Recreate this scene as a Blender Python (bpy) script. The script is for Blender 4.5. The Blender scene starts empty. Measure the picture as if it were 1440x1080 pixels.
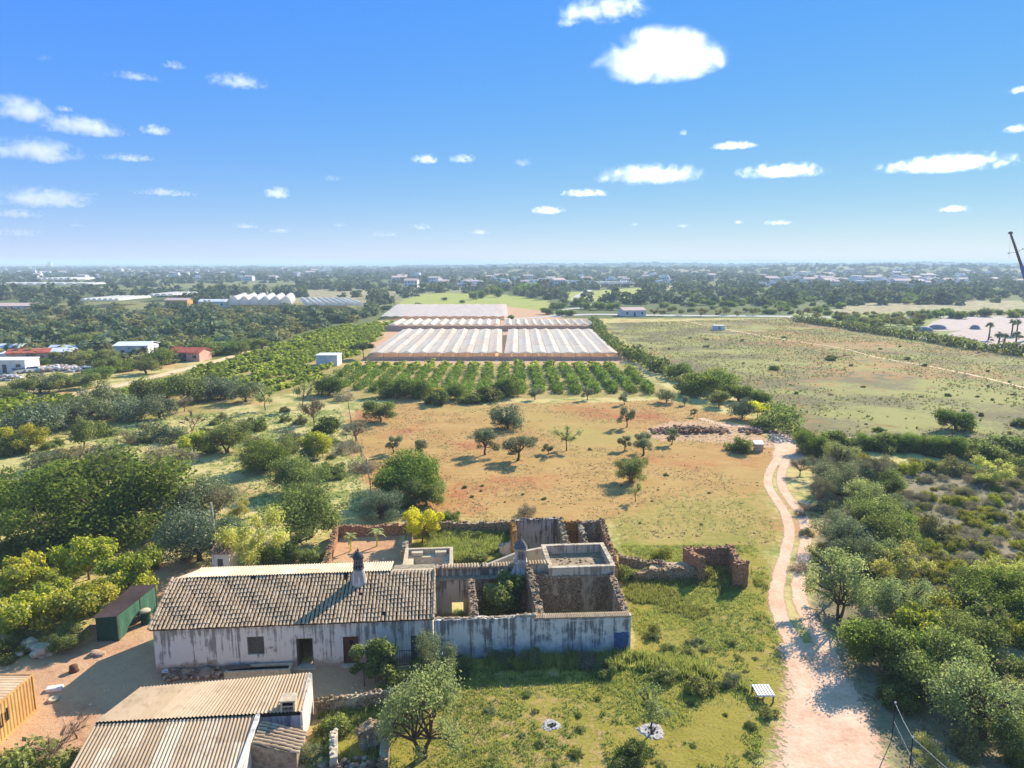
import bpy, math, random
import numpy as np
from mathutils import Vector, Matrix
R = math.radians
sc = bpy.context.scene
COL = sc.collection
rng = random.Random(11)
nr = np.random.default_rng(5)

# ------------------------------------------------------------------ survey of the place: bearings from the drone to ground points
CAM_H, FPX, PITCH = 27.0, 998.0, R(9.7)
def zfun(x, y):
    """terrain height: flat farmland, low wooded ridge far to the south"""
    x = np.asarray(x, float); y = np.asarray(y, float)
    s = np.clip((x / np.maximum(np.abs(y), 1) + 0.25) / 0.5, 0, 1); s = s * s * (3 - 2 * s)
    ridge = 19 * np.exp(-((y - 4300) / 750) ** 2) * (0.22 + 0.78 * s) * (1 + 0.18 * np.sin(x / 310.0) + 0.12 * np.sin(x / 127.0 + 1))
    rise = 13 * np.exp(-((y - 2100) / 420) ** 2) * s * (1 + 0.3 * np.sin(x / 190.0 + 2))
    return ridge + rise
def g(px, py, z=0.0):
    x = (px - 720) / FPX; v = (py - 540) / FPX
    dy = math.cos(PITCH) - v * math.sin(PITCH); dz = -(math.sin(PITCH) + v * math.cos(PITCH))
    t = (z - CAM_H) / dz
    return (x * t, dy * t)
def depth(x, y, z=0.0):
    return y * math.cos(PITCH) - (z - CAM_H) * math.sin(PITCH)
HA = R(4.6); HO = Vector((-23.7, 43.4, 0))     # house frame: u along the front wall, v towards the back
def hw(u, v, z=0.0):
    return Vector((HO.x + u * math.cos(HA) - v * math.sin(HA), HO.y + u * math.sin(HA) + v * math.cos(HA), z))

# ------------------------------------------------------------------ object helpers
ORG = {}
def tag(o, label=None, cat=None, group=None, kind=None):
    if label: o['label'] = label
    if cat: o['category'] = cat
    if group: o['group'] = group
    if kind: o['kind'] = kind
    return o
def thing(name, label, cat, at=(0, 0, 0), house=False, group=None, rot=0.0):
    """an Empty at the thing's base; parts are given in the same frame as 'at'"""
    o = bpy.data.objects.new(name, None); COL.objects.link(o)
    o.empty_display_size = 0.3
    a = Vector(at)
    if house:
        o.location = hw(a.x, a.y, a.z); o.rotation_euler.z = HA + rot
    else:
        o.location = a; o.rotation_euler.z = rot
    ORG[o.name] = a
    return tag(o, label, cat, group)

class MB:
    def __init__(s): s.v = []; s.f = []; s.t = []; s.m = []
    def quad(s, a, b, c, d, t=0.5, m=0):
        n = len(s.v); s.v += [a, b, c, d]; s.f.append((n, n + 1, n + 2, n + 3)); s.t.append(t); s.m.append(m)
    def tri(s, a, b, c, t=0.5, m=0):
        n = len(s.v); s.v += [a, b, c]; s.f.append((n, n + 1, n + 2)); s.t.append(t); s.m.append(m)
    def mesh(s, vs, fs, t=0.5, m=0):
        n = len(s.v); s.v += [tuple(p) for p in vs]
        for f in fs: s.f.append(tuple(i + n for i in f)); s.t.append(t); s.m.append(m)
    def box(s, x0, x1, y0, y1, z0, z1, t=0.5, m=0, mat=None):
        vs = [(x0, y0, z0), (x1, y0, z0), (x1, y1, z0), (x0, y1, z0), (x0, y0, z1), (x1, y0, z1), (x1, y1, z1), (x0, y1, z1)]
        if mat is not None: vs = [mat @ Vector(p) for p in vs]
        s.mesh(vs, [(0, 3, 2, 1), (4, 5, 6, 7), (0, 1, 5, 4), (1, 2, 6, 5), (2, 3, 7, 6), (3, 0, 4, 7)], t, m)
    def prism(s, poly, z0, z1, t=0.5, m=0):
        """poly: list of (x,y) counter-clockwise; z1 may be a list (one height per corner)"""
        n = len(poly); zt = z1 if isinstance(z1, (list, tuple)) else [z1] * n
        vs = [(p[0], p[1], z0) for p in poly] + [(p[0], p[1], z) for p, z in zip(poly, zt)]
        fs = [tuple(range(n - 1, -1, -1)), tuple(range(n, 2 * n))] + [(i, (i + 1) % n, n + (i + 1) % n, n + i) for i in range(n)]
        s.mesh(vs, fs, t, m)
    def tube(s, pts, rad, n=6, t=0.5, m=0, cap=True):
        pts = [Vector(p) for p in pts]; k = len(pts)
        if not isinstance(rad, (list, tuple)): rad = [rad] * k
        base = len(s.v); ref = None
        for i, p in enumerate(pts):
            d = (pts[min(i + 1, k - 1)] - pts[max(i - 1, 0)])
            d = d.normalized() if d.length > 1e-9 else Vector((0, 0, 1))
            if ref is None: ref = Vector((1, 0, 0)) if abs(d.x) < 0.8 else Vector((0, 1, 0))
            a = (ref - d * ref.dot(d)).normalized(); b = d.cross(a); ref = a
            for j in range(n):
                w = 2 * math.pi * j / n
                s.v.append(tuple(p + (a * math.cos(w) + b * math.sin(w)) * rad[i]))
        for i in range(k - 1):
            for j in range(n):
                q = (j + 1) % n
                s.f.append((base + i * n + j, base + i * n + q, base + (i + 1) * n + q, base + (i + 1) * n + j)); s.t.append(t); s.m.append(m)
        if cap:
            s.f.append(tuple(base + j for j in range(n - 1, -1, -1))); s.t.append(t); s.m.append(m)
            s.f.append(tuple(base + (k - 1) * n + j for j in range(n))); s.t.append(t); s.m.append(m)
    def lathe(s, prof, cx=0, cy=0, n=14, t=0.5, m=0):
        base = len(s.v); k = len(prof)
        for r, z in prof:
            for j in range(n):
                w = 2 * math.pi * j / n; s.v.append((cx + r * math.cos(w), cy + r * math.sin(w), z))
        for i in range(k - 1):
            for j in range(n):
                q = (j + 1) % n
                s.f.append((base + i * n + j, base + i * n + q, base + (i + 1) * n + q, base + (i + 1) * n + j)); s.t.append(t); s.m.append(m)
        s.f.append(tuple(base + j for j in range(n - 1, -1, -1))); s.t.append(t); s.m.append(m)
        s.f.append(tuple(base + (k - 1) * n + j for j in range(n))); s.t.append(t); s.m.append(m)
    def rock(s, c, r, rg, t=0.5, m=0, flat=0.7):
        """an irregular stone: a jittered cube-sphere of 26 points"""
        pts = []; idx = {}
        for i in (-1, 0, 1):
            for j in (-1, 0, 1):
                for k in (-1, 0, 1):
                    if i or j or k:
                        d = Vector((i, j, k)).normalized() * r * rg.uniform(0.78, 1.15)
                        idx[(i, j, k)] = len(pts); pts.append((c[0] + d.x, c[1] + d.y * 0.9, c[2] + d.z * flat))
        fs = []
        for ax in range(3):
            for sg in (-1, 1):
                for a in (-1, 0):
                    for b in (-1, 0):
                        q = []
                        for (da, db) in ((0, 0), (1, 0), (1, 1), (0, 1)):
                            p = [0, 0, 0]; p[ax] = sg; p[(ax + 1) % 3] = a + da; p[(ax + 2) % 3] = b + db; q.append(idx[tuple(p)])
                        fs.append(tuple(q) if sg > 0 else tuple(reversed(q)))
        s.mesh(pts, fs, t, m)
    def build(s, name, mats, parent=None, smooth=False, loc=None):
        if not isinstance(mats, (list, tuple)): mats = [mats]
        me = bpy.data.meshes.new(name)
        o3 = ORG.get(parent.name, Vector((0, 0, 0))) if parent else (Vector(loc) if loc is not None else Vector((0, 0, 0)))
        p = parent
        off = Vector(o3)
        me.from_pydata([(a[0] - off.x, a[1] - off.y, a[2] - off.z) for a in s.v], [], s.f)
        for m in mats: me.materials.append(m)
        at = me.attributes.new('tint', 'FLOAT', 'FACE'); at.data.foreach_set('value', np.array(s.t, dtype=np.float32))
        if len(mats) > 1: me.polygons.foreach_set('material_index', np.array(s.m, dtype=np.int32))
        if smooth: me.polygons.foreach_set('use_smooth', np.ones(len(s.f), dtype=bool))
        me.update()
        o = bpy.data.objects.new(name, me); COL.objects.link(o)
        if parent: o.parent = parent; ORG[o.name] = off
        elif loc is not None: o.location = loc
        return o

def np_mesh(name, V, F, tint, mat):
    """fast mesh of quads (m,4) or triangles (m,3)"""
    me = bpy.data.meshes.new(name); k = F.shape[1]; m = len(F)
    me.vertices.add(len(V)); me.vertices.foreach_set('co', V.astype(np.float32).ravel())
    me.loops.add(m * k); me.loops.foreach_set('vertex_index', F.astype(np.int32).ravel())
    me.polygons.add(m); me.polygons.foreach_set('loop_start', np.arange(0, m * k, k, dtype=np.int32))
    try: me.polygons.foreach_set('loop_total', np.full(m, k, dtype=np.int32))
    except Exception: pass
    me.update(calc_edges=True)
    at = me.attributes.new('tint', 'FLOAT', 'FACE'); at.data.foreach_set('value', tint.astype(np.float32))
    if mat: me.materials.append(mat)
    return me
def link(name, me, parent=None, loc=None):
    o = bpy.data.objects.new(name, me); COL.objects.link(o)
    if parent: o.parent = parent
    if loc is not None: o.location = loc
    return o
def copy_tree(o, parent=None):
    c = o.copy(); COL.objects.link(c); c.parent = parent
    for ch in list(o.children): copy_tree(ch, c)
    return c

# ------------------------------------------------------------------ numpy value noise
def _hash(ix, iy, seed):
    h = (ix * 374761393 + iy * 668265263 + seed * 974711) & 0x7fffffff
    h = ((h ^ (h >> 13)) * 1274126177) & 0x7fffffff
    return ((h ^ (h >> 16)) & 0xffff) / 65535.0
def vnoise(x, y, sc_, seed=0):
    x = x / sc_; y = y / sc_; ix = np.floor(x).astype(np.int64); iy = np.floor(y).astype(np.int64)
    fx = x - ix; fy = y - iy; fx = fx * fx * (3 - 2 * fx); fy = fy * fy * (3 - 2 * fy)
    return (_hash(ix, iy, seed) * (1 - fx) + _hash(ix + 1, iy, seed) * fx) * (1 - fy) + (_hash(ix, iy + 1, seed) * (1 - fx) + _hash(ix + 1, iy + 1, seed) * fx) * fy
def fbm(x, y, sc_, seed=0, o=4):
    a = 0; w = 1; t = 0
    for i in range(o):
        a = a + w * vnoise(x, y, sc_ / 2 ** i, seed + i * 17); t += w; w *= 0.5
    return a / t
def inpoly(x, y, poly):
    """signed distance to a polygon, positive inside"""
    x = np.asarray(x, float); y = np.asarray(y, float)
    ins = np.zeros(x.shape, bool); d = np.full(x.shape, 1e18); n = len(poly)
    for i in range(n):
        x0, y0 = poly[i]; x1, y1 = poly[(i + 1) % n]
        c = ((y0 > y) != (y1 > y)) & (x < (x1 - x0) * (y - y0) / (y1 - y0 + 1e-12) + x0)
        ins ^= c
        ex, ey = x1 - x0, y1 - y0; t = np.clip(((x - x0) * ex + (y - y0) * ey) / (ex * ex + ey * ey + 1e-12), 0, 1)
        d = np.minimum(d, (x - x0 - t * ex) ** 2 + (y - y0 - t * ey) ** 2)
    d = np.sqrt(d)
    return np.where(ins, d, -d)
def gp(*pts): return [g(*p) for p in pts]

# ------------------------------------------------------------------ materials
def lin(c): return tuple(((x / 255.0 + 0.055) / 1.055) ** 2.4 if x > 10 else x / 255.0 / 12.92 for x in c)
def C(r, g_, b, k=0.92): return tuple(min(0.85, x * k) for x in lin((r, g_, b))) + (1.0,)
class NT:
    def __init__(s, name, rough=0.9, spec=0.15):
        s.m = bpy.data.materials.new(name); s.m.use_nodes = True; s.t = s.m.node_tree; s.n = s.t.nodes
        s.b = s.n['Principled BSDF']; s.b.inputs['Roughness'].default_value = rough
        s.b.inputs['Specular IOR Level'].default_value = spec
        s.out = s.n['Material Output']
    def node(s, typ, **kw):
        nd = s.n.new(typ)
        for k, v in kw.items():
            if k.startswith('i_'):
                key = k[2:]; key = int(key) if key.isdigit() else key
                nd.inputs[key].default_value = v
            else: setattr(nd, k, v)
        return nd
    def l(s, a, b): s.t.links.new(a, b)
    def coord(s, scale=(1, 1, 1), kind='Object'):
        tc = s.node('ShaderNodeTexCoord'); mp = s.node('ShaderNodeMapping'); mp.inputs['Scale'].default_value = scale
        s.l(tc.outputs[kind], mp.inputs['Vector']); return mp.outputs['Vector']
    def noise(s, vec, scale, detail=4, rough=0.6, dist=0.0):
        nd = s.node('ShaderNodeTexNoise'); nd.inputs['Scale'].default_value = scale; nd.inputs['Detail'].default_value = detail
        nd.inputs['Roughness'].default_value = rough; nd.inputs['Distortion'].default_value = dist
        s.l(vec, nd.inputs['Vector']); return nd.outputs['Fac']
    def vor(s, vec, scale, feature='F1', out='Distance', rand=1.0):
        nd = s.node('ShaderNodeTexVoronoi', feature=feature); nd.inputs['Scale'].default_value = scale; nd.inputs['Randomness'].default_value = rand
        s.l(vec, nd.inputs['Vector']); return nd.outputs[out]
    def ramp(s, fac, stops):
        nd = s.node('ShaderNodeValToRGB'); cr = nd.color_ramp
        while len(cr.elements) < len(stops): cr.elements.new(0.5)
        for e, (p, c) in zip(cr.elements, stops): e.position = p; e.color = c if len(c) == 4 else tuple(c) + (1,)
        s.l(fac, nd.inputs['Fac']); return nd.outputs['Color']
    def step(s, fac, a, b):
        nd = s.node('ShaderNodeMapRange', interpolation_type='SMOOTHSTEP'); nd.inputs['From Min'].default_value = a; nd.inputs['From Max'].default_value = b
        s.l(fac, nd.inputs['Value']); return nd.outputs['Result']
    def math(s, op, a, b=None, c=None):
        nd = s.node('ShaderNodeMath', operation=op)
        for i, x in enumerate((a, b, c)):
            if x is None: continue
            if isinstance(x, (int, float)): nd.inputs[i].default_value = x
            else: s.l(x, nd.inputs[i])
        return nd.outputs[0]
    def mix(s, fac, a, b, blend='MIX'):
        nd = s.node('ShaderNodeMix', data_type='RGBA', blend_type=blend)
        for sock, x in ((nd.inputs[0], fac), (nd.inputs[6], a), (nd.inputs[7], b)):
            if isinstance(x, (int, float)): sock.default_value = x
            elif isinstance(x, tuple): sock.default_value = x if len(x) == 4 else x + (1,)
            else: s.l(x, sock)
        return nd.outputs[2]
    def attr(s, name, out='Fac', typ='GEOMETRY'):
        nd = s.node('ShaderNodeAttribute', attribute_name=name, attribute_type=typ); return nd.outputs[out]
    def bump(s, h, strength=0.4, dist=0.05):
        nd = s.node('ShaderNodeBump'); nd.inputs['Strength'].default_value = strength; nd.inputs['Distance'].default_value = dist
        s.l(h, nd.inputs['Height']); s.l(nd.outputs['Normal'], s.b.inputs['Normal'])
    def base(s, c):
        if isinstance(c, tuple): s.b.inputs['Base Color'].default_value = c
        else: s.l(c, s.b.inputs['Base Color'])
        return s.m

def mat_leaf(name, c0, c1, c2, trans=0.46, gloss=0.0):
    n = NT(name); t = n.attr('tint'); oi = n.node('ShaderNodeObjectInfo')
    col = n.ramp(t, [(0.0, c0), (0.5, c1), (1.0, c2)])
    hs = n.node('ShaderNodeHueSaturation')
    n.l(col, hs.inputs['Color'])
    n.l(n.math('MULTIPLY_ADD', oi.outputs['Random'], 0.03, 0.485), hs.inputs['Hue'])
    rv = n.math('FRACT', n.math('MULTIPLY', oi.outputs['Random'], 7.31))
    n.l(n.math('MULTIPLY_ADD', rv, 0.34, 0.84), hs.inputs['Value'])
    d = n.node('ShaderNodeBsdfDiffuse'); tr = n.node('ShaderNodeBsdfTranslucent'); gl = n.node('ShaderNodeBsdfGlossy'); gl.inputs['Roughness'].default_value = 0.45
    n.l(hs.outputs['Color'], d.inputs['Color'])
    yl = n.mix(0.5, hs.outputs['Color'], (0.95, 1.0, 0.45, 1), 'MULTIPLY'); n.l(n.mix(1.0, yl, (1.7, 1.7, 1.9, 1), 'MULTIPLY'), tr.inputs['Color'])
    a = n.node('ShaderNodeMixShader'); a.inputs[0].default_value = trans; n.l(d.outputs[0], a.inputs[1]); n.l(tr.outputs[0], a.inputs[2])
    b = n.node('ShaderNodeMixShader'); b.inputs[0].default_value = gloss * 0.25; n.l(a.outputs[0], b.inputs[1]); n.l(gl.outputs[0], b.inputs[2])
    n.l(b.outputs[0], n.out.inputs['Surface'])
    return n.m
def mat_bark(name, a, b):
    n = NT(name, 0.95, 0.1); v = n.coord((1, 1, 0.3)); f = n.noise(v, 9, 4)
    n.bump(f, 0.6, 0.05); return n.base(n.ramp(f, [(0.3, a), (0.7, b)]))
def mat_plain(name, a, b=None, scale=3.0, rough=0.85, spec=0.2, bump=0.2, metal=0.0, sc3=(1, 1, 1)):
    n = NT(name, rough, spec); b = b or tuple(x * 0.75 for x in a[:3]) + (1,)
    f = n.noise(n.coord(sc3), scale, 6, 0.65); n.b.inputs['Metallic'].default_value = metal
    if bump: n.bump(f, bump, 0.03)
    return n.base(n.ramp(f, [(0.32, b), (0.68, a)]))
def mat_tint(name, cols, rough=0.85, spec=0.2, nscale=14, dark=0.55):
    """colour chosen per face (each tile or stone its own), weathered with lichen and grime"""
    n = NT(name, rough, spec); t = n.attr('tint'); k = len(cols) - 1
    col = n.ramp(t, [(i / k, c) for i, c in enumerate(cols)])
    f = n.noise(n.coord(), nscale, 5, 0.7); col = n.mix(n.step(f, 0.50, 0.74), col, tuple(x * dark for x in cols[0][:3]) + (1,))
    big = n.noise(n.coord(), 0.55, 5, 0.65); col = n.mix(n.math('MULTIPLY', n.step(big, 0.5, 0.68), 0.35), col, tuple(x * 0.6 for x in cols[0][:3]) + (1,)); n.bump(f, 0.4, 0.02); return n.base(col)
def mat_wall(name, white, stain, dirt, blue=None, amount=0.5, ztop=3.2, dirt_h=0.7, plaster=None):
    """old whitewash: rain streaks running down from the eaves, splashed earth at the foot, flaked patches"""
    n = NT(name, 0.92, 0.1)
    tc = n.node('ShaderNodeTexCoord'); sx = n.node('ShaderNodeSeparateXYZ'); n.l(tc.outputs['Object'], sx.inputs[0])
    str_ = n.noise(n.coord((1.0, 1.0, 0.08)), 3.4, 5, 0.66); str2 = n.noise(n.coord((1.0, 1.0, 0.04)), 9.0, 4, 0.65)
    big = n.noise(n.coord(), 0.9, 5, 0.6); fine = n.noise(n.coord(), 12, 5, 0.7)
    z = n.math('DIVIDE', sx.outputs['Z'], ztop)
    s1 = n.math('ADD', n.math('MULTIPLY', str_, 0.65), n.math('MULTIPLY', str2, 0.35))
    s1 = n.math('ADD', s1, n.math('MULTIPLY', n.math('SUBTRACT', big, 0.5), 0.45))
    s1 = n.math('ADD', s1, n.math('MULTIPLY', n.math('SUBTRACT', z, 0.6), 0.12))
    sf = n.step(s1, 0.58 - 0.16 * amount, 0.68 - 0.13 * amount)
    col = n.mix(n.math('MULTIPLY', fine, 0.35), white, tuple(x * 0.72 for x in white[:3]) + (1,))
    if blue is not None:
        bf = n.step(n.math('ADD', n.math('MULTIPLY', n.math('SUBTRACT', 1.0, z), 0.8), n.math('MULTIPLY', n.math('SUBTRACT', big, 0.5), 1.3)), 0.25, 0.75)
        col = n.mix(bf, col, blue)
    if plaster is not None:
        pf = n.step(n.noise(n.coord(), 1.1, 7, 0.72), 0.60, 0.635); col = n.mix(n.math('MULTIPLY', pf, 0.8), col, plaster)
    col = n.mix(n.math('MULTIPLY', sf, 0.62 + 0.3 * amount), col, stain)
    df = n.step(n.math('ADD', n.math('SUBTRACT', dirt_h / ztop, z), n.math('MULTIPLY', n.math('SUBTRACT', big, 0.5), 0.45)), -0.04, 0.10)
    col = n.mix(n.math('MULTIPLY', df, 0.75), col, dirt)
    n.bump(n.math('ADD', fine, n.math('MULTIPLY', big, 1.5)), 0.35, 0.03)
    return n.base(col)
def mat_rubble(name, a, b, mortar, plaster=None, pl=0.55, scale=4.6):
    n = NT(name, 0.95, 0.1); v = n.coord((1, 1, 1.35)); w = n.noise(n.coord(), 3, 3)
    wv = n.node('ShaderNodeVectorMath', operation='ADD'); n.l(v, wv.inputs[0])
    ws = n.node('ShaderNodeVectorMath', operation='SCALE'); n.l(n.node('ShaderNodeTexNoise', i_Scale=2.2).outputs['Color'], ws.inputs[0]); ws.inputs['Scale'].default_value = 0.25; n.l(ws.outputs[0], wv.inputs[1])
    e = n.vor(wv.outputs[0], scale, 'DISTANCE_TO_EDGE'); cell = n.vor(wv.outputs[0], scale, 'F1', 'Color')
    sep = n.node('ShaderNodeSeparateColor'); n.l(cell, sep.inputs[0])
    col = n.mix(sep.outputs[0], a, b); f = n.noise(n.coord(), 9, 5, 0.7)
    col = n.mix(n.math('MULTIPLY', f, 0.4), col, tuple(x * 0.55 for x in a[:3]) + (1,))
    col = n.mix(n.step(e, 0.10, 0.02), col, mortar)
    if plaster is not None:
        pf = n.step(n.noise(n.coord((1, 1, 0.6)), 0.8, 6, 0.65), pl - 0.04, pl + 0.05); col = n.mix(pf, col, plaster)
        st = n.noise(n.coord((1.0, 1.0, 0.12)), 3.2, 5, 0.6); col = n.mix(n.math('MULTIPLY', n.step(st, 0.5, 0.64), 0.6), col, tuple(x * 0.35 for x in a[:3]) + (1,))
    n.bump(n.math('ADD', n.math('MULTIPLY', n.math('MINIMUM', e, 0.2), 3.0), f), 0.8, 0.06)
    return n.base(col)
HAZE_DENSITY = 0.00026
# ------------------------------------------------------------------ camera, sun, sky
SUN_AZ, SUN_EL = R(39), R(31)
cam = bpy.data.objects.new('camera', bpy.data.cameras.new('camera')); COL.objects.link(cam)
cam.location = (0, 0, CAM_H); cam.rotation_euler = (R(90) - PITCH, 0, 0)
cam.data.sensor_width = 36; cam.data.lens = 36 * FPX / 1440; cam.data.clip_start = 0.5; cam.data.clip_end = 120000
sc.camera = cam
sun = bpy.data.objects.new('sun', bpy.data.lights.new('sun', 'SUN')); COL.objects.link(sun)
S = Vector((math.sin(SUN_AZ) * math.cos(SUN_EL), math.cos(SUN_AZ) * math.cos(SUN_EL), math.sin(SUN_EL)))
sun.rotation_euler = S.to_track_quat('Z', 'Y').to_euler(); sun.data.energy = 4.4; sun.data.angle = R(0.53); sun.data.color = (1.0, 0.92, 0.79)
w = bpy.data.worlds.new('World'); sc.world = w; w.use_nodes = True
wt = w.node_tree; bg = wt.nodes['Background']
sky = wt.nodes.new('ShaderNodeTexSky'); sky.sky_type = 'NISHITA'; sky.sun_disc = False
sky.sun_elevation = SUN_EL; sky.sun_rotation = SUN_AZ; sky.altitude = 0; sky.air_density = 0.6; sky.dust_density = 0.0; sky.ozone_density = 6.0
hs = wt.nodes.new('ShaderNodeHueSaturation'); hs.inputs['Saturation'].default_value = 1.2
wt.links.new(sky.outputs[0], hs.inputs['Color'])
# the photograph's tone curve on the clear sky, channel by channel
EXPO = 1.08; sp = wt.nodes.new('ShaderNodeSeparateColor'); cb = wt.nodes.new('ShaderNodeCombineColor'); wt.links.new(hs.outputs[0], sp.inputs[0])
def wmath(op, a_, b_):
    nd = wt.nodes.new('ShaderNodeMath'); nd.operation = op
    for i_, x_ in enumerate((a_, b_)):
        if isinstance(x_, (int, float)): nd.inputs[i_].default_value = x_
        else: wt.links.new(x_, nd.inputs[i_])
    return nd.outputs[0]
# added fill light: sky overhead, out of view, lifted and warmed for shaded walls
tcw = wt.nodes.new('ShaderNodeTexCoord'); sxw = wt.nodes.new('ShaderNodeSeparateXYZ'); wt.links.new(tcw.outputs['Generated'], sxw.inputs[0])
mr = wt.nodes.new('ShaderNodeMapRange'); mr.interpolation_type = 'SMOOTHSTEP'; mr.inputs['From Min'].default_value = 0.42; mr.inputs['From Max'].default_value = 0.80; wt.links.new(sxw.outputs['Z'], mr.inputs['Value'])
ZENITH_FILL = [wmath('ADD', wmath('MULTIPLY', mr.outputs['Result'], k_), 1.0) for k_ in (3.0, 1.2, -0.12)]
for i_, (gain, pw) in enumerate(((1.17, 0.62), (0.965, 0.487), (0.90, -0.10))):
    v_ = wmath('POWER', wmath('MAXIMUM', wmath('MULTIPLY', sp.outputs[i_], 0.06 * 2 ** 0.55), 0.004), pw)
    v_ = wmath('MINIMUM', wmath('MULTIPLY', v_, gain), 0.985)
    wt.links.new(wmath('MULTIPLY', wmath('MULTIPLY', v_, ZENITH_FILL[i_]), 1 / (2 ** EXPO) / 0.1), cb.inputs[i_])
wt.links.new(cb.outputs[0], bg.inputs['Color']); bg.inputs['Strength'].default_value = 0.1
vs = sc.view_settings; vs.view_transform = 'Standard'; vs.look = 'None'; vs.exposure = EXPO; vs.gamma = 1.0; vs.use_curve_mapping = False
cy = sc.cycles
cy.use_denoising = True; cy.max_bounces = 14; cy.diffuse_bounces = 3; cy.glossy_bounces = 2; cy.transmission_bounces = 3; cy.transparent_max_bounces = 12; cy.volume_bounces = 12
try: cy.denoising_prefilter = 'ACCURATE'
except Exception: pass

# ------------------------------------------------------------------ ground
def axis(lo_dense, hi_dense, st, hi, gr):
    a = list(np.arange(lo_dense, hi_dense, st)); s = st
    while a[-1] < hi: s = max(st, s * gr); a.append(a[-1] + s)
    return a
ys = [-150, -110, -80, -55, -35, -20, -8, 2, 10, 17, 22, 26, 29] + axis(31, 112, 0.42, 7600, 1.0145)
xp = axis(0, 52, 0.45, 9000, 1.02); xs = [-a for a in xp[:0:-1]] + xp
GX, GY = np.meshgrid(np.array(xs), np.array(ys)); gx = GX.ravel(); gy = GY.ravel()
gz = zfun(gx, gy)
POLY = dict(
    field=gp((505, 650), (495, 575), (560, 562), (700, 568), (940, 562), (985, 574), (1062, 592), (1098, 622), (1085, 650), (1076, 690), (1095, 725), (1095, 762), (1060, 772), (880, 768), (860, 735), (720, 735), (620, 738), (560, 730), (520, 705)),
    lawn=gp((440, 1200), (425, 1040), (470, 1000), (575, 935), (600, 905), (885, 905), (880, 800), (870, 765), (1060, 765), (1092, 790), (1082, 850), (1110, 915), (1120, 960), (1075, 1080), (1040, 1200)),
    yard=gp((-120, 1200), (-60, 930), (60, 925), (130, 880), (205, 800), (270, 780), (250, 860), (215, 900), (330, 960), (480, 920), (590, 905), (575, 945), (470, 1000), (430, 1060), (420, 1200)),
    scrub=gp((1150, 650), (1440, 660), (1700, 700), (1900, 1080), (1260, 1080), (1190, 960), (1150, 850), (1150, 730)),
    meadow=gp((835, 455), (1115, 447), (1440, 499), (1800, 555), (1900, 640), (1440, 640), (1330, 628), (1130, 608), (1075, 575), (940, 520)),
    orch=gp((430, 520), (470, 511), (876, 508), (948, 556), (560, 563), (430, 562)),
    orch2=gp((-300, 560), (110, 556), (300, 512), (460, 462), (560, 452), (520, 505), (440, 545), (300, 580), (0, 604), (-300, 640)),
    soil=gp((500, 513), (556, 449), (834, 449), (884, 513)),
    far=gp((-3000, 512), (-400, 512), (300, 506), (540, 449), (1115, 447), (1440, 497), (3000, 560), (3000, 371.8), (-3000, 371.8)),
    yardc=gp((466, 790), (472, 745), (570, 742), (566, 795)),
    court=gp((570, 795), (600, 740), (720, 740), (725, 790)),
    bank2=gp((562, 449), (558, 430), (700, 429), (770, 438), (800, 445), (780, 451)), blend=gp((850, 730), (960, 700), (1095, 690), (1098, 775), (868, 776)),
    bank=gp((905, 612), (930, 592), (1010, 590), (1050, 608), (1090, 618), (1080, 632), (1000, 618), (930, 622)),
    green1=gp((570, 444), (780, 440), (770, 423), (700, 413), (600, 412), (560, 424)), green2=gp((790, 412), (905, 404), (905, 424), (800, 424)),
    verge=gp((1115, 447), (1440, 497), (1800, 545), (1800, 470), (1300, 440), (1120, 440)))
FEA = dict(bank2=4, blend=7, field=4.0, lawn=3.0, yard=1.2, scrub=2.0, meadow=4, orch=2, orch2=2.5, soil=2, far=12, yardc=1.0, court=0.8, bank=1.5, green1=5, green2=6, verge=5)
wx = gx + (fbm(gx, gy, 6, 3) - 0.5) * 4 * np.clip(gy / 80, 0.3, 3); wy = gy + (fbm(gx, gy, 6, 9) - 0.5) * 4 * np.clip(gy / 80, 0.3, 3)
MASK = {}
for k, p in POLY.items():
    MASK[k] = np.clip(0.5 + inpoly(wx, wy, p) / (2 * FEA[k]), 0, 1)
MASK['orch'] = np.maximum(MASK['orch'], MASK.pop('orch2')); MASK['lawn'] = np.maximum(MASK['lawn'], MASK.pop('court')); MASK['yard'] = np.maximum(MASK['yard'], MASK.pop('yardc'))
MASK['bank'] = np.maximum(MASK['bank'], MASK.pop('bank2')); MASK['crop'] = np.maximum(MASK.pop('green1'), MASK.pop('green2'))
V = np.stack([gx, gy, gz], 1); nxn, nyn = len(xs), len(ys)
I = (np.arange(nyn - 1)[:, None] * nxn + np.arange(nxn - 1)[None, :]).ravel()
F = np.stack([I, I + 1, I + 1 + nxn, I + nxn], 1)
gme = np_mesh('ground', V, F, np.full(len(F), 0.5), None)
gme.polygons.foreach_set('use_smooth', np.ones(len(F), bool))
for k, m in MASK.items():
    a = gme.attributes.new('m_' + k, 'FLOAT', 'POINT'); a.data.foreach_set('value', m.astype(np.float32))
n = NT('ground_soil_and_grass', 0.97, 0.05)
P = n.coord(); f1 = n.noise(P, 0.045, 5, 0.6); f2 = n.noise(P, 0.22, 5, 0.62, 0.4); f3 = n.noise(P, 1.3, 5, 0.7); f4 = n.noise(P, 6.0, 4, 0.75); f5 = n.noise(P, 0.013, 4, 0.6)
stretch = n.noise(n.coord((0.25, 1.6, 1)), 1.1, 5, 0.7)
def M(name, k=0.55):
    a = n.attr('m_' + name); nz = n.math('ADD', n.math('MULTIPLY', f3, 0.5), n.math('MULTIPLY', f4, 0.5))
    return n.step(n.math('ADD', a, n.math('MULTIPLY', n.math('SUBTRACT', nz, 0.5), k * 2)), 0.38, 0.62)
def blend(nz, *cols): return n.ramp(nz, [(0.30 + 0.40 * i / (len(cols) - 1), c) for i, c in enumerate(cols)])
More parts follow.
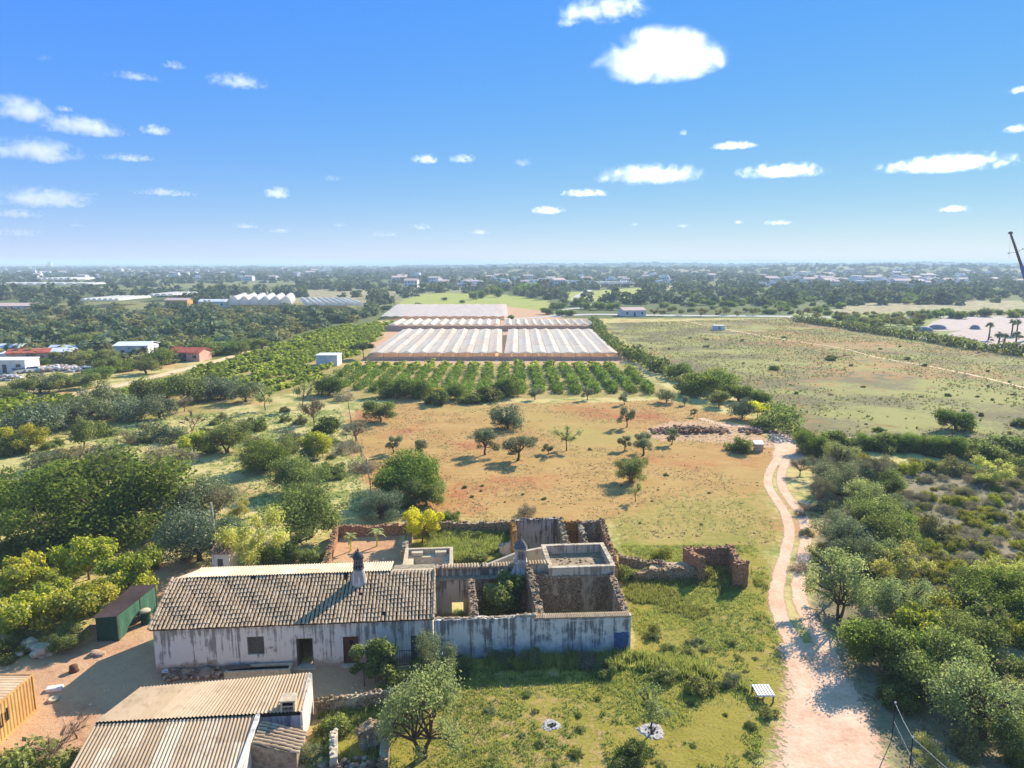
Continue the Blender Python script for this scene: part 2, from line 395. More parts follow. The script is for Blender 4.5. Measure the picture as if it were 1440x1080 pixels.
def addn(a, b, k): return n.math('ADD', n.math('MULTIPLY', a, 1 - k), n.math('MULTIPLY', b, k))
grain = addn(f3, f4, 0.5)
straw = n.mix(n.step(addn(f2, f3, 0.35), 0.46, 0.60), C(206, 186, 124), C(146, 146, 78))
straw = n.mix(n.step(f1, 0.56, 0.66), straw, C(200, 150, 108))
vor = n.node('ShaderNodeTexVoronoi', feature='F1'); vor.inputs['Scale'].default_value = 0.006; n.l(n.coord((1, 0.55, 1)), vor.inputs['Vector'])
vs_ = n.node('ShaderNodeSeparateColor'); n.l(vor.outputs['Color'], vs_.inputs[0])
farc = n.ramp(vs_.outputs[0], [(0.0, C(96, 106, 68)), (0.25, C(120, 124, 76)), (0.45, C(90, 102, 66)), (0.65, C(164, 154, 106)), (0.80, C(108, 124, 70)), (0.93, C(198, 178, 140))])
farc = n.mix(n.math('MULTIPLY', n.step(f2, 0.44, 0.6), 0.6), farc, C(96, 106, 66)); farc = n.mix(n.math('MULTIPLY', n.step(f3, 0.45, 0.6), 0.5), farc, C(120, 120, 70))
mead = n.mix(n.step(addn(f1, f3, 0.30), 0.45, 0.56), C(162, 156, 96), C(130, 120, 88))
mead = n.mix(n.math('MULTIPLY', n.step(addn(f5, f2, 0.45), 0.50, 0.58), 0.8), mead, C(186, 142, 96))
mead = n.mix(n.math('MULTIPLY', n.step(addn(f2, f4, 0.5), 0.53, 0.62), 0.75), mead, C(104, 104, 58))
orch = blend(addn(f2, f3, 0.4), C(126, 128, 62), C(186, 160, 108), C(150, 140, 74), C(200, 170, 124))
scrub = blend(addn(f2, f3, 0.5), C(112, 106, 80), C(156, 140, 112), C(128, 122, 88), C(180, 162, 138))
yard = blend(addn(f2, f3, 0.45), C(150, 108, 78), C(196, 150, 114), C(206, 164, 124), C(176, 128, 96))
yard = n.mix(n.math('MULTIPLY', n.step(addn(f1, f3, 0.5), 0.54, 0.62), 0.6), yard, C(196, 176, 116))
field = blend(addn(f2, stretch, 0.5), C(174, 134, 82), C(194, 156, 98), C(180, 140, 86), C(186, 152, 94))
field = n.mix(n.math('MULTIPLY', n.step(addn(f1, f3, 0.28), 0.50, 0.61), 0.85), field, C(182, 110, 74))
field = n.mix(n.math('MULTIPLY', n.step(addn(f5, f3, 0.35), 0.50, 0.62), 0.75), field, C(168, 160, 88))
field = n.mix(n.math('MULTIPLY', n.step(f4, 0.55, 0.70), 0.22), field, C(150, 104, 66))
lawn = blend(addn(f2, f4, 0.42), C(112, 110, 42), C(166, 150, 70), C(144, 136, 54), C(190, 164, 98))
lawn = n.mix(n.math('MULTIPLY', n.step(addn(f1, f3, 0.42), 0.51, 0.58), 0.85), lawn, C(192, 156, 108))
lawn = n.mix(n.math('MULTIPLY', n.step(f4, 0.50, 0.64), 0.65), lawn, C(104, 88, 50))
soil = blend(addn(f2, f3, 0.5), C(194, 144, 112), C(208, 166, 132), C(200, 152, 118))
bank = blend(addn(f2, f3, 0.6), C(182, 142, 104), C(204, 166, 128), C(190, 150, 112))
crop = blend(addn(f1, f2, 0.5), C(150, 162, 76), C(170, 170, 90), C(128, 148, 66))
verge = blend(addn(f2, f3, 0.5), C(176, 172, 118), C(138, 148, 78), C(200, 184, 150))
col = straw
for nm, cc in (('far', farc), ('crop', crop), ('verge', verge), ('meadow', mead), ('orch', orch), ('soil', soil), ('scrub', scrub), ('yard', yard), ('field', field), ('lawn', lawn), ('bank', bank)):
    col = n.mix(M(nm), col, cc)
col = n.mix(n.math('MULTIPLY', M('blend', 0.9), 0.75), col, n.mix(n.step(addn(f2, f3, 0.5), 0.42, 0.58), C(178, 156, 92), C(142, 142, 66)))
col = n.mix(n.math('MULTIPLY', n.step(f4, 0.58, 0.42), 0.35), col, (0.72, 0.70, 0.66, 1), 'MULTIPLY')
n.bump(n.math('ADD', n.math('MULTIPLY', f3, 1.4), n.math('MULTIPLY', f4, 0.6)), 0.55, 0.12)
gme.materials.append(n.base(col))
ground = link('ground', gme); tag(ground, 'rolling farmland of red soil, straw and grass under the ruins', kind='structure')

# sea beyond the coast
n = NT('sea_water', 0.28, 0.5); f = n.noise(n.coord((1, 0.3, 1)), 0.004, 4)
sm = n.base(n.ramp(f, [(0.4, (0.045, 0.09, 0.14, 1)), (0.7, (0.10, 0.15, 0.19, 1))])); n.bump(n.noise(n.coord((1, 0.5, 1)), 0.05, 6), 0.7, 1.5)
sea = MB(); sea.quad((-22000, 5600, 0.4), (22000, 5600, 0.4), (40000, 42000, 0.4), (-40000, 42000, 0.4))
tag(sea.build('sea', sm), 'strip of pale sea along the horizon', kind='structure')

# ------------------------------------------------------------------ tracks and roads: ribbons with crumbling edges
def mat_track(name, a, b, c, fade=True, hi=3.0):
    n = NT(name, 0.97, 0.05); P = n.coord(); f = n.noise(P, hi, 6, 0.7); f2 = n.noise(P, 0.5, 4, 0.6)
    col = n.ramp(n.math('ADD', n.math('MULTIPLY', f, 0.5), n.math('MULTIPLY', f2, 0.5)), [(0.34, a), (0.5, b), (0.66, c)])
    n.bump(f, 0.6, 0.06); n.base(col)
    if fade:
        e = n.attr('edge'); k = n.step(n.math('ADD', e, n.math('MULTIPLY', n.math('SUBTRACT', n.math('ADD', n.math('MULTIPLY', f, 0.6), n.math('MULTIPLY', f2, 0.4)), 0.5), 1.6)), 0.80, 0.62)
        n.l(k, n.b.inputs['Alpha'])
    return n.m
def ribbon(mb_v, mb_f, mb_e, pts, wid, z, seg=0.6, across=6):
    """pts world (x,y), wid per point"""
    P_ = [Vector(p) for p in pts]; out = []; 
    for i in range(len(P_) - 1):
        p0 = P_[max(i - 1, 0)]; p1 = P_[i]; p2 = P_[i + 1]; p3 = P_[min(i + 2, len(P_) - 1)]
        k = max(2, int((p2 - p1).length / seg))
        for j in range(k):
            t = j / k
            q = 0.5 * ((2 * p1) + (p2 - p0) * t + (2 * p0 - 5 * p1 + 4 * p2 - p3) * t * t + (3 * p1 - p0 - 3 * p2 + p3) * t ** 3)
            out.append((q, wid[i] * (1 - t) + wid[i + 1] * t))
    out.append((P_[-1], wid[-1])); base = len(mb_v)
    for i, (q, wd) in enumerate(out):
        d = (out[min(i + 1, len(out) - 1)][0] - out[max(i - 1, 0)][0]).normalized(); s = Vector((d.y, -d.x))
        for j in range(across + 1):
            u = j / across * 2 - 1; p = q + s * (u * wd * 0.5)
            mb_v.append((p.x, p.y, z + float(zfun(p.x, p.y)))); mb_e.append(abs(u))
    m = across + 1
    for i in range(len(out) - 1):
        for j in range(across):
            a = base + i * m + j; mb_f.append((a, a + 1, a + m + 1, a + m))
def ribbons(name, label, mat, strips):
    v, f, e = [], [], []
    for s in strips: ribbon(v, f, e, *s)
    me = bpy.data.meshes.new(name); me.from_pydata(v, [], f); me.materials.append(mat)
    a = me.attributes.new('edge', 'FLOAT', 'POINT'); a.data.foreach_set('value', np.array(e, dtype=np.float32)); me.update()
    return tag(link(name, me), label, kind='structure')
tr = mat_track('track_dust', C(198, 152, 120), C(222, 182, 150), C(234, 202, 174))
Lr = gp((1098, 640), (1084, 660), (1080, 680), (1090, 700), (1104, 722), (1110, 748), (1104, 780), (1096, 810), (1092, 838), (1098, 868), (1116, 902), (1140, 940))
Rr = gp((1112, 640), (1100, 662), (1100, 684), (1112, 704), (1128, 726), (1133, 752), (1130, 782), (1124, 812), (1124, 840), (1138, 872), (1156, 902), (1166, 936))
mid = gp((1118, 905), (1150, 950), (1162, 1000), (1168, 1060), (1172, 1200)); top = gp((1108, 655), (1108, 640), (1108, 622), (1096, 612), (1060, 600), (1020, 598), (985, 588))
side = gp((1060, 622), (1000, 626), (955, 634), (920, 660))
track = ribbons('dirt_track', 'pale pink twin rut dirt track winding down past the ruins', tr, [
    (Lr, [1.8, 1.55, 1.5, 1.5, 1.5, 1.5, 1.55, 1.6, 1.7, 1.8, 2.0, 2.6], 0.02), (Rr, [1.8, 1.55, 1.55, 1.6, 1.6, 1.6, 1.6, 1.6, 1.7, 1.8, 2.0, 2.6], 0.024),
    (mid, [3.6, 5.4, 6.6, 7.6, 9.5], 0.028), (top, [5, 6, 6, 4.5, 3.0, 2.4, 2.0], 0.016)])
fm = mat_track('farm_track_sand', C(206, 170, 128), C(226, 196, 156), C(214, 182, 140))
ribbons('farm_track', 'sandy farm track along the left orchard', fm, [(gp((60, 566), (110, 553), (170, 542), (240, 524), (290, 512), (330, 500), (380, 486)), [3.0, 4.2, 4.6, 4.8, 5.0, 3.2, 2.0], 0.02, 1.5)])
ribbons('path', 'thin pale footpath crossing the meadow', fm, [(gp((962, 451), (1010, 461), (1100, 477), (1180, 489), (1235, 503), (1300, 514), (1370, 528), (1440, 545), (1560, 575)), [2.2, 2.2, 1.6, 1.2, 1.6, 1.8, 1.8, 1.6, 1.6], 0.02, 2.5)])
rm = mat_track('road_asphalt_pale', C(176, 168, 160), C(196, 188, 180), C(206, 198, 190), False, 0.6)
ribbons('road', 'pale road behind the greenhouses and meadow', rm, [
    (gp((600, 449), (700, 449), (780, 445), (830, 442), (900, 443), (1000, 444), (1110, 445), (1200, 447), (1330, 446), (1600, 447)), [4, 5, 6, 8, 9, 9, 9, 8, 8, 8], 0.03, 6),
    (gp((1110, 445), (1180, 458), (1260, 470), (1330, 480)), [7, 6, 6, 5], 0.034, 5), (gp((780, 446), (790, 436), (830, 430), (810, 418), (850, 400)), [6, 5, 5, 5, 6], 0.038, 6)])
# paved plaza / car park at the right
pz = MB(); pl = gp((1300, 462), (1312, 452), (1330, 447), (1560, 446), (1560, 486), (1440, 490), (1395, 488), (1378, 480), (1345, 474), (1330, 470), (1352, 465), (1322, 466))
pz.prism(pl, 0.0, 0.06)
pm = mat_plain('plaza_paving', C(190, 170, 158), C(168, 148, 136), 0.25, 0.9, 0.1, 0.1)
tag(pz.build('pavement', pm), 'pale pink paved plaza by the palms', kind='structure')
# ------------------------------------------------------------------ building materials
WHITE = mat_wall('old_whitewash', C(236, 224, 202), C(122, 112, 104), C(150, 122, 98), None, 0.62, 3.3, 0.62, C(176, 150, 122))
WHITE_B = mat_wall('blue_washed_lime', C(238, 228, 208), C(96, 92, 88), C(84, 80, 70), C(172, 172, 168), 0.66, 3.0, 0.25)
WHITE_S = mat_wall('sunlit_limewash', C(232, 220, 204), C(150, 134, 120), C(170, 150, 126), None, 0.3, 3.0, 0.2)
GREYPL = mat_wall('grey_streaked_plaster', C(186, 172, 154), C(78, 70, 62), C(104, 92, 74), None, 0.7, 3.0, 0.2)
LIME_SHADE = mat_wall('shade_grey_limewash', C(176, 172, 178), C(88, 84, 92), C(110, 104, 100), None, 0.5, 2.4, 0.3)  # white wall greyed and blued: the barn front's shade painted into its colour
PARAPET = mat_wall('parapet_lime', C(214, 196, 168), C(128, 110, 88), C(150, 132, 106), None, 0.45, 3.6, 0.0)
RUB = mat_rubble('rubble_stone', C(206, 176, 136), C(166, 136, 102), C(96, 78, 58))
RUBP = mat_rubble('rubble_with_plaster', C(196, 168, 132), C(152, 126, 98), C(84, 70, 54), C(196, 174, 142), 0.55, 4.2)
RUBR = mat_rubble('red_rubble_stone', C(208, 164, 122), C(176, 126, 92), C(112, 78, 56), None, 0.5, 4.6)
RUBO = mat_rubble('ochre_rubble', C(196, 140, 74), C(150, 98, 48), C(104, 72, 42), C(196, 150, 92), 0.56, 4.2)
CONC = mat_plain('pale_concrete', C(216, 198, 168), C(176, 156, 126), 3.5, 0.92, 0.1, 0.4)
CONCD = mat_plain('dirty_concrete', C(170, 156, 132), C(110, 98, 82), 3, 0.92, 0.1, 0.4)
TILE = mat_tint('clay_tile', [C(170, 142, 112), C(186, 160, 128), C(194, 168, 136), C(180, 152, 120), C(204, 180, 150)], 0.9, 0.1, 5, 0.62)
PAN = mat_plain('tile_channel', C(70, 56, 46), C(40, 34, 30), 8, 0.95, 0.05, 0.3)
FIBRO = mat_tint('fibre_cement_sheet', [C(198, 168, 132), C(206, 178, 142), C(216, 188, 154)], 0.9, 0.1, 2.2, 0.86)
FIBRO2 = mat_tint('weathered_fibre_cement', [C(182, 156, 126), C(198, 172, 142), C(214, 190, 162)], 0.9, 0.1, 1.6, 0.72)
FIBROP = mat_tint('bleached_fibre_cement', [C(204, 178, 148), C(214, 190, 160), C(222, 202, 174)], 0.9, 0.1, 2.6, 0.8)
WOODG = mat_plain('grey_wood', C(128, 116, 104), C(76, 68, 60), 6, 0.85, 0.1, 0.4, 0, (6, 6, 0.6))
WOODB = mat_plain('brown_door_wood', C(122, 84, 66), C(74, 52, 42), 6, 0.8, 0.15, 0.4, 0, (6, 6, 0.6))
TEAL = mat_plain('faded_teal_paint', C(84, 112, 104), C(58, 80, 74), 5, 0.75, 0.2, 0.3)
BLUE = mat_plain('faded_blue_paint', C(78, 112, 156), C(54, 80, 118), 5, 0.7, 0.2, 0.3)
DARK = mat_plain('soot_black', C(40, 38, 40), C(24, 24, 26), 6, 0.9, 0.1, 0.2)
IRON = mat_plain('grey_iron', C(120, 118, 114), C(86, 80, 74), 8, 0.6, 0.3, 0.2, 0.4)
SLATE = mat_plain('lichen_grey_dome', C(126, 122, 120), C(78, 76, 76), 7, 0.9, 0.1, 0.4)
WHITEP = mat_plain('white_paint', C(240, 238, 234, 0.9), C(214, 208, 200), 3, 0.6, 0.3, 0.15)

def wall_open(mb, a0, a1, b0, b1, z0, z1, ops=(), axis='u'):
    """solid wall along a (u or v) between thickness faces b0<b1, with rectangular openings (a,a,z,z)"""
    A_ = sorted({a0, a1, *[o[0] for o in ops], *[o[1] for o in ops]}); Z_ = sorted({z0, z1, *[o[2] for o in ops], *[o[3] for o in ops]})
    def solid(i, j):
        if i < 0 or j < 0 or i >= len(A_) - 1 or j >= len(Z_) - 1: return False
        ca = (A_[i] + A_[i + 1]) / 2; cz = (Z_[j] + Z_[j + 1]) / 2
        return not any(o[0] < ca < o[1] and o[2] < cz < o[3] for o in ops)
    p = (lambda a, b, z: (a, b, z)) if axis == 'u' else (lambda a, b, z: (b, a, z))
    for i in range(len(A_) - 1):
        for j in range(len(Z_) - 1):
            if not solid(i, j): continue
            x0, x1, y0, y1 = A_[i], A_[i + 1], Z_[j], Z_[j + 1]
            mb.quad(p(x0, b0, y0), p(x1, b0, y0), p(x1, b0, y1), p(x0, b0, y1)); mb.quad(p(x0, b1, y1), p(x1, b1, y1), p(x1, b1, y0), p(x0, b1, y0))
            if not solid(i - 1, j): mb.quad(p(x0, b0, y0), p(x0, b0, y1), p(x0, b1, y1), p(x0, b1, y0))
            if not solid(i + 1, j): mb.quad(p(x1, b0, y1), p(x1, b0, y0), p(x1, b1, y0), p(x1, b1, y1))
            if not solid(i, j - 1): mb.quad(p(x0, b0, y0), p(x0, b1, y0), p(x1, b1, y0), p(x1, b0, y0))
            if not solid(i, j + 1): mb.quad(p(x0, b0, y1), p(x1, b0, y1), p(x1, b1, y1), p(x0, b1, y1))
def tiles(mb, o, ax, up, na, length, colw=0.25, course=0.40, rg=rng, skip=0.0, lift=0.03):
    """barrel tiles: o = lower left corner, ax = unit along the eave, up = unit up the slope"""
    o = Vector(o); ax = Vector(ax); up = Vector(up); nn = ax.cross(up).normalized(); nc = int(round(length / course))
    for i in range(na):
        wob = rg.uniform(-0.015, 0.015)
        for j in range(nc):
            if rg.random() < skip: continue
            t = rg.random(); dx = wob + rg.uniform(-0.014, 0.014); ds = rg.uniform(-0.03, 0.03); tw = rg.uniform(-0.012, 0.012)
            ring = []
            for e, (s, r, h) in enumerate(((j * course + ds - 0.04, colw * 0.40, lift + 0.022), ((j + 1) * course + ds + 0.03, colw * 0.33, lift - 0.004))):
                for k in range(6):
                    w = math.pi * k / 5
                    sag = 0.05 * math.sin(i * 0.19 + 1) * math.sin(math.pi * min(1, max(0, s / length))) + 0.02 * math.sin(i * 0.53 + j)
                    ring.append(o + ax * ((i + 0.5) * colw + dx + (tw if e else -tw) - r * math.cos(w)) + up * s + nn * (h + sag + 0.02 + r * 0.72 * math.sin(w) - 0.02))
            fs = [(k, k + 1, k + 7, k + 6) for k in range(5)] + [(5, 4, 3, 2, 1, 0)]
            mb.mesh(ring, fs, t)
def corr(mb, p00, p10, p01, p11, waves, amp=0.028, rows=1, t0=None, rg=rng, steps=6, lap=0.012, sheet=5):
    """corrugated sheets: waves across p00->p10, running p00->p01"""
    p00, p10, p01, p11 = map(Vector, (p00, p10, p01, p11)); nn = (p10 - p00).cross(p01 - p00).normalized(); m = waves * steps
    for r in range(rows):
        a, b = r / rows, (r + 1) / rows
        if r: a -= 0.02
        grid = []
        for s, hh in ((a, 0.0), (b, 0.0)):
            for i in range(m + 1):
                u = i / m; p = (p00 * (1 - u) + p10 * u) * (1 - s) + (p01 * (1 - u) + p11 * u) * s
                grid.append(p + nn * (amp * math.sin(2 * math.pi * i / steps) + lap * (rows - r) + hh + (0.012 if s == a else 0)))
        for w0 in range(0, m, steps * sheet):
            tt = rg.random(); w1 = min(m, w0 + steps * sheet)
            mb.mesh([grid[i] for i in range(w0, w1 + 1)] + [grid[m + 1 + i] for i in range(w0, w1 + 1)],
                    [(i, i + 1, i + 1 + (w1 - w0 + 1), i + (w1 - w0 + 1)) for i in range(w1 - w0)], tt)
def rubble(mb, p0, p1, th, h0, h1, rg, rag=0.22, seg=0.28, stones=True, z0=-0.1, jit=0.035, t=0.5, sr=0.13):
    p0 = Vector(p0 + (0,)) if len(p0) == 2 else Vector(p0); p1 = Vector(p1 + (0,)) if len(p1) == 2 else Vector(p1)
    d = p1 - p0; Ln = d.length; d.normalize(); s = Vector((-d.y, d.x, 0)); k = max(2, int(Ln / seg)); nz = max(3, int(max(h0, h1) / 0.35))
    loops = []; cur = 0.0
    for i in range(k + 1):
        u = i / k; cur = cur * 0.6 + rg.uniform(-rag, rag) * 0.6; top = max(0.12, h0 * (1 - u) + h1 * u + cur); c = p0 + d * (Ln * u); L_ = []
        for side in (-1, 1):
            zz = [z0 + (top - z0) * q / nz for q in range(nz + 1)]
            if side > 0: zz = zz[::-1]
            for z in zz:
                L_.append(c + s * (side * th / 2 + rg.uniform(-jit, jit)) + d * rg.uniform(-jit, jit) + Vector((0, 0, z + (rg.uniform(-jit, jit) if z > 0 else 0))))
        loops.append(L_)
        if stones and rg.random() < 0.9:
            for _ in range(2):
                q = c + s * rg.uniform(-th / 2, th / 2); mb.rock((q.x, q.y, top + rg.uniform(-0.05, 0.07)), rg.uniform(0.6, 1.35) * sr, rg, rg.random())
    m = len(loops[0]); vs = [p for l_ in loops for p in l_]; fs = []
    for i in range(k):
        for j in range(m - 1): fs.append((i * m + j, (i + 1) * m + j, (i + 1) * m + j + 1, i * m + j + 1))
    fs.append(tuple(range(m - 1, -1, -1))[::-1]); fs.append(tuple(k * m + j for j in range(m))[::-1])
    mb.mesh(vs, fs, t)

# ------------------------------------------------------------------ the long farmhouse
fh = thing('farmhouse', 'long whitewashed farmhouse with a cream clay tile roof and streaked front wall', 'house', (0, 0, 0), True)
ops = [(6.0, 7.1, 1.05, 2.35), (9.2, 10.3, 0.0, 2.08), (12.3, 13.35, 0.0, 2.08), (16.85, 18.05, 0.0, 1.95)]
m = MB(); wall_open(m, 0, 18.35, 0, 0.5, -0.1, 3.22, ops); m.box(0.02, 18.33, -0.05, 0.3, 3.08, 3.2); front = m.build('front_wall', WHITE, fh)
def gable(name, u0, u1, mat):
    mb = MB(); q = [(0.5, -0.1), (6.7, -0.1), (6.7, 4.05), (4.15, 4.62), (0.5, 3.30)]
    mb.mesh([(u0, a, b) for a, b in q] + [(u1, a, b) for a, b in q], [(0, 1, 2, 3, 4), (9, 8, 7, 6, 5)] + [(i, i + 5, (i + 1) % 5 + 5, (i + 1) % 5) for i in range(5)])
    return mb.build(name, mat, fh)
gable('gable_wall', 0, 0.45, WHITE); gable('gable_wall', 17.9, 18.35, WHITE_S)
m = MB(); m.box(0.45, 17.9, 6.3, 6.7, -0.1, 4.02); m.build('rear_wall', WHITE, fh)
th_ = math.atan2(1.6, 4.4); up = Vector((0, math.cos(th_), math.sin(th_))); rl = math.hypot(4.4, 1.55)
m = MB(); nn = Vector((0, -math.sin(th_), math.cos(th_))); o_ = Vector((-0.12, -0.22, 3.22))
a, b, c_, d_ = o_, o_ + Vector((18.55, 0, 0)), o_ + Vector((18.55, 0, 0)) + up * rl, o_ + up * rl
m.mesh([a, b, c_, d_, a - nn * .08, b - nn * .08, c_ - nn * .08, d_ - nn * .08], [(0, 1, 2, 3), (7, 6, 5, 4), (0, 4, 5, 1), (1, 5, 6, 2), (2, 6, 7, 3), (3, 7, 4, 0)])
slab = m.build('roof', PAN, fh)
m = MB(); tiles(m, o_, (1, 0, 0), up, 74, rl, 0.2505, 0.385, skip=0.004)
for i in range(60):     # mortared edge tiles along both verges and the ridge
    pass
for side, uu in ((0, -0.16), (1, 18.42)):
    for j in range(12):
        p = o_ + up * (j * 0.385 + rng.uniform(-.02, .02)); p.x = uu + rng.uniform(-.02, .02)
        m.tube([p + nn * .10, p + up * .42 + nn * .085], [.10, .085], 7, rng.random())
m.build('clay_tiles', TILE, slab)
m = MB()
corr(m, (0.85, 4.02, 4.88), (15.25, 4.02, 4.88), (0.85, 6.95, 4.34), (15.25, 6.95, 4.34), 78, 0.04, 2)
m.box(15.3, 18.4, 3.95, 4.45, 4.60, 4.80)
m.mesh([(-.05, 4.1, 4.82), (.85, 4.1, 4.86), (.85, 6.9, 4.3), (-.05, 4.1, 4.7), (.85, 4.1, 4.7), (.85, 6.9, 4.2)], [(0, 1, 2), (5, 4, 3), (0, 2, 5, 3), (0, 3, 4, 1)], 0.3)
m.build('rear_roof_sheets', FIBROP, fh)
m = MB(); m.mesh([(15.3, 4.1, 4.66), (18.35, 4.1, 4.66), (18.35, 6.8, 4.1), (15.3, 6.8, 4.1), (15.3, 4.1, 4.5), (18.35, 4.1, 4.5), (18.35, 6.8, 3.95), (15.3, 6.8, 3.95)], [(0, 1, 2, 3), (7, 6, 5, 4), (0, 4, 5, 1), (1, 5, 6, 2), (2, 6, 7, 3), (3, 7, 4, 0)]); m.build('rear_roof', CONCD, fh)
m = MB(); wd = m  # window: closed grey shutter with crossed battens
m.box(6.0, 7.1, 0.16, 0.22, 1.05, 2.35)
for x0, x1, z0, z1 in ((6.0, 7.1, 1.05, 1.14), (6.0, 7.1, 2.26, 2.35), (6.0, 6.09, 1.14, 2.26), (7.01, 7.1, 1.14, 2.26), (6.09, 7.01, 1.64, 1.74)): m.box(x0, x1, 0.10, 0.158, z0, z1)
win = m.build('window_shutter', WOODG, fh)
m = MB()
for (x0, z0, x1, z1) in ((6.1, 1.16, 7.0, 1.62), (6.1, 1.62, 7.0, 1.16), (6.1, 1.76, 7.0, 2.24), (6.1, 2.24, 7.0, 1.76)): m.tube([(x0, 0.125, z0), (x1, 0.125, z1)], 0.03, 4)
m.build('cross_batten', IRON, win)
m = MB(); m.box(9.2, 9.28, 0.12, 0.24, 0, 2.08); m.box(10.22, 10.3, 0.12, 0.24, 0, 2.08); m.box(9.28, 10.22, 0.12, 0.24, 2.0, 2.08); dfm = m.build('door_frame', WOODG, fh)
m = MB(); m.box(9.3, 9.36, 0.3, 1.2, 0.03, 1.95); tag(m.build('door', WOODB, fh), 'plank door standing open inside the dark doorway')
m = MB(); m.box(12.3, 13.35, 0.17, 0.22, 0.02, 2.08)
for i in range(7): m.box(12.31 + i * 0.149, 12.31 + i * 0.149 + 0.138, 0.145, 0.168, 0.03, 2.06)
dr = m.build('door', WOODB, fh); tag(dr, 'closed brown plank door with a small dark hatch')
m = MB(); m.box(12.72, 12.98, 0.125, 0.15, 1.42, 1.72); m.build('hatch', DARK, dr)
m = MB(); m.box(16.85, 18.05, 0.2, 0.26, 0.02, 1.95)
for i in range(4): m.box(16.87 + i * 0.295, 16.87 + i * 0.295 + 0.28, 0.17, 0.198, 0.04, 1.92)
tag(m.build('door', TEAL, fh), 'faded teal double door')
for (x0, x1) in ((9.0, 10.5), (12.1, 13.5)):
    m = MB(); m.box(x0, x1, -0.35, 0.45, -0.05, 0.06); m.build('doorstep', CONC, fh)
# ornate chimney on the ridge
m = MB(); m.lathe([(0.60, 4.25), (0.56, 4.55), (0.48, 5.0), (0.40, 5.35), (0.34, 5.5)], 13.05, 3.3, 16); ch = m.build('chimney', WHITE_S, fh, True)
m = MB(); m.lathe([(0.40, 5.50), (0.40, 5.57), (0.35, 5.57), (0.33, 5.60), (0.33, 6.20), (0.38, 6.22), (0.38, 6.30), (0.33, 6.32)], 13.05, 3.3, 16)
for k in range(12):
    w = 2 * math.pi * k / 12; m.box(-0.03, 0.03, 0.325, 0.365, 5.62, 5.86, 0.9, 0, Matrix.Translation((13.05, 3.3, 0)) @ Matrix.Rotation(w, 4, 'Z'))
m.build('chimney_drum', SLATE, ch)
m = MB()
for k in range(12):
    w = 2 * math.pi * (k + .5) / 12; m.box(-0.045, 0.045, 0.318, 0.345, 5.64, 5.84, 0.9, 0, Matrix.Translation((13.05, 3.3, 0)) @ Matrix.Rotation(w, 4, 'Z'))
    m.box(-0.035, 0.035, 0.318, 0.342, 5.96, 6.08, 0.9, 0, Matrix.Translation((13.05, 3.3, 0)) @ Matrix.Rotation(w, 4, 'Z'))
m.build('smoke_slot', DARK, ch)
m = MB(); m.lathe([(0.40, 6.30), (0.37, 6.40), (0.29, 6.55), (0.15, 6.68), (0.05, 6.73), (0.05, 6.80), (0.09, 6.84), (0.04, 6.92), (0.015, 7.05)], 13.05, 3.3, 14); m.build('chimney_dome', mat_plain('dark_dome', C(88, 86, 88), C(54, 54, 58), 7, 0.9, 0.1, 0.3), ch, True)

# ------------------------------------------------------------------ roofless ruin joined to the right
rh = thing('ruined_house', 'roofless ruin with blue washed front wall, open rooms and a walled flat terrace', 'ruin', (18.42, 0, 0), True)
R1 = random.Random(3)
m = MB(); k = 48; lo = []
for i in range(k + 1):
    u = 18.42 + 13.7 * i / k; zt = 2.98 - 0.2 * i / k + (R1.uniform(-0.05, 0.05) if u < 25.3 else 0.0)
    lo.append([(u, 0.06, -0.1), (u, 0.05 + R1.uniform(-.012, .012), 1.0), (u, 0.05 + R1.uniform(-.012, .012), 2.0), (u, 0.05, zt), (u, 0.5, zt), (u, 0.5, 1.0), (u, 0.5, -0.1)])
vs = [p for l_ in lo for p in l_]; m.mesh(vs, [(i * 7 + j, (i + 1) * 7 + j, (i + 1) * 7 + j + 1, i * 7 + j + 1) for i in range(k) for j in range(6)] + [tuple(range(7)), tuple(k * 7 + j for j in range(6, -1, -1))])
fw = m.build('front_wall', WHITE_B, rh)
m = MB()
for i in range(54):
    u = 25.35 + i * 0.125; z = 2.86 - (u - 25.3) * 0.0146
    m.tube([(u, -0.02, z - .02), (u, 0.30, z + .05), (u, 0.56, z)], [.075, .07, .075], 6, R1.random())
for i in range(44):
    u = 18.6 + i * 0.155; m.rock((u, 0.28 + R1.uniform(-.12, .12), 2.97 - (u - 18.4) * .0146), R1.uniform(.08, .17), R1, R1.random())
for i in range(5): m.rock((24.2 + i * .28, 0.28, 2.97), R1.uniform(.16, .26), R1, 0.9)
m.build('wall_coping', TILE, fw)
m = MB(); m.box(25.3, 32.15, 0.02, 0.055, 2.52, 2.60); m.build('cornice', WHITE_S, fw)
m = MB()
for i in range(6): m.box(30.95 + i * 0.17, 30.95 + i * 0.17 + 0.155, -0.02, 0.045, 0.0, 1.55 + R1.uniform(-.03, .03))
m.box(30.9, 32.0, -0.045, -0.018, 1.2, 1.3); m.box(30.9, 32.0, -0.045, -0.018, 0.35, 0.45); tag(m.build('door', BLUE, rh), 'faded blue plank door')
def rubp(name, mat, *segs, parent=None, **kw):
    mb = MB()
    for s in segs: rubble(mb, *s[:3], s[3], s[4], R1, **kw)
    return mb.build(name, mat, parent or rh)
rubp('partition_wall', RUBP, ((21.25, 0.45), (21.1, 6.3), 0.5, 2.95, 3.15), rag=0.10)
rubp('partition_wall', RUBP, ((25.85, 0.45), (25.6, 6.5), 0.55, 2.75, 3.7), rag=0.12)
rubp('side_wall', RUBP, ((31.9, 0.45), (32.05, 6.6), 0.5, 2.7, 3.1), rag=0.06)
m = MB(); wall_open(m, 18.4, 21.1, 6.3, 6.75, -0.1, 3.0, [(19.62, 20.5, 0.15, 1.1)]); m.build('rear_wall', GREYPL, rh)
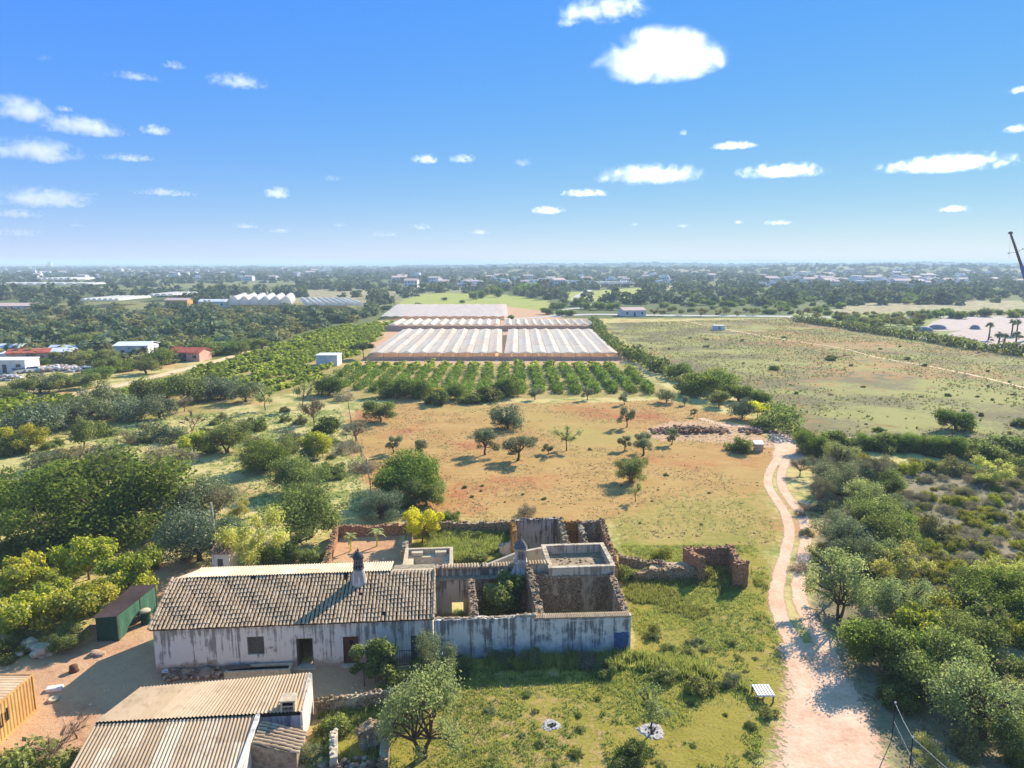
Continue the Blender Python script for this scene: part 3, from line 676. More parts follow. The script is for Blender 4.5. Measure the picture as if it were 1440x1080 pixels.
m = MB(); m.box(18.4, 24.6, 6.78, 7.2, 2.6, 3.72); lw = m.build('upper_wall', GREYPL, rh)
m = MB()
for i in range(27):
    if R1.random() < .93: m.tube([(18.5 + i * .225, 6.68, 3.74), (18.5 + i * .225, 7.0, 3.82), (18.5 + i * .225, 7.35, 3.74)], [.1, .095, .1], 6, R1.random())
m.build('wall_coping', TILE, lw); m = MB()
for i in range(7): m.tube([(25.75 + i * .23, 6.75, 3.78), (25.75 + i * .23, 7.1, 3.84), (25.75 + i * .23, 7.4, 3.78)], [.1, .095, .1], 6, R1.random())
m.build('wall_coping', TILE, lw)
m = MB(); m.box(18.4, 25.4, 6.2, 6.9, 2.96, 3.04); m.build('ledge', CONCD, rh)
rubp('rear_wall', RUBP, ((21.1, 6.55), (25.7, 6.55), 0.42, 3.0, 3.0), rag=0.05)
m = MB(); m.box(25.6, 27.4, 6.95, 7.35, -0.1, 3.68); m.build('rear_wall', PARAPET, rh)
rubp('rear_wall', RUBP, ((25.7, 6.45), (31.8, 6.45), 0.4, 3.2, 2.95), rag=0.03, stones=False)
# square chimney with a pyramidal cap and cross
CX, CV = 25.0, 6.95
m = MB(); m.mesh([(CX - .85, CV - .35, 2.9), (CX + .85, CV - .35, 2.9), (CX + .85, CV + .35, 2.9), (CX - .85, CV + .35, 2.9), (CX - .45, CV - .3, 3.95), (CX + .45, CV - .3, 3.95), (CX + .45, CV + .3, 3.95), (CX - .45, CV + .3, 3.95)], [(0, 1, 5, 4), (1, 2, 6, 5), (2, 3, 7, 6), (3, 0, 4, 7), (4, 5, 6, 7), (3, 2, 1, 0)]); m.box(CX - .52, CX + .52, CV - .4, CV + .4, 3.96, 4.1)
c2 = m.build('chimney', WHITE_S, rh)
m = MB(); m.box(CX - .42, CX + .42, CV - .36, CV + .36, 4.1, 5.1); m.box(CX - .5, CX + .5, CV - .44, CV + .44, 5.1, 5.18); m.build('chimney_shaft', WHITE_S, c2)
m = MB()
for i in range(5): m.box(CX - .26 + i * .115, CX - .26 + i * .115 + .07, CV - .372, CV - .362, 4.28, 4.82)
for i in range(3): m.box(CX - .2 + i * .15, CX - .2 + i * .15 + .08, CV - .372, CV - .362, 4.86, 4.94)
m.build('smoke_slot', mat_plain('slot_red_brick', C(98, 70, 66), C(50, 40, 40), 9), c2)
m = MB(); m.lathe([(0.58, 5.18), (0.52, 5.3), (0.38, 5.55), (0.18, 5.78), (0.08, 5.86), (0.06, 5.95), (0.1, 6.0), (0.04, 6.06)], CX, CV, 8); m.box(CX - .03, CX + .03, CV - .03, CV + .03, 6.0, 6.42); m.box(CX - .15, CX + .15, CV - .028, CV + .028, 6.18, 6.25); m.build('chimney_cap', SLATE, c2)
# flat terrace with parapets
m = MB(); m.box(27.4, 32.2, 6.68, 10.6, 2.4, 2.95); tr_ = m.build('terrace_floor', mat_plain('terrace_screed', C(178, 156, 128), C(120, 104, 82), 2.2, 0.95, 0.1, 0.5), rh)
m = MB(); m.box(27.15, 32.35, 6.25, 6.52, 2.98, 3.62); m.box(27.15, 32.35, 10.6, 10.86, -0.1, 3.62); m.box(27.15, 27.42, 6.52, 10.6, -0.1, 3.62); m.box(32.1, 32.35, 6.52, 10.6, -0.1, 3.62)
m.box(27.1, 32.4, 6.2, 6.56, 3.62, 3.70); m.box(27.1, 32.4, 10.56, 10.9, 3.62, 3.70); m.box(27.1, 27.46, 6.56, 10.56, 3.62, 3.70); m.box(32.06, 32.4, 6.56, 10.56, 3.62, 3.70)
pp = m.build('parapet', PARAPET, rh)
m = MB()
for i in range(24): m.tube([(27.3 + i * .21, 6.05, 2.93), (27.3 + i * .21, 6.35, 2.97)], .085, 6, R1.random())
m.build('eaves_tiles', TILE, pp)
m = MB()
for i in range(40): m.rock((R1.uniform(28, 31.9), R1.uniform(7, 10.3), 2.96), R1.uniform(.05, .16), R1, R1.random())
m.build('fallen_stones', RUB, tr_)
# rooms at the back
wallp = rubp('rear_wall', GREYPL, ((25.4, 18.75), (29.9, 18.75), 0.45, 3.0, 3.0), rag=0.07, jit=0.012)
rubp('side_wall', RUBO, ((25.35, 16.6), (25.35, 18.6), 0.5, 2.7, 2.95), rag=0.06)
rubp('side_wall', RUBP, ((29.85, 18.6), (29.7, 12.4), 0.5, 3.0, 2.3), rag=0.16)
rubp('rear_wall', RUBO, ((29.9, 17.9), (31.5, 17.9), 0.45, 3.0, 2.95), rag=0.08); rubp('rear_wall', RUBP, ((31.5, 17.9), (33.9, 17.9), 0.45, 2.95, 2.95), rag=0.08)
rubp('partition_wall', RUBP, ((31.6, 17.7), (31.7, 14.0), 0.45, 2.9, 1.7), rag=0.16)
rubp('side_wall', RUBR, ((33.75, 18.0), (33.5, 10.9), 0.5, 3.0, 1.9), rag=0.22)
m = MB(); m.mesh([(22.5, 13.6, -.1), (28.2, 14.1, -.1), (28.2, 14.1, 2.1), (25.4, 13.85, 1.75), (22.5, 13.6, .75)] + [(22.5, 13.95, -.1), (28.2, 14.45, -.1), (28.2, 14.45, 2.1), (25.4, 14.2, 1.75), (22.5, 13.95, .75)], [(0, 1, 2, 3, 4), (9, 8, 7, 6, 5)] + [(i, i + 5, (i + 1) % 5 + 5, (i + 1) % 5) for i in range(5)]); m.build('sloping_wall', PARAPET, rh)
m = MB(); rubble(m, (24.0, 17.2), (25.3, 17.2), 0.45, 1.0, 1.6, R1, rag=.1); m.build('wall_stub', PARAPET, rh)

# ------------------------------------------------------------------ courtyard things
tk = thing('washing_tank', 'square pale concrete washing tank with stepped inner ledges', 'tank', (17.5, 14, 0), True)
m = MB(); m.box(15.4, 19.7, 12.0, 12.3, -.1, 1.5); m.box(15.4, 19.7, 16.0, 16.3, -.1, 1.5); m.box(15.4, 15.7, 12.3, 16.0, -.1, 1.5); m.box(19.4, 19.7, 12.3, 16.0, -.1, 1.5); m.build('outer_wall', CONC, tk)
m = MB(); m.box(15.71, 16.2, 12.31, 15.99, -.05, 1.05); m.box(18.9, 19.39, 12.31, 15.99, -.05, 1.05); m.box(16.2, 18.9, 15.2, 15.99, -.05, 1.05); m.box(16.0, 17.0, 15.4, 15.95, 1.05, 1.38); m.box(18.1, 19.1, 15.4, 15.95, 1.05, 1.38); m.build('ledge', CONC, tk)
m = MB(); m.box(16.2, 18.9, 12.3, 15.2, -.05, 0.3); m.build('basin_floor', WHITEP, tk)
def wallthing(name, label, cat, mat, segs, house=True, group=None, **kw):
    p0 = segs[0][0]; t = thing(name, label, cat, (p0[0], p0[1], 0), house, group); mb = MB()
    for s in segs: rubble(mb, *s, R1, **kw)
    ORG[t.name] = Vector((p0[0], p0[1], 0)); o = mb.build(name, mat, t)
    # one mesh: the wall itself is the thing
    o.parent = None; o.location = t.location; o.rotation_euler = t.rotation_euler
    for kk in ('label', 'category', 'group'):
        if kk in t: o[kk] = t[kk]
    bpy.data.objects.remove(t); o.name = name; return o
wallthing('garden_wall', 'low stone wall round the bare garden behind the farmhouse', 'wall', RUBR, [((8.5, 13.5), (8.1, 23.2), .5, 0.9, 1.1), ((8.1, 23.4), (17.3, 23.5), .5, 1.1, 0.9)])
wallthing('garden_wall', 'short stone wall between the bare garden and the weedy courtyard', 'wall', RUBP, [((15.2, 16.6), (15.5, 23.0), .5, 1.2, 1.0)])
wallthing('garden_wall', 'stone wall at the back of the weedy courtyard below the orange field', 'wall', RUB, [((17.6, 23.6), (25.6, 22.4), .5, 1.1, 1.4), ((25.6, 22.4), (25.4, 19.2), .45, 1.3, 1.6)])
def ruinw(name, label, cat, mat, pts, **kw):
    return wallthing(name, label, cat, mat, pts, house=False, **kw)
ruinw('ruined_wall', 'low crumbling stone wall running right from the terrace', 'wall', RUB, [((9.6, 60.2), (14.0, 59.4), .5, 1.0, .45), ((13.2, 59.6), (13.8, 57.2), .5, .9, .6), ((10.4, 57.6), (16.4, 57.9), .55, .75, .9)], rag=.25)
sl = MB(); sl.prism([(11.6, 57.9), (16.0, 58.1), (15.6, 59.9), (12.6, 59.8)], -.1, .62); tag(sl.build('stone_platform', mat_plain('platform_earth', C(206, 176, 142), C(160, 134, 104), 2, .95, .1, .5)), 'bare earth platform inside the low stone walls', 'platform')
po = thing('ruined_outbuilding', 'small roofless stone pen with three ragged walls beside the track', 'ruin', (17.8, 58, 0))
for nm, a, b, h0, h1 in (('side_wall', (16.3, 57.3), (15.7, 60.6), 2.1, 1.6), ('rear_wall', (15.9, 60.7), (20.0, 60.7), 1.6, 1.8), ('side_wall', (19.75, 60.5), (19.25, 56.5), 1.7, 2.1)):
    mb = MB(); rubble(mb, a, b, .55, h0, h1, R1, rag=.13); mb.build(nm, RUBR, po)
mb = MB(); rubble(mb, (18.75, 56.4), (19.9, 56.5), .5, 2.05, 2.1, R1, rag=.06); mb.build('front_pier', RUBR, po)

# ------------------------------------------------------------------ low building in front
lb = thing('low_barn', 'low lime washed barn with stepped corrugated roofs in front of the farmhouse', 'barn', (5, -8, 0), True)
m = MB(); corr(m, (0.05, -8.0, 2.02), (11.2, -7.95, 2.02), (1.45, -5.45, 2.42), (11.2, -4.9, 2.54), 54, .045, 1)
m.build('upper_roof', FIBRO, lb)
m = MB(); m.mesh([(0.1, -8.02, 1.82), (11.15, -7.97, 1.82), (11.15, -7.97, 1.99), (0.1, -8.02, 1.99), (0.1, -7.9, 1.82), (11.15, -7.85, 1.82), (11.15, -7.85, 1.99), (0.1, -7.9, 1.99)], [(0, 1, 2, 3), (7, 6, 5, 4), (0, 4, 5, 1), (3, 2, 6, 7), (1, 5, 6, 2), (0, 3, 7, 4)]); m.build('fascia', DARK, lb)
m = MB(); corr(m, (0.35, -13.4, 1.12), (9.15, -13.6, 1.12), (0.05, -8.0, 1.92), (8.75, -7.98, 1.92), 44, .048, 3)
m.build('lower_roof', FIBRO2, lb)
m = MB(); m.box(8.8, 11.1, -7.92, -7.6, -.1, 1.98); m.build('front_wall', LIME_SHADE, lb)
m = MB(); q = [(-7.92, -.1), (-5.0, -.1), (-5.0, 2.56), (-7.92, 1.98)]
m.mesh([(10.95, a, b) for a, b in q] + [(11.25, a, b) for a, b in q], [(0, 1, 2, 3), (7, 6, 5, 4)] + [(i, i + 4, (i + 1) % 4 + 4, (i + 1) % 4) for i in range(4)]); m.build('gable_wall', WHITE_S, lb)
m = MB(); m.prism([(1.6, -5.62), (10.9, -5.1), (10.9, -4.95), (1.6, -5.47)], -.1, [2.30, 2.40, 2.44, 2.34]); m.build('rear_wall', WHITE, lb)
m = MB(); m.box(8.72, 8.95, -13.4, -7.95, -.1, 1.32); m.mesh([(8.72, -13.4, 1.32), (8.95, -13.4, 1.32), (8.95, -7.95, 2.05), (8.72, -7.95, 2.05), (8.72, -7.95, 1.32), (8.95, -7.95, 1.32)], [(0, 1, 2, 3), (1, 5, 2), (0, 3, 4), (4, 3, 2, 5)]); m.build('side_wall', WHITE_S, lb)
m = MB(); m.box(0.15, 0.4, -13.4, -8.0, -.1, 1.2); m.build('side_wall', WHITE, lb)
m = MB(); m.box(10.05, 10.15, -7.9, -7.2, 2.0, 2.62); m.box(10.75, 10.85, -7.9, -7.2, 2.0, 2.62); m.box(10.15, 10.75, -7.3, -7.2, 2.0, 2.62); m.box(10.0, 10.9, -7.95, -7.15, 2.62, 2.70); m.box(10.15, 10.75, -7.85, -7.75, 2.26, 2.32)
vb = m.build('chimney', CONC, lb)
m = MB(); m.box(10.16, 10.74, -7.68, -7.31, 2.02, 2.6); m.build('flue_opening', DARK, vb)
m = MB(); o2 = Vector((11.45, -10.2, 1.0)); upv = Vector((-2.45, 0.25, 0.62)).normalized()
tiles(m, o2, Vector((0.1, 1.6, 0.1)).normalized(), upv, 7, 2.5, 0.25, 0.42, skip=.02); m.build('lean_to_tiles', TILE, lb)
m = MB(); m.prism([(8.96, -10.0), (11.35, -10.15), (11.35, -8.5), (8.96, -8.5)], -.1, [1.60, 0.98, 1.02, 1.62]); m.build('lean_to', CONCD, lb)
m = MB(); m.box(11.26, 11.32, -8.35, -8.29, -.1, 1.35); m.build('drain_pipe', CONC, lb)

# trough, rubble, bucket by the front wall
t = thing('stone_trough', 'long concrete trough against the farmhouse wall under the shuttered window', 'trough', (6.8, -0.9, 0), True)
m = MB(); m.box(4.75, 9.0, -1.15, -1.0, -.1, .55); m.box(4.75, 9.0, -.45, -.3, -.1, .55); m.box(4.75, 4.9, -1.0, -.45, -.1, .55); m.box(8.85, 9.0, -1.0, -.45, -.1, .55); m.build('basin', CONC, t)
m = MB(); m.box(4.9, 8.85, -1.0, -.45, -.05, .42); m.build('dark_silt', DARK, t)
pk = MB(); pk.box(-.9, .9, -.12, .12, 0, .05, .5, 0, Matrix.Translation((0, 0, 0)) @ Matrix.Rotation(.12, 4, 'Z')); pk.box(-.7, .8, .1, .3, .03, .07)
pl_ = pk.build('plank', WOODG, None, loc=(0, 0, 0)); pl_.location = hw(5.4, -.72, .56); pl_.rotation_euler.z = HA; tag(pl_, 'weathered planks lying across the concrete trough', 'plank')
m = MB()
for i in range(210):
    u = R1.uniform(.7, 5.6); v = -.15 - abs(R1.gauss(0, .45)); m.rock((u, v, max(0, .35 + v * .25) + R1.uniform(-.05, .05)), R1.uniform(.06, .2), R1, R1.random())
m.rock((3.4, -.55, .25), .55, R1, .9); m.rock((4.6, -.45, .2), .3, R1, .9)
rb = m.build('rubble_pile', mat_tint('rubble_stones', [C(120, 84, 66), C(168, 128, 100), C(196, 170, 142), C(110, 98, 88)], .95, .1, 9, .6), None); rb.location = HO; rb.rotation_euler.z = HA; tag(rb, 'heap of broken stone and brick against the farmhouse front wall', 'rubble')
def lathe_thing(name, prof, mat, loc, label, cat, n=14, group=None):
    mb = MB(); mb.lathe(prof, 0, 0, n); o = mb.build(name, mat, None, True, loc=(0, 0, 0)); o.location = loc; return tag(o, label, cat, group)
lathe_thing('bucket', [(.14, 0), (.19, .36), (.2, .38), (.17, .38), (.16, .1)], WHITEP, hw(.75, -.45, .06), 'white bucket at the left foot of the farmhouse wall', 'bucket')
fn = thing('iron_gate', 'grey iron railing gate by the teal farmhouse door', 'gate', (15.5, -1.3, 0), True)
m = MB(); m.tube([(14.0, -2.6, 0), (14.0, -2.6, 1.25)], .04); m.tube([(14.2, -.6, 0), (14.2, -.6, 1.3)], .04); m.tube([(14.2, -.6, 1.28), (14.0, -2.6, 1.24)], .03); m.tube([(14.0, -2.6, 1.1), (17.6, -2.2, 1.1)], .03); m.tube([(14.0, -2.6, .55), (17.6, -2.2, .55)], .025); m.tube([(17.6, -2.2, 0), (17.6, -2.2, 1.15)], .04); m.build('rail', IRON, fn)
m = MB()
for i in range(15): m.tube([(15.0 + i * .16, -.55, .1), (15.0 + i * .16, -.55, 1.2)], .014, 4)
m.tube([(14.9, -.55, 1.2), (17.4, -.55, 1.2)], .02, 4); m.tube([(14.9, -.55, .15), (17.4, -.55, .15)], .02, 4); m.build('bars', DARK, fn)
wallthing('retaining_wall', 'low dark retaining wall stepping down right of the barn', 'wall', RUBP, [((11.5, -5.2), (15.8, -4.6), .35, .85, .9)], rag=.05)
wallthing('ruined_wall', 'pale broken wall stub under the sparse tree by the barn', 'wall', PARAPET, [((13.0, -8.2), (13.3, -10.2), .4, 1.0, .7)], rag=.2)
wallthing('ruined_wall', 'dark heap of tumbled wall under the sparse tree at the bottom', 'wall', RUBP, [((14.4, -8.4), (16.0, -8.2), .9, .9, 1.2), ((15.9, -8.2), (16.0, -10.6), .5, 1.1, .6)], rag=.3)
m = MB()
for i in range(110): m.rock((14.2 + max(-1.5, min(1.5, R1.gauss(0, .75))), -10.6 + max(-.9, min(.9, R1.gauss(0, .45))), R1.uniform(0, .25)), R1.uniform(.08, .26), R1, R1.random())
o = m.build('rubble_pile', bpy.data.materials['rubble_stones']); o.location = HO; o.rotation_euler.z = HA; tag(o, 'pile of loose grey stones at the bottom beside the tile lean-to', 'rubble')

# ------------------------------------------------------------------ green shed, barrel, container, hut, poles
GREENN = mat_plain('green_netting', C(86, 124, 100), C(58, 94, 74), 12, .85, .1, .5)
GREEND = mat_plain('dark_green_sheet', C(44, 84, 66), C(30, 60, 48), 6, .8, .15, .3)
RUSTR = mat_tint('rusty_roof_sheet', [C(120, 92, 78), C(140, 108, 92), C(104, 80, 70)], .9, .1, 2.5, .6)
sd = thing('green_shed', 'narrow shed clad in green netting with a rusty lean roof', 'shed', (-5.2, 4.5, 0), True)
m = MB(); m.box(-5.9, -4.45, 4.5, 4.58, 0, 1.95); m.build('front_panel', GREEND, sd)
m = MB(); nsub = 22; q = []
for i in range(nsub + 1):
    s = i / nsub; u = -4.42 + .80 * s; v = 4.52 + 4.7 * s; low = .05 if s < .16 else (.05 + .75 * math.sin(min(1, (s - .16) / .5) * math.pi) if s < .66 else .05)
    q.append(((u + .03 * math.sin(i * 2.1), v, low), (u + .04 * math.sin(i * 1.3), v, 1.0), (u, v, 1.98)))
m.mesh([p for r in q for p in r] + [(p[0] - .04, p[1], p[2]) for r in q for p in r], [(i * 3 + j, i * 3 + 3 + j, i * 3 + 4 + j, i * 3 + 1 + j) for i in range(nsub) for j in range(2)] + [(1 + i * 3 + j + 3 * nsub + 3 - 1, i * 3 + 1 + j + 3 * nsub + 3, i * 3 + 4 + j + 3 * nsub + 3, i * 3 + 3 + j + 3 * nsub + 3) for i in range(nsub) for j in range(2)])
m.build('netting', GREENN, sd)
m = MB(); m.mesh([(-5.95, 4.6, 0), (-5.35, 9.2, 0), (-5.35, 9.2, 1.9), (-5.95, 4.6, 1.9), (-5.88, 4.6, 0), (-5.28, 9.2, 0), (-5.28, 9.2, 1.9), (-5.88, 4.6, 1.9)], [(3, 2, 1, 0), (4, 5, 6, 7), (0, 1, 5, 4), (1, 2, 6, 5), (3, 7, 6, 2), (0, 4, 7, 3)]); m.build('side_panel', GREEND, sd)
m = MB(); corr(m, (-6.05, 4.3, 1.95), (-5.5, 9.45, 1.95), (-4.3, 4.25, 2.06), (-3.5, 9.35, 2.06), 26, .025, 1)
o = m.build('roof', RUSTR, sd)
for p in o.data.polygons: pass
m = MB(); m.tube([(-4.42, 4.52, 0), (-4.42, 4.52, 2)], .05); m.tube([(-3.62, 9.22, 0), (-3.62, 9.22, 2)], .05); m.tube([(-3.95, 7.2, 0), (-3.95, 7.2, 2)], .04); m.build('post', WOODG, sd)
bt = thing('barrel', 'green steel barrel with a pale lid beside the green shed', 'barrel', tuple(hw(-3.55, 7.0)))
m = MB(); m.lathe([(.36, 0), (.37, .04), (.35, .06), (.35, .38), (.37, .41), (.35, .44), (.35, .95), (.37, .98)], *bt.location[:2], 18); m.build('drum', GREEND, bt, True)
m = MB(); m.lathe([(.40, .98), (.40, 1.04), (.34, 1.10), (.08, 1.12)], *bt.location[:2], 18); m.build('lid', CONC, bt, True)
CONT = mat_plain('ochre_container_paint', C(216, 172, 106), C(192, 142, 84), 1.2, .55, .3, .1)
CONTT = mat_plain('bleached_container_roof', C(232, 194, 152), C(206, 162, 118), 1.0, .65, .2, .1)
ct = thing('shipping_container', 'ochre yellow corrugated shipping container at the lower left', 'container', (-30.3, 34, 0))
x0, x1, y0, y1, hC = -31.5, -29.06, 27.4, 39.5, 2.42
m = MB(); npf = 44
def profile(i):  # trapezoid ribs
    return (0, .035, .035, 0)[i % 4]
for side, X in ((1, x1), (-1, x0)):
    pts = [(X - side * (.05 - profile(i)), y0 + .12 + (y1 - y0 - .24) * i / (npf * 4)) for i in range(npf * 4 + 1)]
    vs = [(a, b, .14) for a, b in pts] + [(a, b, hC - .1) for a, b in pts]; k = len(pts); m.mesh(vs, [(i, i + 1, k + i + 1, k + i) if side > 0 else (i + 1, i, k + i, k + i + 1) for i in range(k - 1)])
pts = [(x0 + .1 + (x1 - x0 - .2) * i / 36, y1 - (.05 - profile(i))) for i in range(37)]
vs = [(a, b, .14) for a, b in pts] + [(a, b, hC - .1) for a, b in pts]; m.mesh(vs, [(i + 1, i, 37 + i, 37 + i + 1) for i in range(36)])
m.box(x0 + .1, x1 - .1, y0 + .02, y0 + .1, .14, hC - .1)
m.build('side_panels', CONT, ct)
m = MB()
for i in range(npf * 4):
    a = y0 + .1 + (y1 - y0 - .2) * i / (npf * 4); b = y0 + .1 + (y1 - y0 - .2) * (i + 1) / (npf * 4); za = hC - .05 + profile(i) * .7; zb = hC - .05 + profile(i + 1) * .7
    m.quad((x0 + .08, a, za), (x1 - .08, a, za), (x1 - .08, b, zb), (x0 + .08, b, zb))
m.build('roof', CONTT, ct)
m = MB()
for X in (x0, x1 - .1):
    m.box(X, X + .1, y0, y1, 0, .14); m.box(X, X + .1, y0, y1, hC - .1, hC)
    for Y in (y0, y1 - .12): m.box(X - .006, X + .106, Y - .006 if Y == y0 else Y, Y + .12 if Y == y0 else Y + .126, .0, hC + .012)
m.box(x0 + .1, x1 - .1, y1 - .1, y1, hC - .1, hC); m.box(x0 + .1, x1 - .1, y1 - .1, y1, 0, .14); m.build('corner_frame', CONT, ct)
m = MB(); X = x1 + .004   # worn black lettering on the long side: four upright strokes, joined at the foot
for (a, b, c, d) in ((37.05, 37.16, 1.0, 1.78), (36.86, 36.97, 1.12, 1.62), (36.6, 36.7, .9, 1.72), (36.4, 36.5, .98, 1.62), (36.97, 37.05, 1.0, 1.1), (36.5, 36.6, .9, 1.0), (36.1, 36.2, .86, 1.66), (35.85, 35.95, .86, 1.66), (35.95, 36.1, .86, .96)): m.box(X, X + .006, a, b, c, d)
m.build('painted_lettering', DARK, ct)
ht = thing('tiled_hut', 'tiny whitewashed hut with a brown tile roof below the wooden pole', 'hut', (-26.2, 59.6, 0))
hx, hy = g(318, 797); hx = -25.4; hy = 58.6
m = MB(); wall_open(m, hx - .8, hx + .7, hy - .1, hy, -.1, 2.0, [(hx - .35, hx + .15, 0.0, 1.5)]); m.box(hx - .8, hx - .7, hy, hy + 1.5, -.1, 2.2); m.box(hx + .6, hx + .7, hy, hy + 1.5, -.1, 2.2); m.box(hx - .7, hx + .6, hy + 1.4, hy + 1.5, -.1, 2.4); m.build('walls', WHITE_S, ht)
m = MB(); m.box(hx - .35, hx + .15, hy - .06, hy - .02, 0, 1.48); m.build('door', WOODG, ht)
m = MB(); uph = Vector((0, 1.7, .62)).normalized(); tiles(m, (hx - .95, hy - .25, 1.98), (1, 0, 0), uph, 8, 2.0, .22, .36); m.quad((hx - .95, hy - .25, 1.98), (hx + .85, hy - .25, 1.98), (hx + .85, hy + 1.63, 2.66), (hx - .95, hy + 1.63, 2.66)); m.build('roof', mat_tint('brown_tile', [C(130, 104, 84), C(156, 128, 104), C(180, 152, 126)], .9, .1, 8, .6), ht)
up_ = thing('utility_pole', 'thin grey wooden utility pole beside the tiled hut', 'pole', (-26.6, 60.6, 0))
m = MB(); m.tube([(-26.6, 60.6, -.1), (-26.85, 60.6, 5.9)], [.15, .11], 8); m.build('post', mat_plain('pale_pole_wood', C(206, 192, 170), C(168, 152, 132), 6, .9, .1, .3, 0, (5, 5, .4)), up_)
m = MB(); m.tube([(-26.6, 60.5, 4.4), (-26.6, 60.5, 4.7)], .06, 6); m.tube([(-26.85, 60.48, 5.0), (-26.72, 60.48, 5.0)], .04, 6); m.build('insulator', IRON, up_)
# yard bits
def rocks(name, label, cat, c, n, spread, rr, mat=None, zz=.1, group=None):
    mb = MB()
    for i in range(n): mb.rock((max(-1.8, min(1.8, R1.gauss(0, 1))) * spread, max(-1.6, min(1.6, R1.gauss(0, .9))) * spread * .7, R1.uniform(0, zz)), R1.uniform(*rr), R1, R1.random())
    o = mb.build(name, mat or bpy.data.materials['rubble_stones'], None, loc=(0, 0, 0)); o.location = (c[0], c[1], 0); return tag(o, label, cat, group)
PALE = mat_tint('pale_limestone', [C(196, 176, 146), C(220, 204, 178), C(170, 148, 120)], .95, .1, 6, .6)
rocks('rock_pile', 'pile of pale limestone boulders behind the yellow container', 'rocks', g(52, 918), 26, .75, (.25, .6), PALE, .5)
rocks('boulder', 'brown boulder on the dirt by the green shed', 'rock', g(133, 921), 3, .25, (.25, .42), None, .15)
lathe_thing('tree_stump', [(.34, 0), (.27, .15), (.25, .42), (.0, .44)], WOODB, (*g(104, 944), 0), 'sawn tree stump lying in the dirt yard', 'stump', 10)
m = MB(); m.box(-.45, .45, -.22, .22, 0, .2, .5, 0, Matrix.Rotation(.25, 4, 'Z')); m.box(-.4, .4, -.18, .18, .2, .215, .5, 0, Matrix.Rotation(.25, 4, 'Z')); o = m.build('concrete_block', WHITEP, None, loc=(0, 0, 0)); o.location = (*g(77, 970), 0); tag(o, 'pale concrete block lying on the dirt yard', 'block')
lathe_thing('tyre', [(.2, 0), (.3, .02), (.33, .08), (.3, .15), (.2, .16), (.17, .08)], CONC, (*g(75, 985), 0), 'pale old ring lying on the dirt beyond the container', 'ring', 16)
# pallet table, ash rings, white board
pt = thing('pallet_table', 'white slatted pallet table standing on the grass by the track', 'table', (*g(1074, 984), 0)); bx, by = g(1074, 984)
m = MB()
for i in range(6): m.box(bx - .55 + i * .19, bx - .55 + i * .19 + .125, by - .42, by + .75, .56, .59)
pt_top = m.build('slats', WHITEP, pt)
m = MB()
for yy in (-.40, .12, .66): m.box(bx - .57, bx + .56, by + yy, by + yy + .08, .47, .556)
m.build('cross_rail', WHITEP, pt)
for (lx, ly) in ((-.5, -.36), (.46, -.36), (-.5, .66), (.46, .66)):
    m = MB(); m.box(bx + lx - .04, bx + lx + .04, by + ly, by + ly + .08, 0, .468); m.build('leg', WOODG, pt)
ASH = mat_plain('white_ash', C(206, 200, 192), C(140, 130, 118), 7, .95, .05, .6); 
def firepit(px, py, r, label):
    x, y = g(px, py); t_ = thing('fire_pit', label, 'fire pit', (x, y, 0)); mb = MB(); n_ = 40
    rings = [(0.0, .01), (.45, .02), (.75, .045), (.92, .02), (1.05, -.02)]; vs = []
    for rr, z in rings:
        for j in range(n_):
            w = 2 * math.pi * j / n_; q = rr * r * (1 + .10 * math.sin(3 * w + px) + R1.uniform(-.16, .16)); vs.append((x + q * math.cos(w), y + q * math.sin(w), z + R1.uniform(0, .02) + .006))
    mb.mesh(vs, [(i * n_ + j, i * n_ + (j + 1) % n_, (i + 1) * n_ + (j + 1) % n_, (i + 1) * n_ + j) for i in range(4) for j in range(n_)]); mb.build('ash_ring', ASH, t_)
    mb = MB()
    for i in range(22):
        w = R1.uniform(0, 6.28); q = r * .5 * math.sqrt(R1.random()); mb.rock((x + q * math.cos(w), y + q * math.sin(w), .07), R1.uniform(.03, .07), R1, R1.random())
    mb.build('charcoal', DARK, t_)
firepit(775, 1020, .52, 'round white ash ring of a fire on the open lawn'); firepit(916, 1028, .72, 'larger ash ring half hidden behind the crooked bare tree')
m = MB(); m.box(-.55, .55, -.45, .45, .1, .14, .5, 0, Matrix.Rotation(.4, 4, 'Z') @ Matrix.Rotation(.18, 4, 'X')); m.rock((.1, .2, .0), .2, R1); o = m.build('white_board', CONC, None, loc=(0, 0, 0)); o.location = (*g(1131, 708), 0); tag(o, 'white board lying on red soil right of the track', 'board')
# wire fence at the lower right
wf = thing('wire_fence', 'thin fence posts with a pale cable at the lower right', 'fence', (*g(1278, 1092), 0)); ax, ay = g(1278, 1092); b1 = g(1254, 1040)
m = MB(); m.tube([(ax, ay, -.1), (ax, ay, 2.3)], .026, 8); m.build('post', DARK, wf); m = MB(); m.tube([(b1[0], b1[1], -.1), (b1[0], b1[1], 2.3)], .026, 8); m.build('post', DARK, wf)
m = MB(); m.tube([(b1[0], b1[1], 2.28), ((ax + b1[0]) / 2, (ay + b1[1]) / 2, 2.2), (ax, ay, 2.28), (ax + 1.2, ay - 6, 2.2), (ax + 1.6, ay - 8, 1.9)], .009, 5); m.tube([(b1[0], b1[1], 1.2), (ax, ay, 1.2), (ax + 1.6, ay - 8, 1.1)], .006, 5); m.build('cable', WHITEP, wf)
for q in ((ax, ay), b1):
    m = MB(); m.lathe([(.05, 2.3), (.06, 2.36), (.02, 2.4)], q[0], q[1], 8); m.build('post_cap', WHITEP, wf)
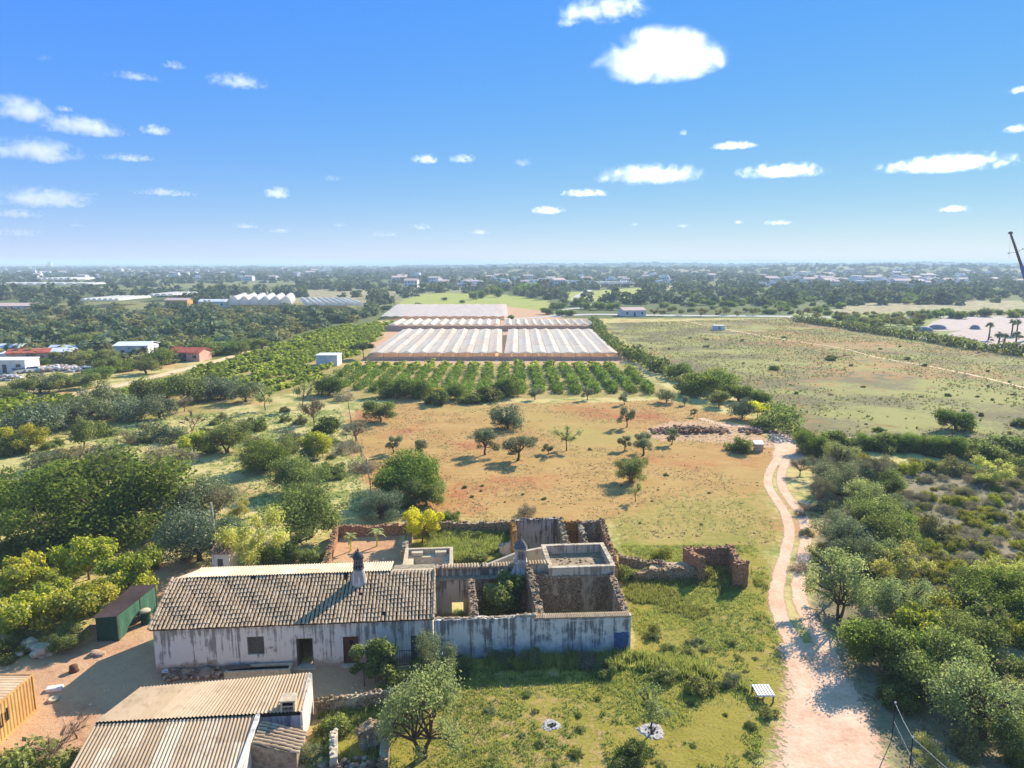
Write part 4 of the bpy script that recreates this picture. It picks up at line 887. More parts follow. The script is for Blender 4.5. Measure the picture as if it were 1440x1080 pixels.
# mesh fence between the shrubland and the orange field
mf = thing('mesh_fence', 'sagging green wire mesh fence between the shrubland and the orange field', 'fence', (*g(515, 640), 0))
fpts = gp((490, 575), (494, 600), (500, 622), (508, 645), (516, 662), (521, 690))
m = MB()
for i in range(len(fpts) - 1):
    a, b = Vector(fpts[i]), Vector(fpts[i + 1]); kk = 16
    for h in (.25, .55, .85, 1.15, 1.45): m.tube([(a.x, a.y, h), ((a.x + b.x) / 2, (a.y + b.y) / 2, h - .03), (b.x, b.y, h)], .012, 3)
    for j in range(kk): p = a.lerp(b, j / kk); m.tube([(p.x, p.y, .2), (p.x, p.y, 1.48)], .010, 3)
m.build('wire_mesh', mat_plain('green_wire', C(92, 122, 104), C(70, 96, 84), 4), mf)
for p in fpts:
    m = MB(); m.tube([(p[0], p[1], -.1), (p[0], p[1], 1.65)], .05, 6); m.build('post', WOODG, mf)
# stone bank, pump house
x_, y_ = g(970, 607); m = MB()
for i in range(420):
    a = R1.uniform(-6.2, 6.2); m.rock((a, R1.gauss(0, .8) + .006 * a * a, max(.0, R1.uniform(.0, .95) * (1 - abs(a) / 7))), R1.uniform(.12, .38), R1, R1.random())
o = m.build('stone_bank', mat_tint('red_bank_stone', [C(120, 84, 64), C(160, 116, 88), C(196, 160, 128), C(140, 104, 80)], .95, .1, 5, .55), None, loc=(0, 0, 0)); o.location = (x_, y_, 0); tag(o, 'long heap of red stones at the top of the orange field', 'stones')
rocks('rock_pile', 'grey stone heap beside the dark hedge at the track head', 'rocks', g(1066, 607), 60, 1.6, (.15, .45), None, .5)
ph = thing('pump_house', 'small white pump box with a sloping pale top beside the track head', 'hut', (*g(1066, 634), 0)); qx, qy = g(1066, 634)
m = MB(); ph.scale = (.78, .78, .78); m.box(qx - .75, qx + .75, qy - .6, qy + .6, -.1, 1.35); m.build('walls', CONC, ph)
m = MB(); m.mesh([(qx - .9, qy - .75, 1.36), (qx + .9, qy - .75, 1.36), (qx + .9, qy + .75, 1.75), (qx - .9, qy + .75, 1.75), (qx - .9, qy - .75, 1.46), (qx + .9, qy - .75, 1.46), (qx + .9, qy + .75, 1.85), (qx - .9, qy + .75, 1.85)], [(3, 2, 1, 0), (4, 5, 6, 7), (0, 1, 5, 4), (1, 2, 6, 5), (2, 3, 7, 6), (3, 0, 4, 7)]); m.build('roof', WHITEP, ph)
# ------------------------------------------------------------------ vegetation prototypes
def K(r, g_, b): return (min(.6, r * 2.25), min(.6, g_ * 1.82), b * 1.40, 1)
LM = dict(
    carob=mat_leaf('carob_leaf', K(.035, .066, .018), K(.066, .112, .030), K(.115, .165, .048)),
    green=mat_leaf('green_leaf', (0.098, 0.122, 0.036, 1), (0.170, 0.200, 0.060, 1), (0.280, 0.300, 0.105, 1)),
    olive=mat_leaf('olive_leaf', (0.105, 0.128, 0.052, 1), (0.190, 0.215, 0.095, 1), (0.310, 0.325, 0.170, 1), .25, .10),
    blue=mat_leaf('blue_olive_leaf', (0.085, 0.118, 0.060, 1), (0.155, 0.195, 0.105, 1), (0.270, 0.310, 0.180, 1), .25, .10),
    greyo=mat_leaf('grey_twig_leaf', (0.165, 0.150, 0.080, 1), (0.245, 0.222, 0.122, 1), (0.345, 0.310, 0.185, 1), .25, .05),
    citrus=mat_leaf('citrus_leaf', K(.085, .125, .016), K(.150, .195, .024), K(.260, .285, .040), .38, .10),
    orch=mat_leaf('orchard_leaf', (0.085, 0.135, 0.018, 1), (0.160, 0.230, 0.028, 1), (0.270, 0.350, 0.050, 1), .35, .08),
    lemon=mat_leaf('lemon_leaf', K(.170, .200, .016), K(.290, .300, .022), K(.420, .390, .030), .42, .08),
    pale=mat_leaf('pale_spring_leaf', K(.155, .190, .060), K(.225, .265, .085), K(.320, .345, .120), .40, .05),
    almond=mat_leaf('almond_leaf', (0.200, 0.235, 0.085, 1), (0.290, 0.330, 0.120, 1), (0.410, 0.440, 0.180, 1), .40, .05),
    yellow=mat_leaf('broom_leaf', (0.190, 0.190, 0.026, 1), (0.290, 0.285, 0.036, 1), (0.420, 0.390, 0.055, 1), .35, .04),
    mimosa=mat_leaf('mimosa_flower', (0.300, 0.250, 0.028, 1), (0.430, 0.350, 0.040, 1), (0.560, 0.460, 0.070, 1), .35, .04),
    dull=mat_leaf('dull_scrub_leaf', (0.155, 0.148, 0.052, 1), (0.240, 0.225, 0.080, 1), (0.340, 0.310, 0.120, 1), .28, .04),
    greys=mat_leaf('grey_scrub_leaf', (0.200, 0.172, 0.110, 1), (0.290, 0.250, 0.165, 1), (0.380, 0.330, 0.225, 1), .2, .03),
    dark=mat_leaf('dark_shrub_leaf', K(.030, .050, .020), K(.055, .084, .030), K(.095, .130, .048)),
    pine=mat_leaf('pine_needles', K(.026, .048, .022), K(.046, .076, .032), K(.078, .115, .046), .2, .04),
    weed=mat_leaf('weed_leaf', (0.150, 0.168, 0.045, 1), (0.250, 0.262, 0.066, 1), (0.390, 0.385, 0.115, 1), .4, .06),
    ochre=mat_leaf('ochre_leaf', (0.170, 0.150, 0.045, 1), (0.250, 0.218, 0.065, 1), (0.340, 0.295, 0.095, 1), .3, .03),
    orchb=mat_leaf('left_orchard_leaf', (.125, .185, .026, 1), (.225, .300, .040, 1), (.360, .430, .070, 1), .46, .02),
    far=mat_leaf('far_woodland_leaf', (0.070, 0.095, 0.045, 1), (0.120, 0.150, 0.070, 1), (0.195, 0.215, 0.110, 1), .2, .03),
)
BARK = mat_bark('brown_bark', K(.055, .042, .032), K(.12, .095, .072)); BARKG = mat_bark('grey_bark', K(.12, .105, .088), K(.23, .205, .175)); BARKD = mat_bark('dark_bark', K(.028, .022, .018), K(.07, .055, .042))
TWIG = mat_bark('twig_bark', K(.10, .075, .055), K(.19, .15, .115))

def leaves(rg, lobes, n, size, shell=0.5, updir=0.35, asp=0.62, low=-9):
    """leaf clumps spread through lobes (cx,cy,cz,rx,ry,rz); returns vertices, quads, tint"""
    L_ = np.array(lobes, float); wgt = (L_[:, 3] * L_[:, 4] * L_[:, 5]) ** 0.67; wgt /= wgt.sum()
    k = rg.choice(len(L_), n, p=wgt)
    d = rg.normal(size=(n, 3)); d /= np.linalg.norm(d, axis=1)[:, None]
    r = shell + (1 - shell) * rg.random(n) ** 0.6; r *= 1 + 0.21 * rg.normal(size=n)
    p = L_[k, :3] + d * L_[k, 3:6] * r[:, None]
    nv = d * 0.7 + rg.normal(size=(n, 3)) * 0.75; nv[:, 2] += updir; nv /= np.linalg.norm(nv, axis=1)[:, None]
    a = np.cross(nv, rg.normal(size=(n, 3))); a /= np.linalg.norm(a, axis=1)[:, None] + 1e-9; b = np.cross(nv, a)
    s = size * (0.55 + 0.9 * rg.random(n)); a *= s[:, None]; b *= (s * asp)[:, None]
    fold = nv * (s * 0.35)[:, None]
    V = np.stack([p - a, p - b + fold, p + a, p + b + fold], 1)
    keep = p[:, 2] > low; V = V[keep]
    lob = rg.random(len(L_)); t = 0.48 + 0.60 * (lob[k] - 0.5) + 0.30 * rg.normal(size=n) + 0.10 * (rg.random(n) > .9); t = np.clip(t, 0, 1)[keep]
    m = len(V); F = np.arange(m * 4).reshape(m, 4)
    return V.reshape(-1, 3), F, t
def mk_lobes(rg, w, h, zc, nl, rr=(0.22, 0.34), flat=0.8, spread=0.62, lean=0.0, umbrella=False):
    """nl lobes filling an uneven crown of width w and height h about height zc"""
    out = []
    for i in range(nl):
        a = 2 * math.pi * (i * 0.618 + rg.random() * 0.25); q = math.sqrt((i + 0.4) / nl) * spread * rg.uniform(0.68, 1.28); r = w * rg.uniform(rr[0] * .62, rr[1] * .95)
        dz = (1 - q * q) * 0.42 * h * rg.uniform(0.2, 1.0) if umbrella else h * rg.uniform(-0.34, 0.42) * (1 - 0.45 * q * q)
        out.append((w * 0.5 * q * 1.25 * math.cos(a) + lean * w * dz / h, w * 0.5 * q * 1.25 * math.sin(a), zc + dz, r, r * rg.uniform(.85, 1.15), r * flat * rg.uniform(.8, 1.1)))
    return out
def limbs(mb, rg, lobes, th, r0, forks=1, trunks=1, kink=0.18, reach=0.9, lean=0.0, twigs=0, tw=0.02):
    tops = []
    for q in range(trunks):
        a = rg.uniform(0, 6.28); dx, dy = (0.35 * th * math.cos(a), 0.35 * th * math.sin(a)) if trunks > 1 else (rg.uniform(-.12, .12) * th, rg.uniform(-.12, .12) * th)
        x0, y0 = (0.12 * math.cos(a), 0.12 * math.sin(a)) if trunks > 1 else (0, 0)
        pts = [(x0, y0, -.08), (x0 + dx * .3 + rg.uniform(-.5, .5) * kink * th, y0 + dy * .3 + rg.uniform(-.5, .5) * kink * th, th * .45), (x0 + dx + lean * th, y0 + dy, th)]
        mb.tube(pts, [r0 * 1.35, r0 * .95, r0 * .8], 7, rg.random()); tops.append(Vector(pts[-1]))
    for i, l_ in enumerate(lobes):
        b = tops[i % len(tops)]; e = Vector(l_[:3]) ; e = b + (e - b) * reach
        mdl = b.lerp(e, .5) + Vector((rg.uniform(-1, 1), rg.uniform(-1, 1), rg.uniform(-.3, .8))) * (e - b).length * .16
        mb.tube([b, mdl, e], [r0 * .55, r0 * .36, r0 * .14], 5, rg.random(), cap=False)
        for f in range(forks):
            q = mdl.lerp(e, rg.uniform(.1, .7)); dv = Vector((rg.gauss(0, 1), rg.gauss(0, 1), rg.gauss(.3, .8))).normalized() * l_[3] * 1.05
            mb.tube([q, q + dv * .5 + Vector((0, 0, rg.uniform(-.1, .1))), q + dv], [r0 * .2, r0 * .12, r0 * .04], 4, rg.random(), cap=False)
        for f in range(twigs):
            c = Vector(l_[:3]); dv = Vector((rg.gauss(0, 1), rg.gauss(0, 1), rg.gauss(.25, .8))).normalized(); q = c + dv * l_[3] * rg.uniform(0, .5); e2 = q + dv * l_[3] * rg.uniform(.5, .9) + Vector((rg.uniform(-.2, .2), rg.uniform(-.2, .2), rg.uniform(-.2, .2))) * l_[3]
            mb.tube([b.lerp(q, .65), q, e2], [tw * 1.6, tw, tw * .4], 3, rg.random(), cap=False)
# kind: object name, category, leaf material, bark, width, crown height, crown centre height, lobes, leaf n, leaf size, trunk height, trunk radius ...
KINDS = dict(
    carob=dict(nm='carob_tree', leaf='carob', bark=BARK, w=9, h=6.2, zc=3.1, nl=30, n=10500, s=.20, th=1.7, r=.30, trunks=2, twigs=1, rr=(.17, .27)),
    oak=dict(nm='broadleaf_tree', leaf='green', bark=BARK, w=7, h=5.2, zc=3.1, nl=27, n=6200, s=.17, th=1.7, r=.20, trunks=2, twigs=2, rr=(.15, .26)),
    olive=dict(nm='olive_tree', leaf='olive', bark=BARKD, w=6, h=4.6, zc=2.6, nl=24, n=5600, s=.16, th=1.2, r=.22, rr=(.16, .25), asp=.42),
    blueolive=dict(nm='olive_tree', leaf='blue', bark=BARKD, w=6, h=5.0, zc=2.5, nl=25, n=6500, s=.16, th=1.0, r=.22, rr=(.17, .26), asp=.42),
    fieldolive=dict(nm='olive_tree', leaf='olive', bark=BARKD, w=4, h=3.2, zc=2.3, nl=12, n=2300, s=.15, th=1.2, r=.16, rr=(.15, .24), asp=.42, leafm='orchdark'),
    greyo=dict(nm='bare_olive_tree', leaf='greyo', bark=TWIG, w=6, h=4.2, zc=2.9, nl=13, n=2300, s=.13, th=1.1, r=.16, rr=(.17, .25), asp=.4, forks=3, twigs=10),
    citrus=dict(nm='citrus_tree', leaf='citrus', bark=BARK, w=4.4, h=3.4, zc=2.0, nl=18, n=3600, s=.19, th=.8, r=.11, rr=(.16, .24)),
    lemon=dict(nm='lemon_tree', leaf='lemon', bark=BARK, w=4.6, h=3.6, zc=2.9, nl=11, n=3300, s=.16, th=1.5, r=.09, rr=(.17, .26)),
    pale=dict(nm='young_leaf_tree', leaf='pale', bark=BARKG, w=6, h=5.4, zc=3.2, nl=14, n=3600, s=.15, th=1.4, r=.12, rr=(.15, .24), forks=2, twigs=3),
    almond=dict(nm='almond_tree', leaf='almond', bark=BARKD, w=7, h=5.2, zc=3.4, nl=20, n=3300, s=.14, th=1.5, r=.17, rr=(.16, .25), forks=3, twigs=6, trunks=2),
    thin=dict(nm='thin_tree', leaf='almond', bark=BARKD, w=4, h=3.4, zc=2.7, nl=9, n=900, s=.12, th=1.6, r=.10, rr=(.16, .24), forks=3, twigs=8, trunks=1),
    bare=dict(nm='bare_tree', leaf=None, bark=TWIG, w=4, h=3.2, zc=2.4, nl=9, n=0, s=.1, th=1.1, r=.10, rr=(.18, .28), forks=4, twigs=12, trunks=2),
    pine=dict(nm='umbrella_pine', leaf='pine', bark=BARK, w=10, h=3.6, zc=6.2, nl=13, n=5200, s=.30, th=4.6, r=.22, rr=(.16, .24), flat=.55, umb=True),
    mimosa=dict(nm='mimosa_tree', leaf='mimosa', bark=BARK, w=4.5, h=4.0, zc=2.5, nl=12, n=2800, s=.16, th=1.1, r=.12, rr=(.17, .25)),
    ochre=dict(nm='ochre_tree', leaf='ochre', bark=BARK, w=5, h=3.6, zc=2.8, nl=12, n=2400, s=.18, th=1.4, r=.12, rr=(.17, .25)),
    fig=dict(nm='fig_tree', leaf='green', bark=BARKG, w=4.6, h=3.8, zc=2.2, nl=18, n=1900, s=.27, th=.8, r=.10, rr=(.16, .25)),
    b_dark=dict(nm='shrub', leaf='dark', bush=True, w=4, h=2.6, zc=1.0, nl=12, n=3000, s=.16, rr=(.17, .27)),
    b_green=dict(nm='shrub', leaf='green', bush=True, w=4, h=2.4, zc=.9, nl=12, n=2800, s=.15, rr=(.16, .26)),
    b_olive=dict(nm='shrub', leaf='olive', bush=True, w=4, h=2.2, zc=.9, nl=11, n=2400, s=.14, rr=(.17, .26), asp=.4),
    b_yellow=dict(nm='broom_shrub', leaf='yellow', bush=True, w=3, h=1.5, zc=.5, nl=10, n=2200, s=.11, rr=(.17, .27)),
    b_dull=dict(nm='shrub', leaf='dull', bush=True, w=3.4, h=1.9, zc=.7, nl=11, n=2400, s=.12, rr=(.17, .27)),
    b_grey=dict(nm='dry_shrub', leaf='greys', bush=True, w=3, h=1.6, zc=.6, nl=10, n=1700, s=.11, rr=(.17, .27), asp=.35),
    b_weed=dict(nm='weed_clump', leaf='weed', bush=True, w=2, h=1.2, zc=.4, nl=8, n=900, s=.11, rr=(.16, .27)),
    b_citrus=dict(nm='citrus_bush', leaf='orch', bush=True, w=2.8, h=2.2, zc=.95, nl=8, n=260, s=.26, rr=(.20, .30)),
)
PROTO = {}
def proto(kind, lod, var):
    key = (kind, lod, var)
    if key in PROTO: return PROTO[key]
    d = KINDS[kind]; seed = hash((list(KINDS).index(kind), var)) % 9999 + 7; rg = random.Random(seed); ng = np.random.default_rng(seed)
    lb_ = mk_lobes(rg, d['w'], d['h'], d['zc'], d['nl'], d['rr'], d.get('flat', .85), .80, rg.uniform(-.15, .15), d.get('umb', False))
    if d.get('bush'):   # skirt of lobes down to the ground
        for i in range(d['nl'] // 2):
            a = 6.28 * i / (d['nl'] // 2) + rg.random(); lb_.append((d['w'] * .34 * math.cos(a), d['w'] * .34 * math.sin(a), d['zc'] * .45, d['w'] * .19, d['w'] * .19, d['zc'] * .6))
    crown = None
    if d['n']:
        f, sz = ((2.0, .68), (.7, 1.1), (.22, 2.0))[lod]
        V, F_, t = leaves(ng, lb_, max(60, int(d['n'] * f)), d['s'] * sz, .50 if d.get('twigs', 0) < 3 else .15, .35, d.get('asp', .62), .02)
        crown = np_mesh(d['nm'] + '_crown', V, F_, t, LM[d['leaf']])
    trunk = None
    if not d.get('bush'):
        mb = MB(); limbs(mb, rg, lb_, d['th'], d['r'], (d.get('forks', 1) if lod == 0 else min(1, d.get('forks', 1))), d.get('trunks', 1), twigs=(d.get('twigs', 0) if lod < 2 else d.get('twigs', 0) // 3), tw=.018 if lod == 0 else .03)
        me = bpy.data.meshes.new(d['nm'] + '_trunk'); me.from_pydata(mb.v, [], mb.f); me.materials.append(d['bark']); at = me.attributes.new('tint', 'FLOAT', 'FACE'); at.data.foreach_set('value', np.array(mb.t, dtype=np.float32)); me.update(); trunk = me
    PROTO[key] = (crown, trunk); return PROTO[key]
COUNT = {}
def plant_at(kind, x, y, w_m, label, group=None, sz=1.0, cat=None, lod=None, rot=None, name=None):
    d = KINDS[kind]; COUNT[kind] = COUNT.get(kind, 0) + 1
    dp = depth(x, y)
    if lod is None: lod = 0 if dp < 105 else (1 if dp < 230 else 2)
    crown, trunk = proto(kind, lod, rng.randrange(3 if lod == 0 else 3)); s = w_m / d['w']; rz = rng.uniform(0, 6.28) if rot is None else rot
    z = float(zfun(x, y)); nm = name or d['nm']; cat = cat or ('shrub' if d.get('bush') else 'tree')
    if d.get('bush'):
        o = link(nm, crown, None, (x, y, z)); o.rotation_euler.z = rz; o.scale = (s * rng.uniform(.82, 1.2), s * rng.uniform(.82, 1.2), s * sz * rng.uniform(.85, 1.15)); return tag(o, label, cat, group)
    e = bpy.data.objects.new(nm, None); COL.objects.link(e); e.location = (x, y, z); e.rotation_euler.z = rz; e.scale = (s * rng.uniform(.88, 1.16), s * rng.uniform(.88, 1.16), s * sz * rng.uniform(.92, 1.1)); e.rotation_euler = (rng.uniform(-.07, .07), rng.uniform(-.07, .07), rz); tag(e, label, cat, group)
    if trunk: link('trunk', trunk, e)
    if crown: link('crown', crown, e)
    return e
def plant(kind, cx, cy, wpx, label, group=None, sz=1.0, **kw):
    """crown centre seen at bearing (cx, cy), crown width wpx"""
    d = KINDS[kind]; x, y = g(cx, cy)
    for _ in range(4):
        w = wpx * depth(x, y) / FPX * 0.88; x, y = g(cx, cy, min(w / d['w'] * d['zc'] * sz * 1.05, 12))
    return plant_at(kind, x, y, w, label, group, sz, **kw)

# ------------------------------------------------------------------ trees and shrubs one by one
for a in [
    # olive belt at the left
    ('b_dark', 18, 596, 62, 'dark green bush at the left edge below the yellow crop strip'), ('blueolive', 46, 593, 66, 'blue grey olive behind the yellow flowering mimosa'), ('olive', 82, 581, 58, 'grey olive at the left end of the olive belt'), ('olive', 118, 575, 58, 'rounded grey olive second from the left in the olive belt'),
    ('olive', 150, 563, 60, 'tallest grey olive in the belt below the sandy farm track'), ('blueolive', 180, 570, 54, 'dark blue grey olive at the shaded end of the olive belt'), ('oak', 205, 547, 52, 'bright green tree at the corner of the left orchard'), ('carob', 234, 545, 48, 'dark green round tree between two bright trees by the orchard'), ('oak', 262, 545, 52, 'green tree in front of the left orchard rows'),
    ('olive', 222, 570, 50, 'olive in front of the dark trees with deep shade on its left'), ('greyo', 258, 566, 30, 'small grey olive standing alone right of the olive belt'), ('blueolive', 292, 546, 44, 'first of three blue grey olives along the orchard edge'), ('blueolive', 316, 545, 40, 'middle blue grey olive along the orchard edge'), ('olive', 344, 547, 46, 'last grey olive along the orchard edge'),
    ('mimosa', 38, 614, 44, 'yellow flowering mimosa near the left edge'), ('b_green', 8, 628, 56, 'green bush below the yellow mimosa at the left edge'), ('oak', 116, 609, 34, 'small upright tree with a dark bare trunk on the straw slope', None, 1.5), ('b_green', 142, 604, 44, 'low green bush under the olive belt in shade'), ('b_olive', 222, 605, 60, 'wide olive green bush on the straw slope'), ('greyo', 180, 616, 34, 'small leafless grey tree on the straw slope'), ('b_olive', 245, 612, 40, 'olive green bush beside the leaning dead trunk'),
    ('bare', 268, 588, 34, 'dead black leaning tree on the straw slope'), ('greyo', 232, 652, 88, 'wide grey twiggy olive above the big carob'), ('b_grey', 140, 642, 64, 'grey dry bushes behind the big carob'), ('b_grey', 168, 650, 50, 'dry grey bush right of the crest of the big carob'), ('b_olive', 66, 648, 56, 'grey green bush left above the big carob'), ('b_dull', 95, 640, 50, 'dull bush under the small upright tree'),
    ('citrus', 272, 622, 46, 'yellow green leaning tree on the open slope'), ('oak', 318, 612, 62, 'thick trunked olive tree with forked pale trunk on the slope'), ('thin', 372, 556, 34, 'small dark trunked tree left of the round dark tree by the orchard'), ('thin', 425, 553, 36, 'thin crooked tree beside the round dark tree by the orchard'), ('carob', 462, 542, 44, 'dark round tree at the near corner of the centre orchard'),
    ('greyo', 440, 574, 50, 'wispy grey tree leaning over a dark shrub'), ('b_dark', 456, 600, 36, 'dark blue grey shrub at the foot of the wispy grey tree'), ('b_grey', 484, 558, 28, 'grey bush left of the orchard shade trees'), ('b_green', 360, 597, 38, 'low flat green bush on the red patch of the slope'), ('citrus', 446, 624, 46, 'yellow green round bush left of the mesh fence'),
    ('b_olive', 408, 610, 34, 'pale bush on the straw slope above the leaning tree'), ('carob', 372, 642, 66, 'dark leaning tree over the red soil of the slope'), ('oak', 400, 632, 46, 'green crown leaning over the dark leaning tree'), ('oak', 418, 664, 72, 'spreading green tree above the biggest green tree'), ('b_green', 466, 664, 40, 'round green bush on the straw above the garden'), ('b_olive', 428, 642, 36, 'grey green bush behind the spreading green tree'),
    ('oak', 434, 712, 112, 'biggest green tree behind the farmhouse with a forked trunk'), ('pale', 350, 756, 84, 'pale fresh green tree behind the tiled hut', None, 1.2), ('greyo', 300, 700, 70, 'grey feathery olive top behind the wooden pole', None, 1.2), ('olive', 268, 700, 96, 'silver olive tree between the big carob and the wooden pole'), ('blueolive', 278, 748, 100, 'blue green bushy tree left of the tiled hut', None, 1.1),
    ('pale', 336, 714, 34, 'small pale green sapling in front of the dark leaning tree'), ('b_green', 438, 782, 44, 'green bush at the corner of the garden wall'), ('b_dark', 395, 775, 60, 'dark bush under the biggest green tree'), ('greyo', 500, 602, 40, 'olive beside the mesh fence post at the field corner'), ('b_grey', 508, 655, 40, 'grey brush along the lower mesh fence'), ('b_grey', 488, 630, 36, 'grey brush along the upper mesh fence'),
    # the carob and citrus corner
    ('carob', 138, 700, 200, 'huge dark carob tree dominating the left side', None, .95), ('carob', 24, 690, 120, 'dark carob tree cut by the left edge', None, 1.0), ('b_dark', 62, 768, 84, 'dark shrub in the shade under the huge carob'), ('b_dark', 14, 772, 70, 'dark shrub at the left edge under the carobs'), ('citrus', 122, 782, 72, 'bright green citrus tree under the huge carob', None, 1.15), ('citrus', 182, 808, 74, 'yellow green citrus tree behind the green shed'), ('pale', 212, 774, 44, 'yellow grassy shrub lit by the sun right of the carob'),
    ('citrus', 30, 806, 84, 'yellow green citrus tree behind the front row at the left', None, .95), ('citrus', 104, 846, 88, 'citrus tree with orange tips left of the green shed'), ('citrus', 26, 858, 96, 'large citrus tree at the left edge above the container'), ('citrus', 66, 838, 70, 'yellow green citrus tree between the edge and the green shed'), ('oak', 92, 897, 52, 'small bright green tree beside the limestone boulders', None, .9), ('b_green', 12, 912, 56, 'green bush behind the yellow container'), ('b_green', 205, 794, 36, 'low bush on the dirt behind the green shed'),
    ('b_grey', 262, 785, 20, 'dry stalks by the farm corner left of the tiled hut'),
    # orange field
    ('carob', 576, 668, 104, 'broad dark green tree at the lower left of the orange field', None, .85), ('oak', 600, 690, 60, 'green tree overlapping the broad dark tree', None, .9), ('blueolive', 534, 709, 56, 'blue grey round olive behind the garden'), ('lemon', 593, 731, 58, 'bright yellow green lemon tree in the courtyard'), ('b_green', 572, 706, 30, 'olive green bush between the broad tree and the lemon tree'),
    ('fieldolive', 553, 624, 26, 'small crooked olive left of the field centre'), ('fieldolive', 590, 628, 28, 'low bushy olive left of the field centre'), ('blueolive', 714, 584, 48, 'dense grey olive alone at the top of the field'), ('fieldolive', 682, 619, 40, 'tall dark olive with long shadow in the field'), ('fieldolive', 728, 625, 44, 'double stemmed olive in the middle of the field'), ('fieldolive', 771, 630, 17, 'tiny olive between the double stemmed one and the bare one'), ('thin', 797, 612, 36, 'half bare olive with three stems in the field'),
    ('fieldolive', 882, 582, 28, 'tall slim grey olive at the upper right of the field', None, 1.3), ('fieldolive', 879, 622, 22, 'small round olive left of the forked one on the right'), ('fieldolive', 905, 622, 36, 'forked olive on the right of the field'), ('oak', 888, 658, 50, 'round green tree alone on the right of the field'), ('thin', 894, 690, 20, 'thin crooked sapling below the round green tree', None, 1.3), ('fieldolive', 945, 613, 24, 'small dark olive before the heap of red stones'),
    ('olive', 938, 556, 26, 'grey olive with a clear trunk near the orchard corner'), ('fieldolive', 963, 562, 15, 'slim young olive by the grey one near the orchard corner'), ('fieldolive', 976, 580, 12, 'tiny sapling above the heap of red stones'), ('fieldolive', 826, 552, 20, 'little olive under the centre orchard, right half'), ('fieldolive', 752, 553, 18, 'little olive under the centre orchard, middle'), ('fieldolive', 878, 560, 18, 'little olive at the right foot of the centre orchard'),
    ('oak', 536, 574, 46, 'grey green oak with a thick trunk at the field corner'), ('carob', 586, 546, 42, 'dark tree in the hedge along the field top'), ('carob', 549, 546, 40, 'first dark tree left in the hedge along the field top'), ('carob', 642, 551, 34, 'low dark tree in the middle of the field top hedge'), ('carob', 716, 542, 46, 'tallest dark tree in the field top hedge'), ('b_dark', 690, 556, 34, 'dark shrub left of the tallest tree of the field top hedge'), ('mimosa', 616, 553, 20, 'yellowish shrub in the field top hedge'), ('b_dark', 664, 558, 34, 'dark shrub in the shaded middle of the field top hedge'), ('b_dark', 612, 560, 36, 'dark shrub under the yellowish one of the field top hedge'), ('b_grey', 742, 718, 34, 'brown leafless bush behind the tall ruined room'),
    ('b_green', 632, 728, 26, 'small green bush on the courtyard back wall'), ('b_green', 585, 742, 20, 'low green weeds left of the lemon trunk'),
    # dark group by the hedge
    ('carob', 956, 523, 34, 'dark green tree behind the orchard corner'), ('carob', 984, 541, 50, 'wide flat dark tree in the group by the meadow'), ('carob', 1012, 534, 52, 'tallest dark round tree in the group by the meadow'), ('oak', 966, 538, 34, 'lighter green tree at the left of the dark group'), ('carob', 1040, 553, 38, 'dark round tree at the right end of the group'), ('oak', 1012, 560, 30, 'small green tree before the dark group'), ('carob', 1068, 559, 30, 'round dark bush tree at the meadow edge'), ('lemon', 1066, 574, 32, 'yellow green bush at the meadow edge', None, .8), ('blueolive', 1044, 575, 36, 'blue green bush before the dark group'), ('b_green', 1072, 594, 34, 'green bush beside the grey stone heap'), ('b_green', 1040, 626, 40, 'low green bush left of the white pump box'), ('b_green', 1080, 602, 22, 'little bush at the top of the track'),
    ('carob', 1346, 590, 46, 'lone dark round tree on the meadow'), ('b_dark', 1432, 595, 20, 'dark bush on the meadow at the right edge'), ('b_dark', 1168, 502, 18, 'lone dark bush in the middle of the meadow'), ('b_dark', 1088, 517, 13, 'flat black bush on the left of the meadow'), ('b_dark', 1235, 603, 14, 'dark tuft near the right hand hedge'), ('b_dark', 1300, 513, 8, 'tiny dark bush by the footpath across the meadow'),
    # right side by the track
    ('carob', 1128, 610, 26, 'dark bush at the bend of the hedge by the track head'), ('b_dull', 1140, 632, 36, 'dull round bush right of the track head'), ('greyo', 1126, 652, 30, 'pale grey olive leaning over the track', None, 1.3), ('greyo', 1150, 655, 48, 'grey twiggy olive behind the leaning one'), ('greyo', 1152, 690, 40, 'row of thin dark stems with grey tops by the track', None, 1.4), ('olive', 1180, 672, 62, 'grey green olive right of the track'), ('mimosa', 1212, 662, 36, 'yellow green tree beside a black trunk'), ('bare', 1230, 668, 30, 'black bare tree in the scrub', None, 1.2), ('b_yellow', 1248, 680, 44, 'bright yellow broom behind the black bare tree'),
    ('oak', 1222, 718, 66, 'round green tree in the wooded strip'), ('olive', 1190, 748, 70, 'dull green olive leaning over the track edge'), ('oak', 1252, 752, 76, 'fresh green bushy tree beside the grey scrub'), ('b_dull', 1310, 744, 62, 'big dome of dull green scrub'), ('thin', 1178, 790, 78, 'open twiggy tree beside the track', None, 1.1), ('almond', 1184, 816, 104, 'tree with a dark bent trunk throwing its shadow on the track', None, 1.25),
    ('olive', 1215, 780, 70, 'shaded dark olive in the wooded strip'), ('pale', 1266, 800, 74, 'fresh green tree in the middle of the wooded strip'), ('almond', 1268, 836, 100, 'yellow green twiggy tree in the wooded strip'), ('bare', 1332, 838, 44, 'dark bare tree at the edge of the grey scrub'), ('carob', 1410, 832, 116, 'big dark green bush mass at the right edge', None, .75), ('pale', 1400, 800, 70, 'pale green shoots above the big dark bush mass', None, .8),
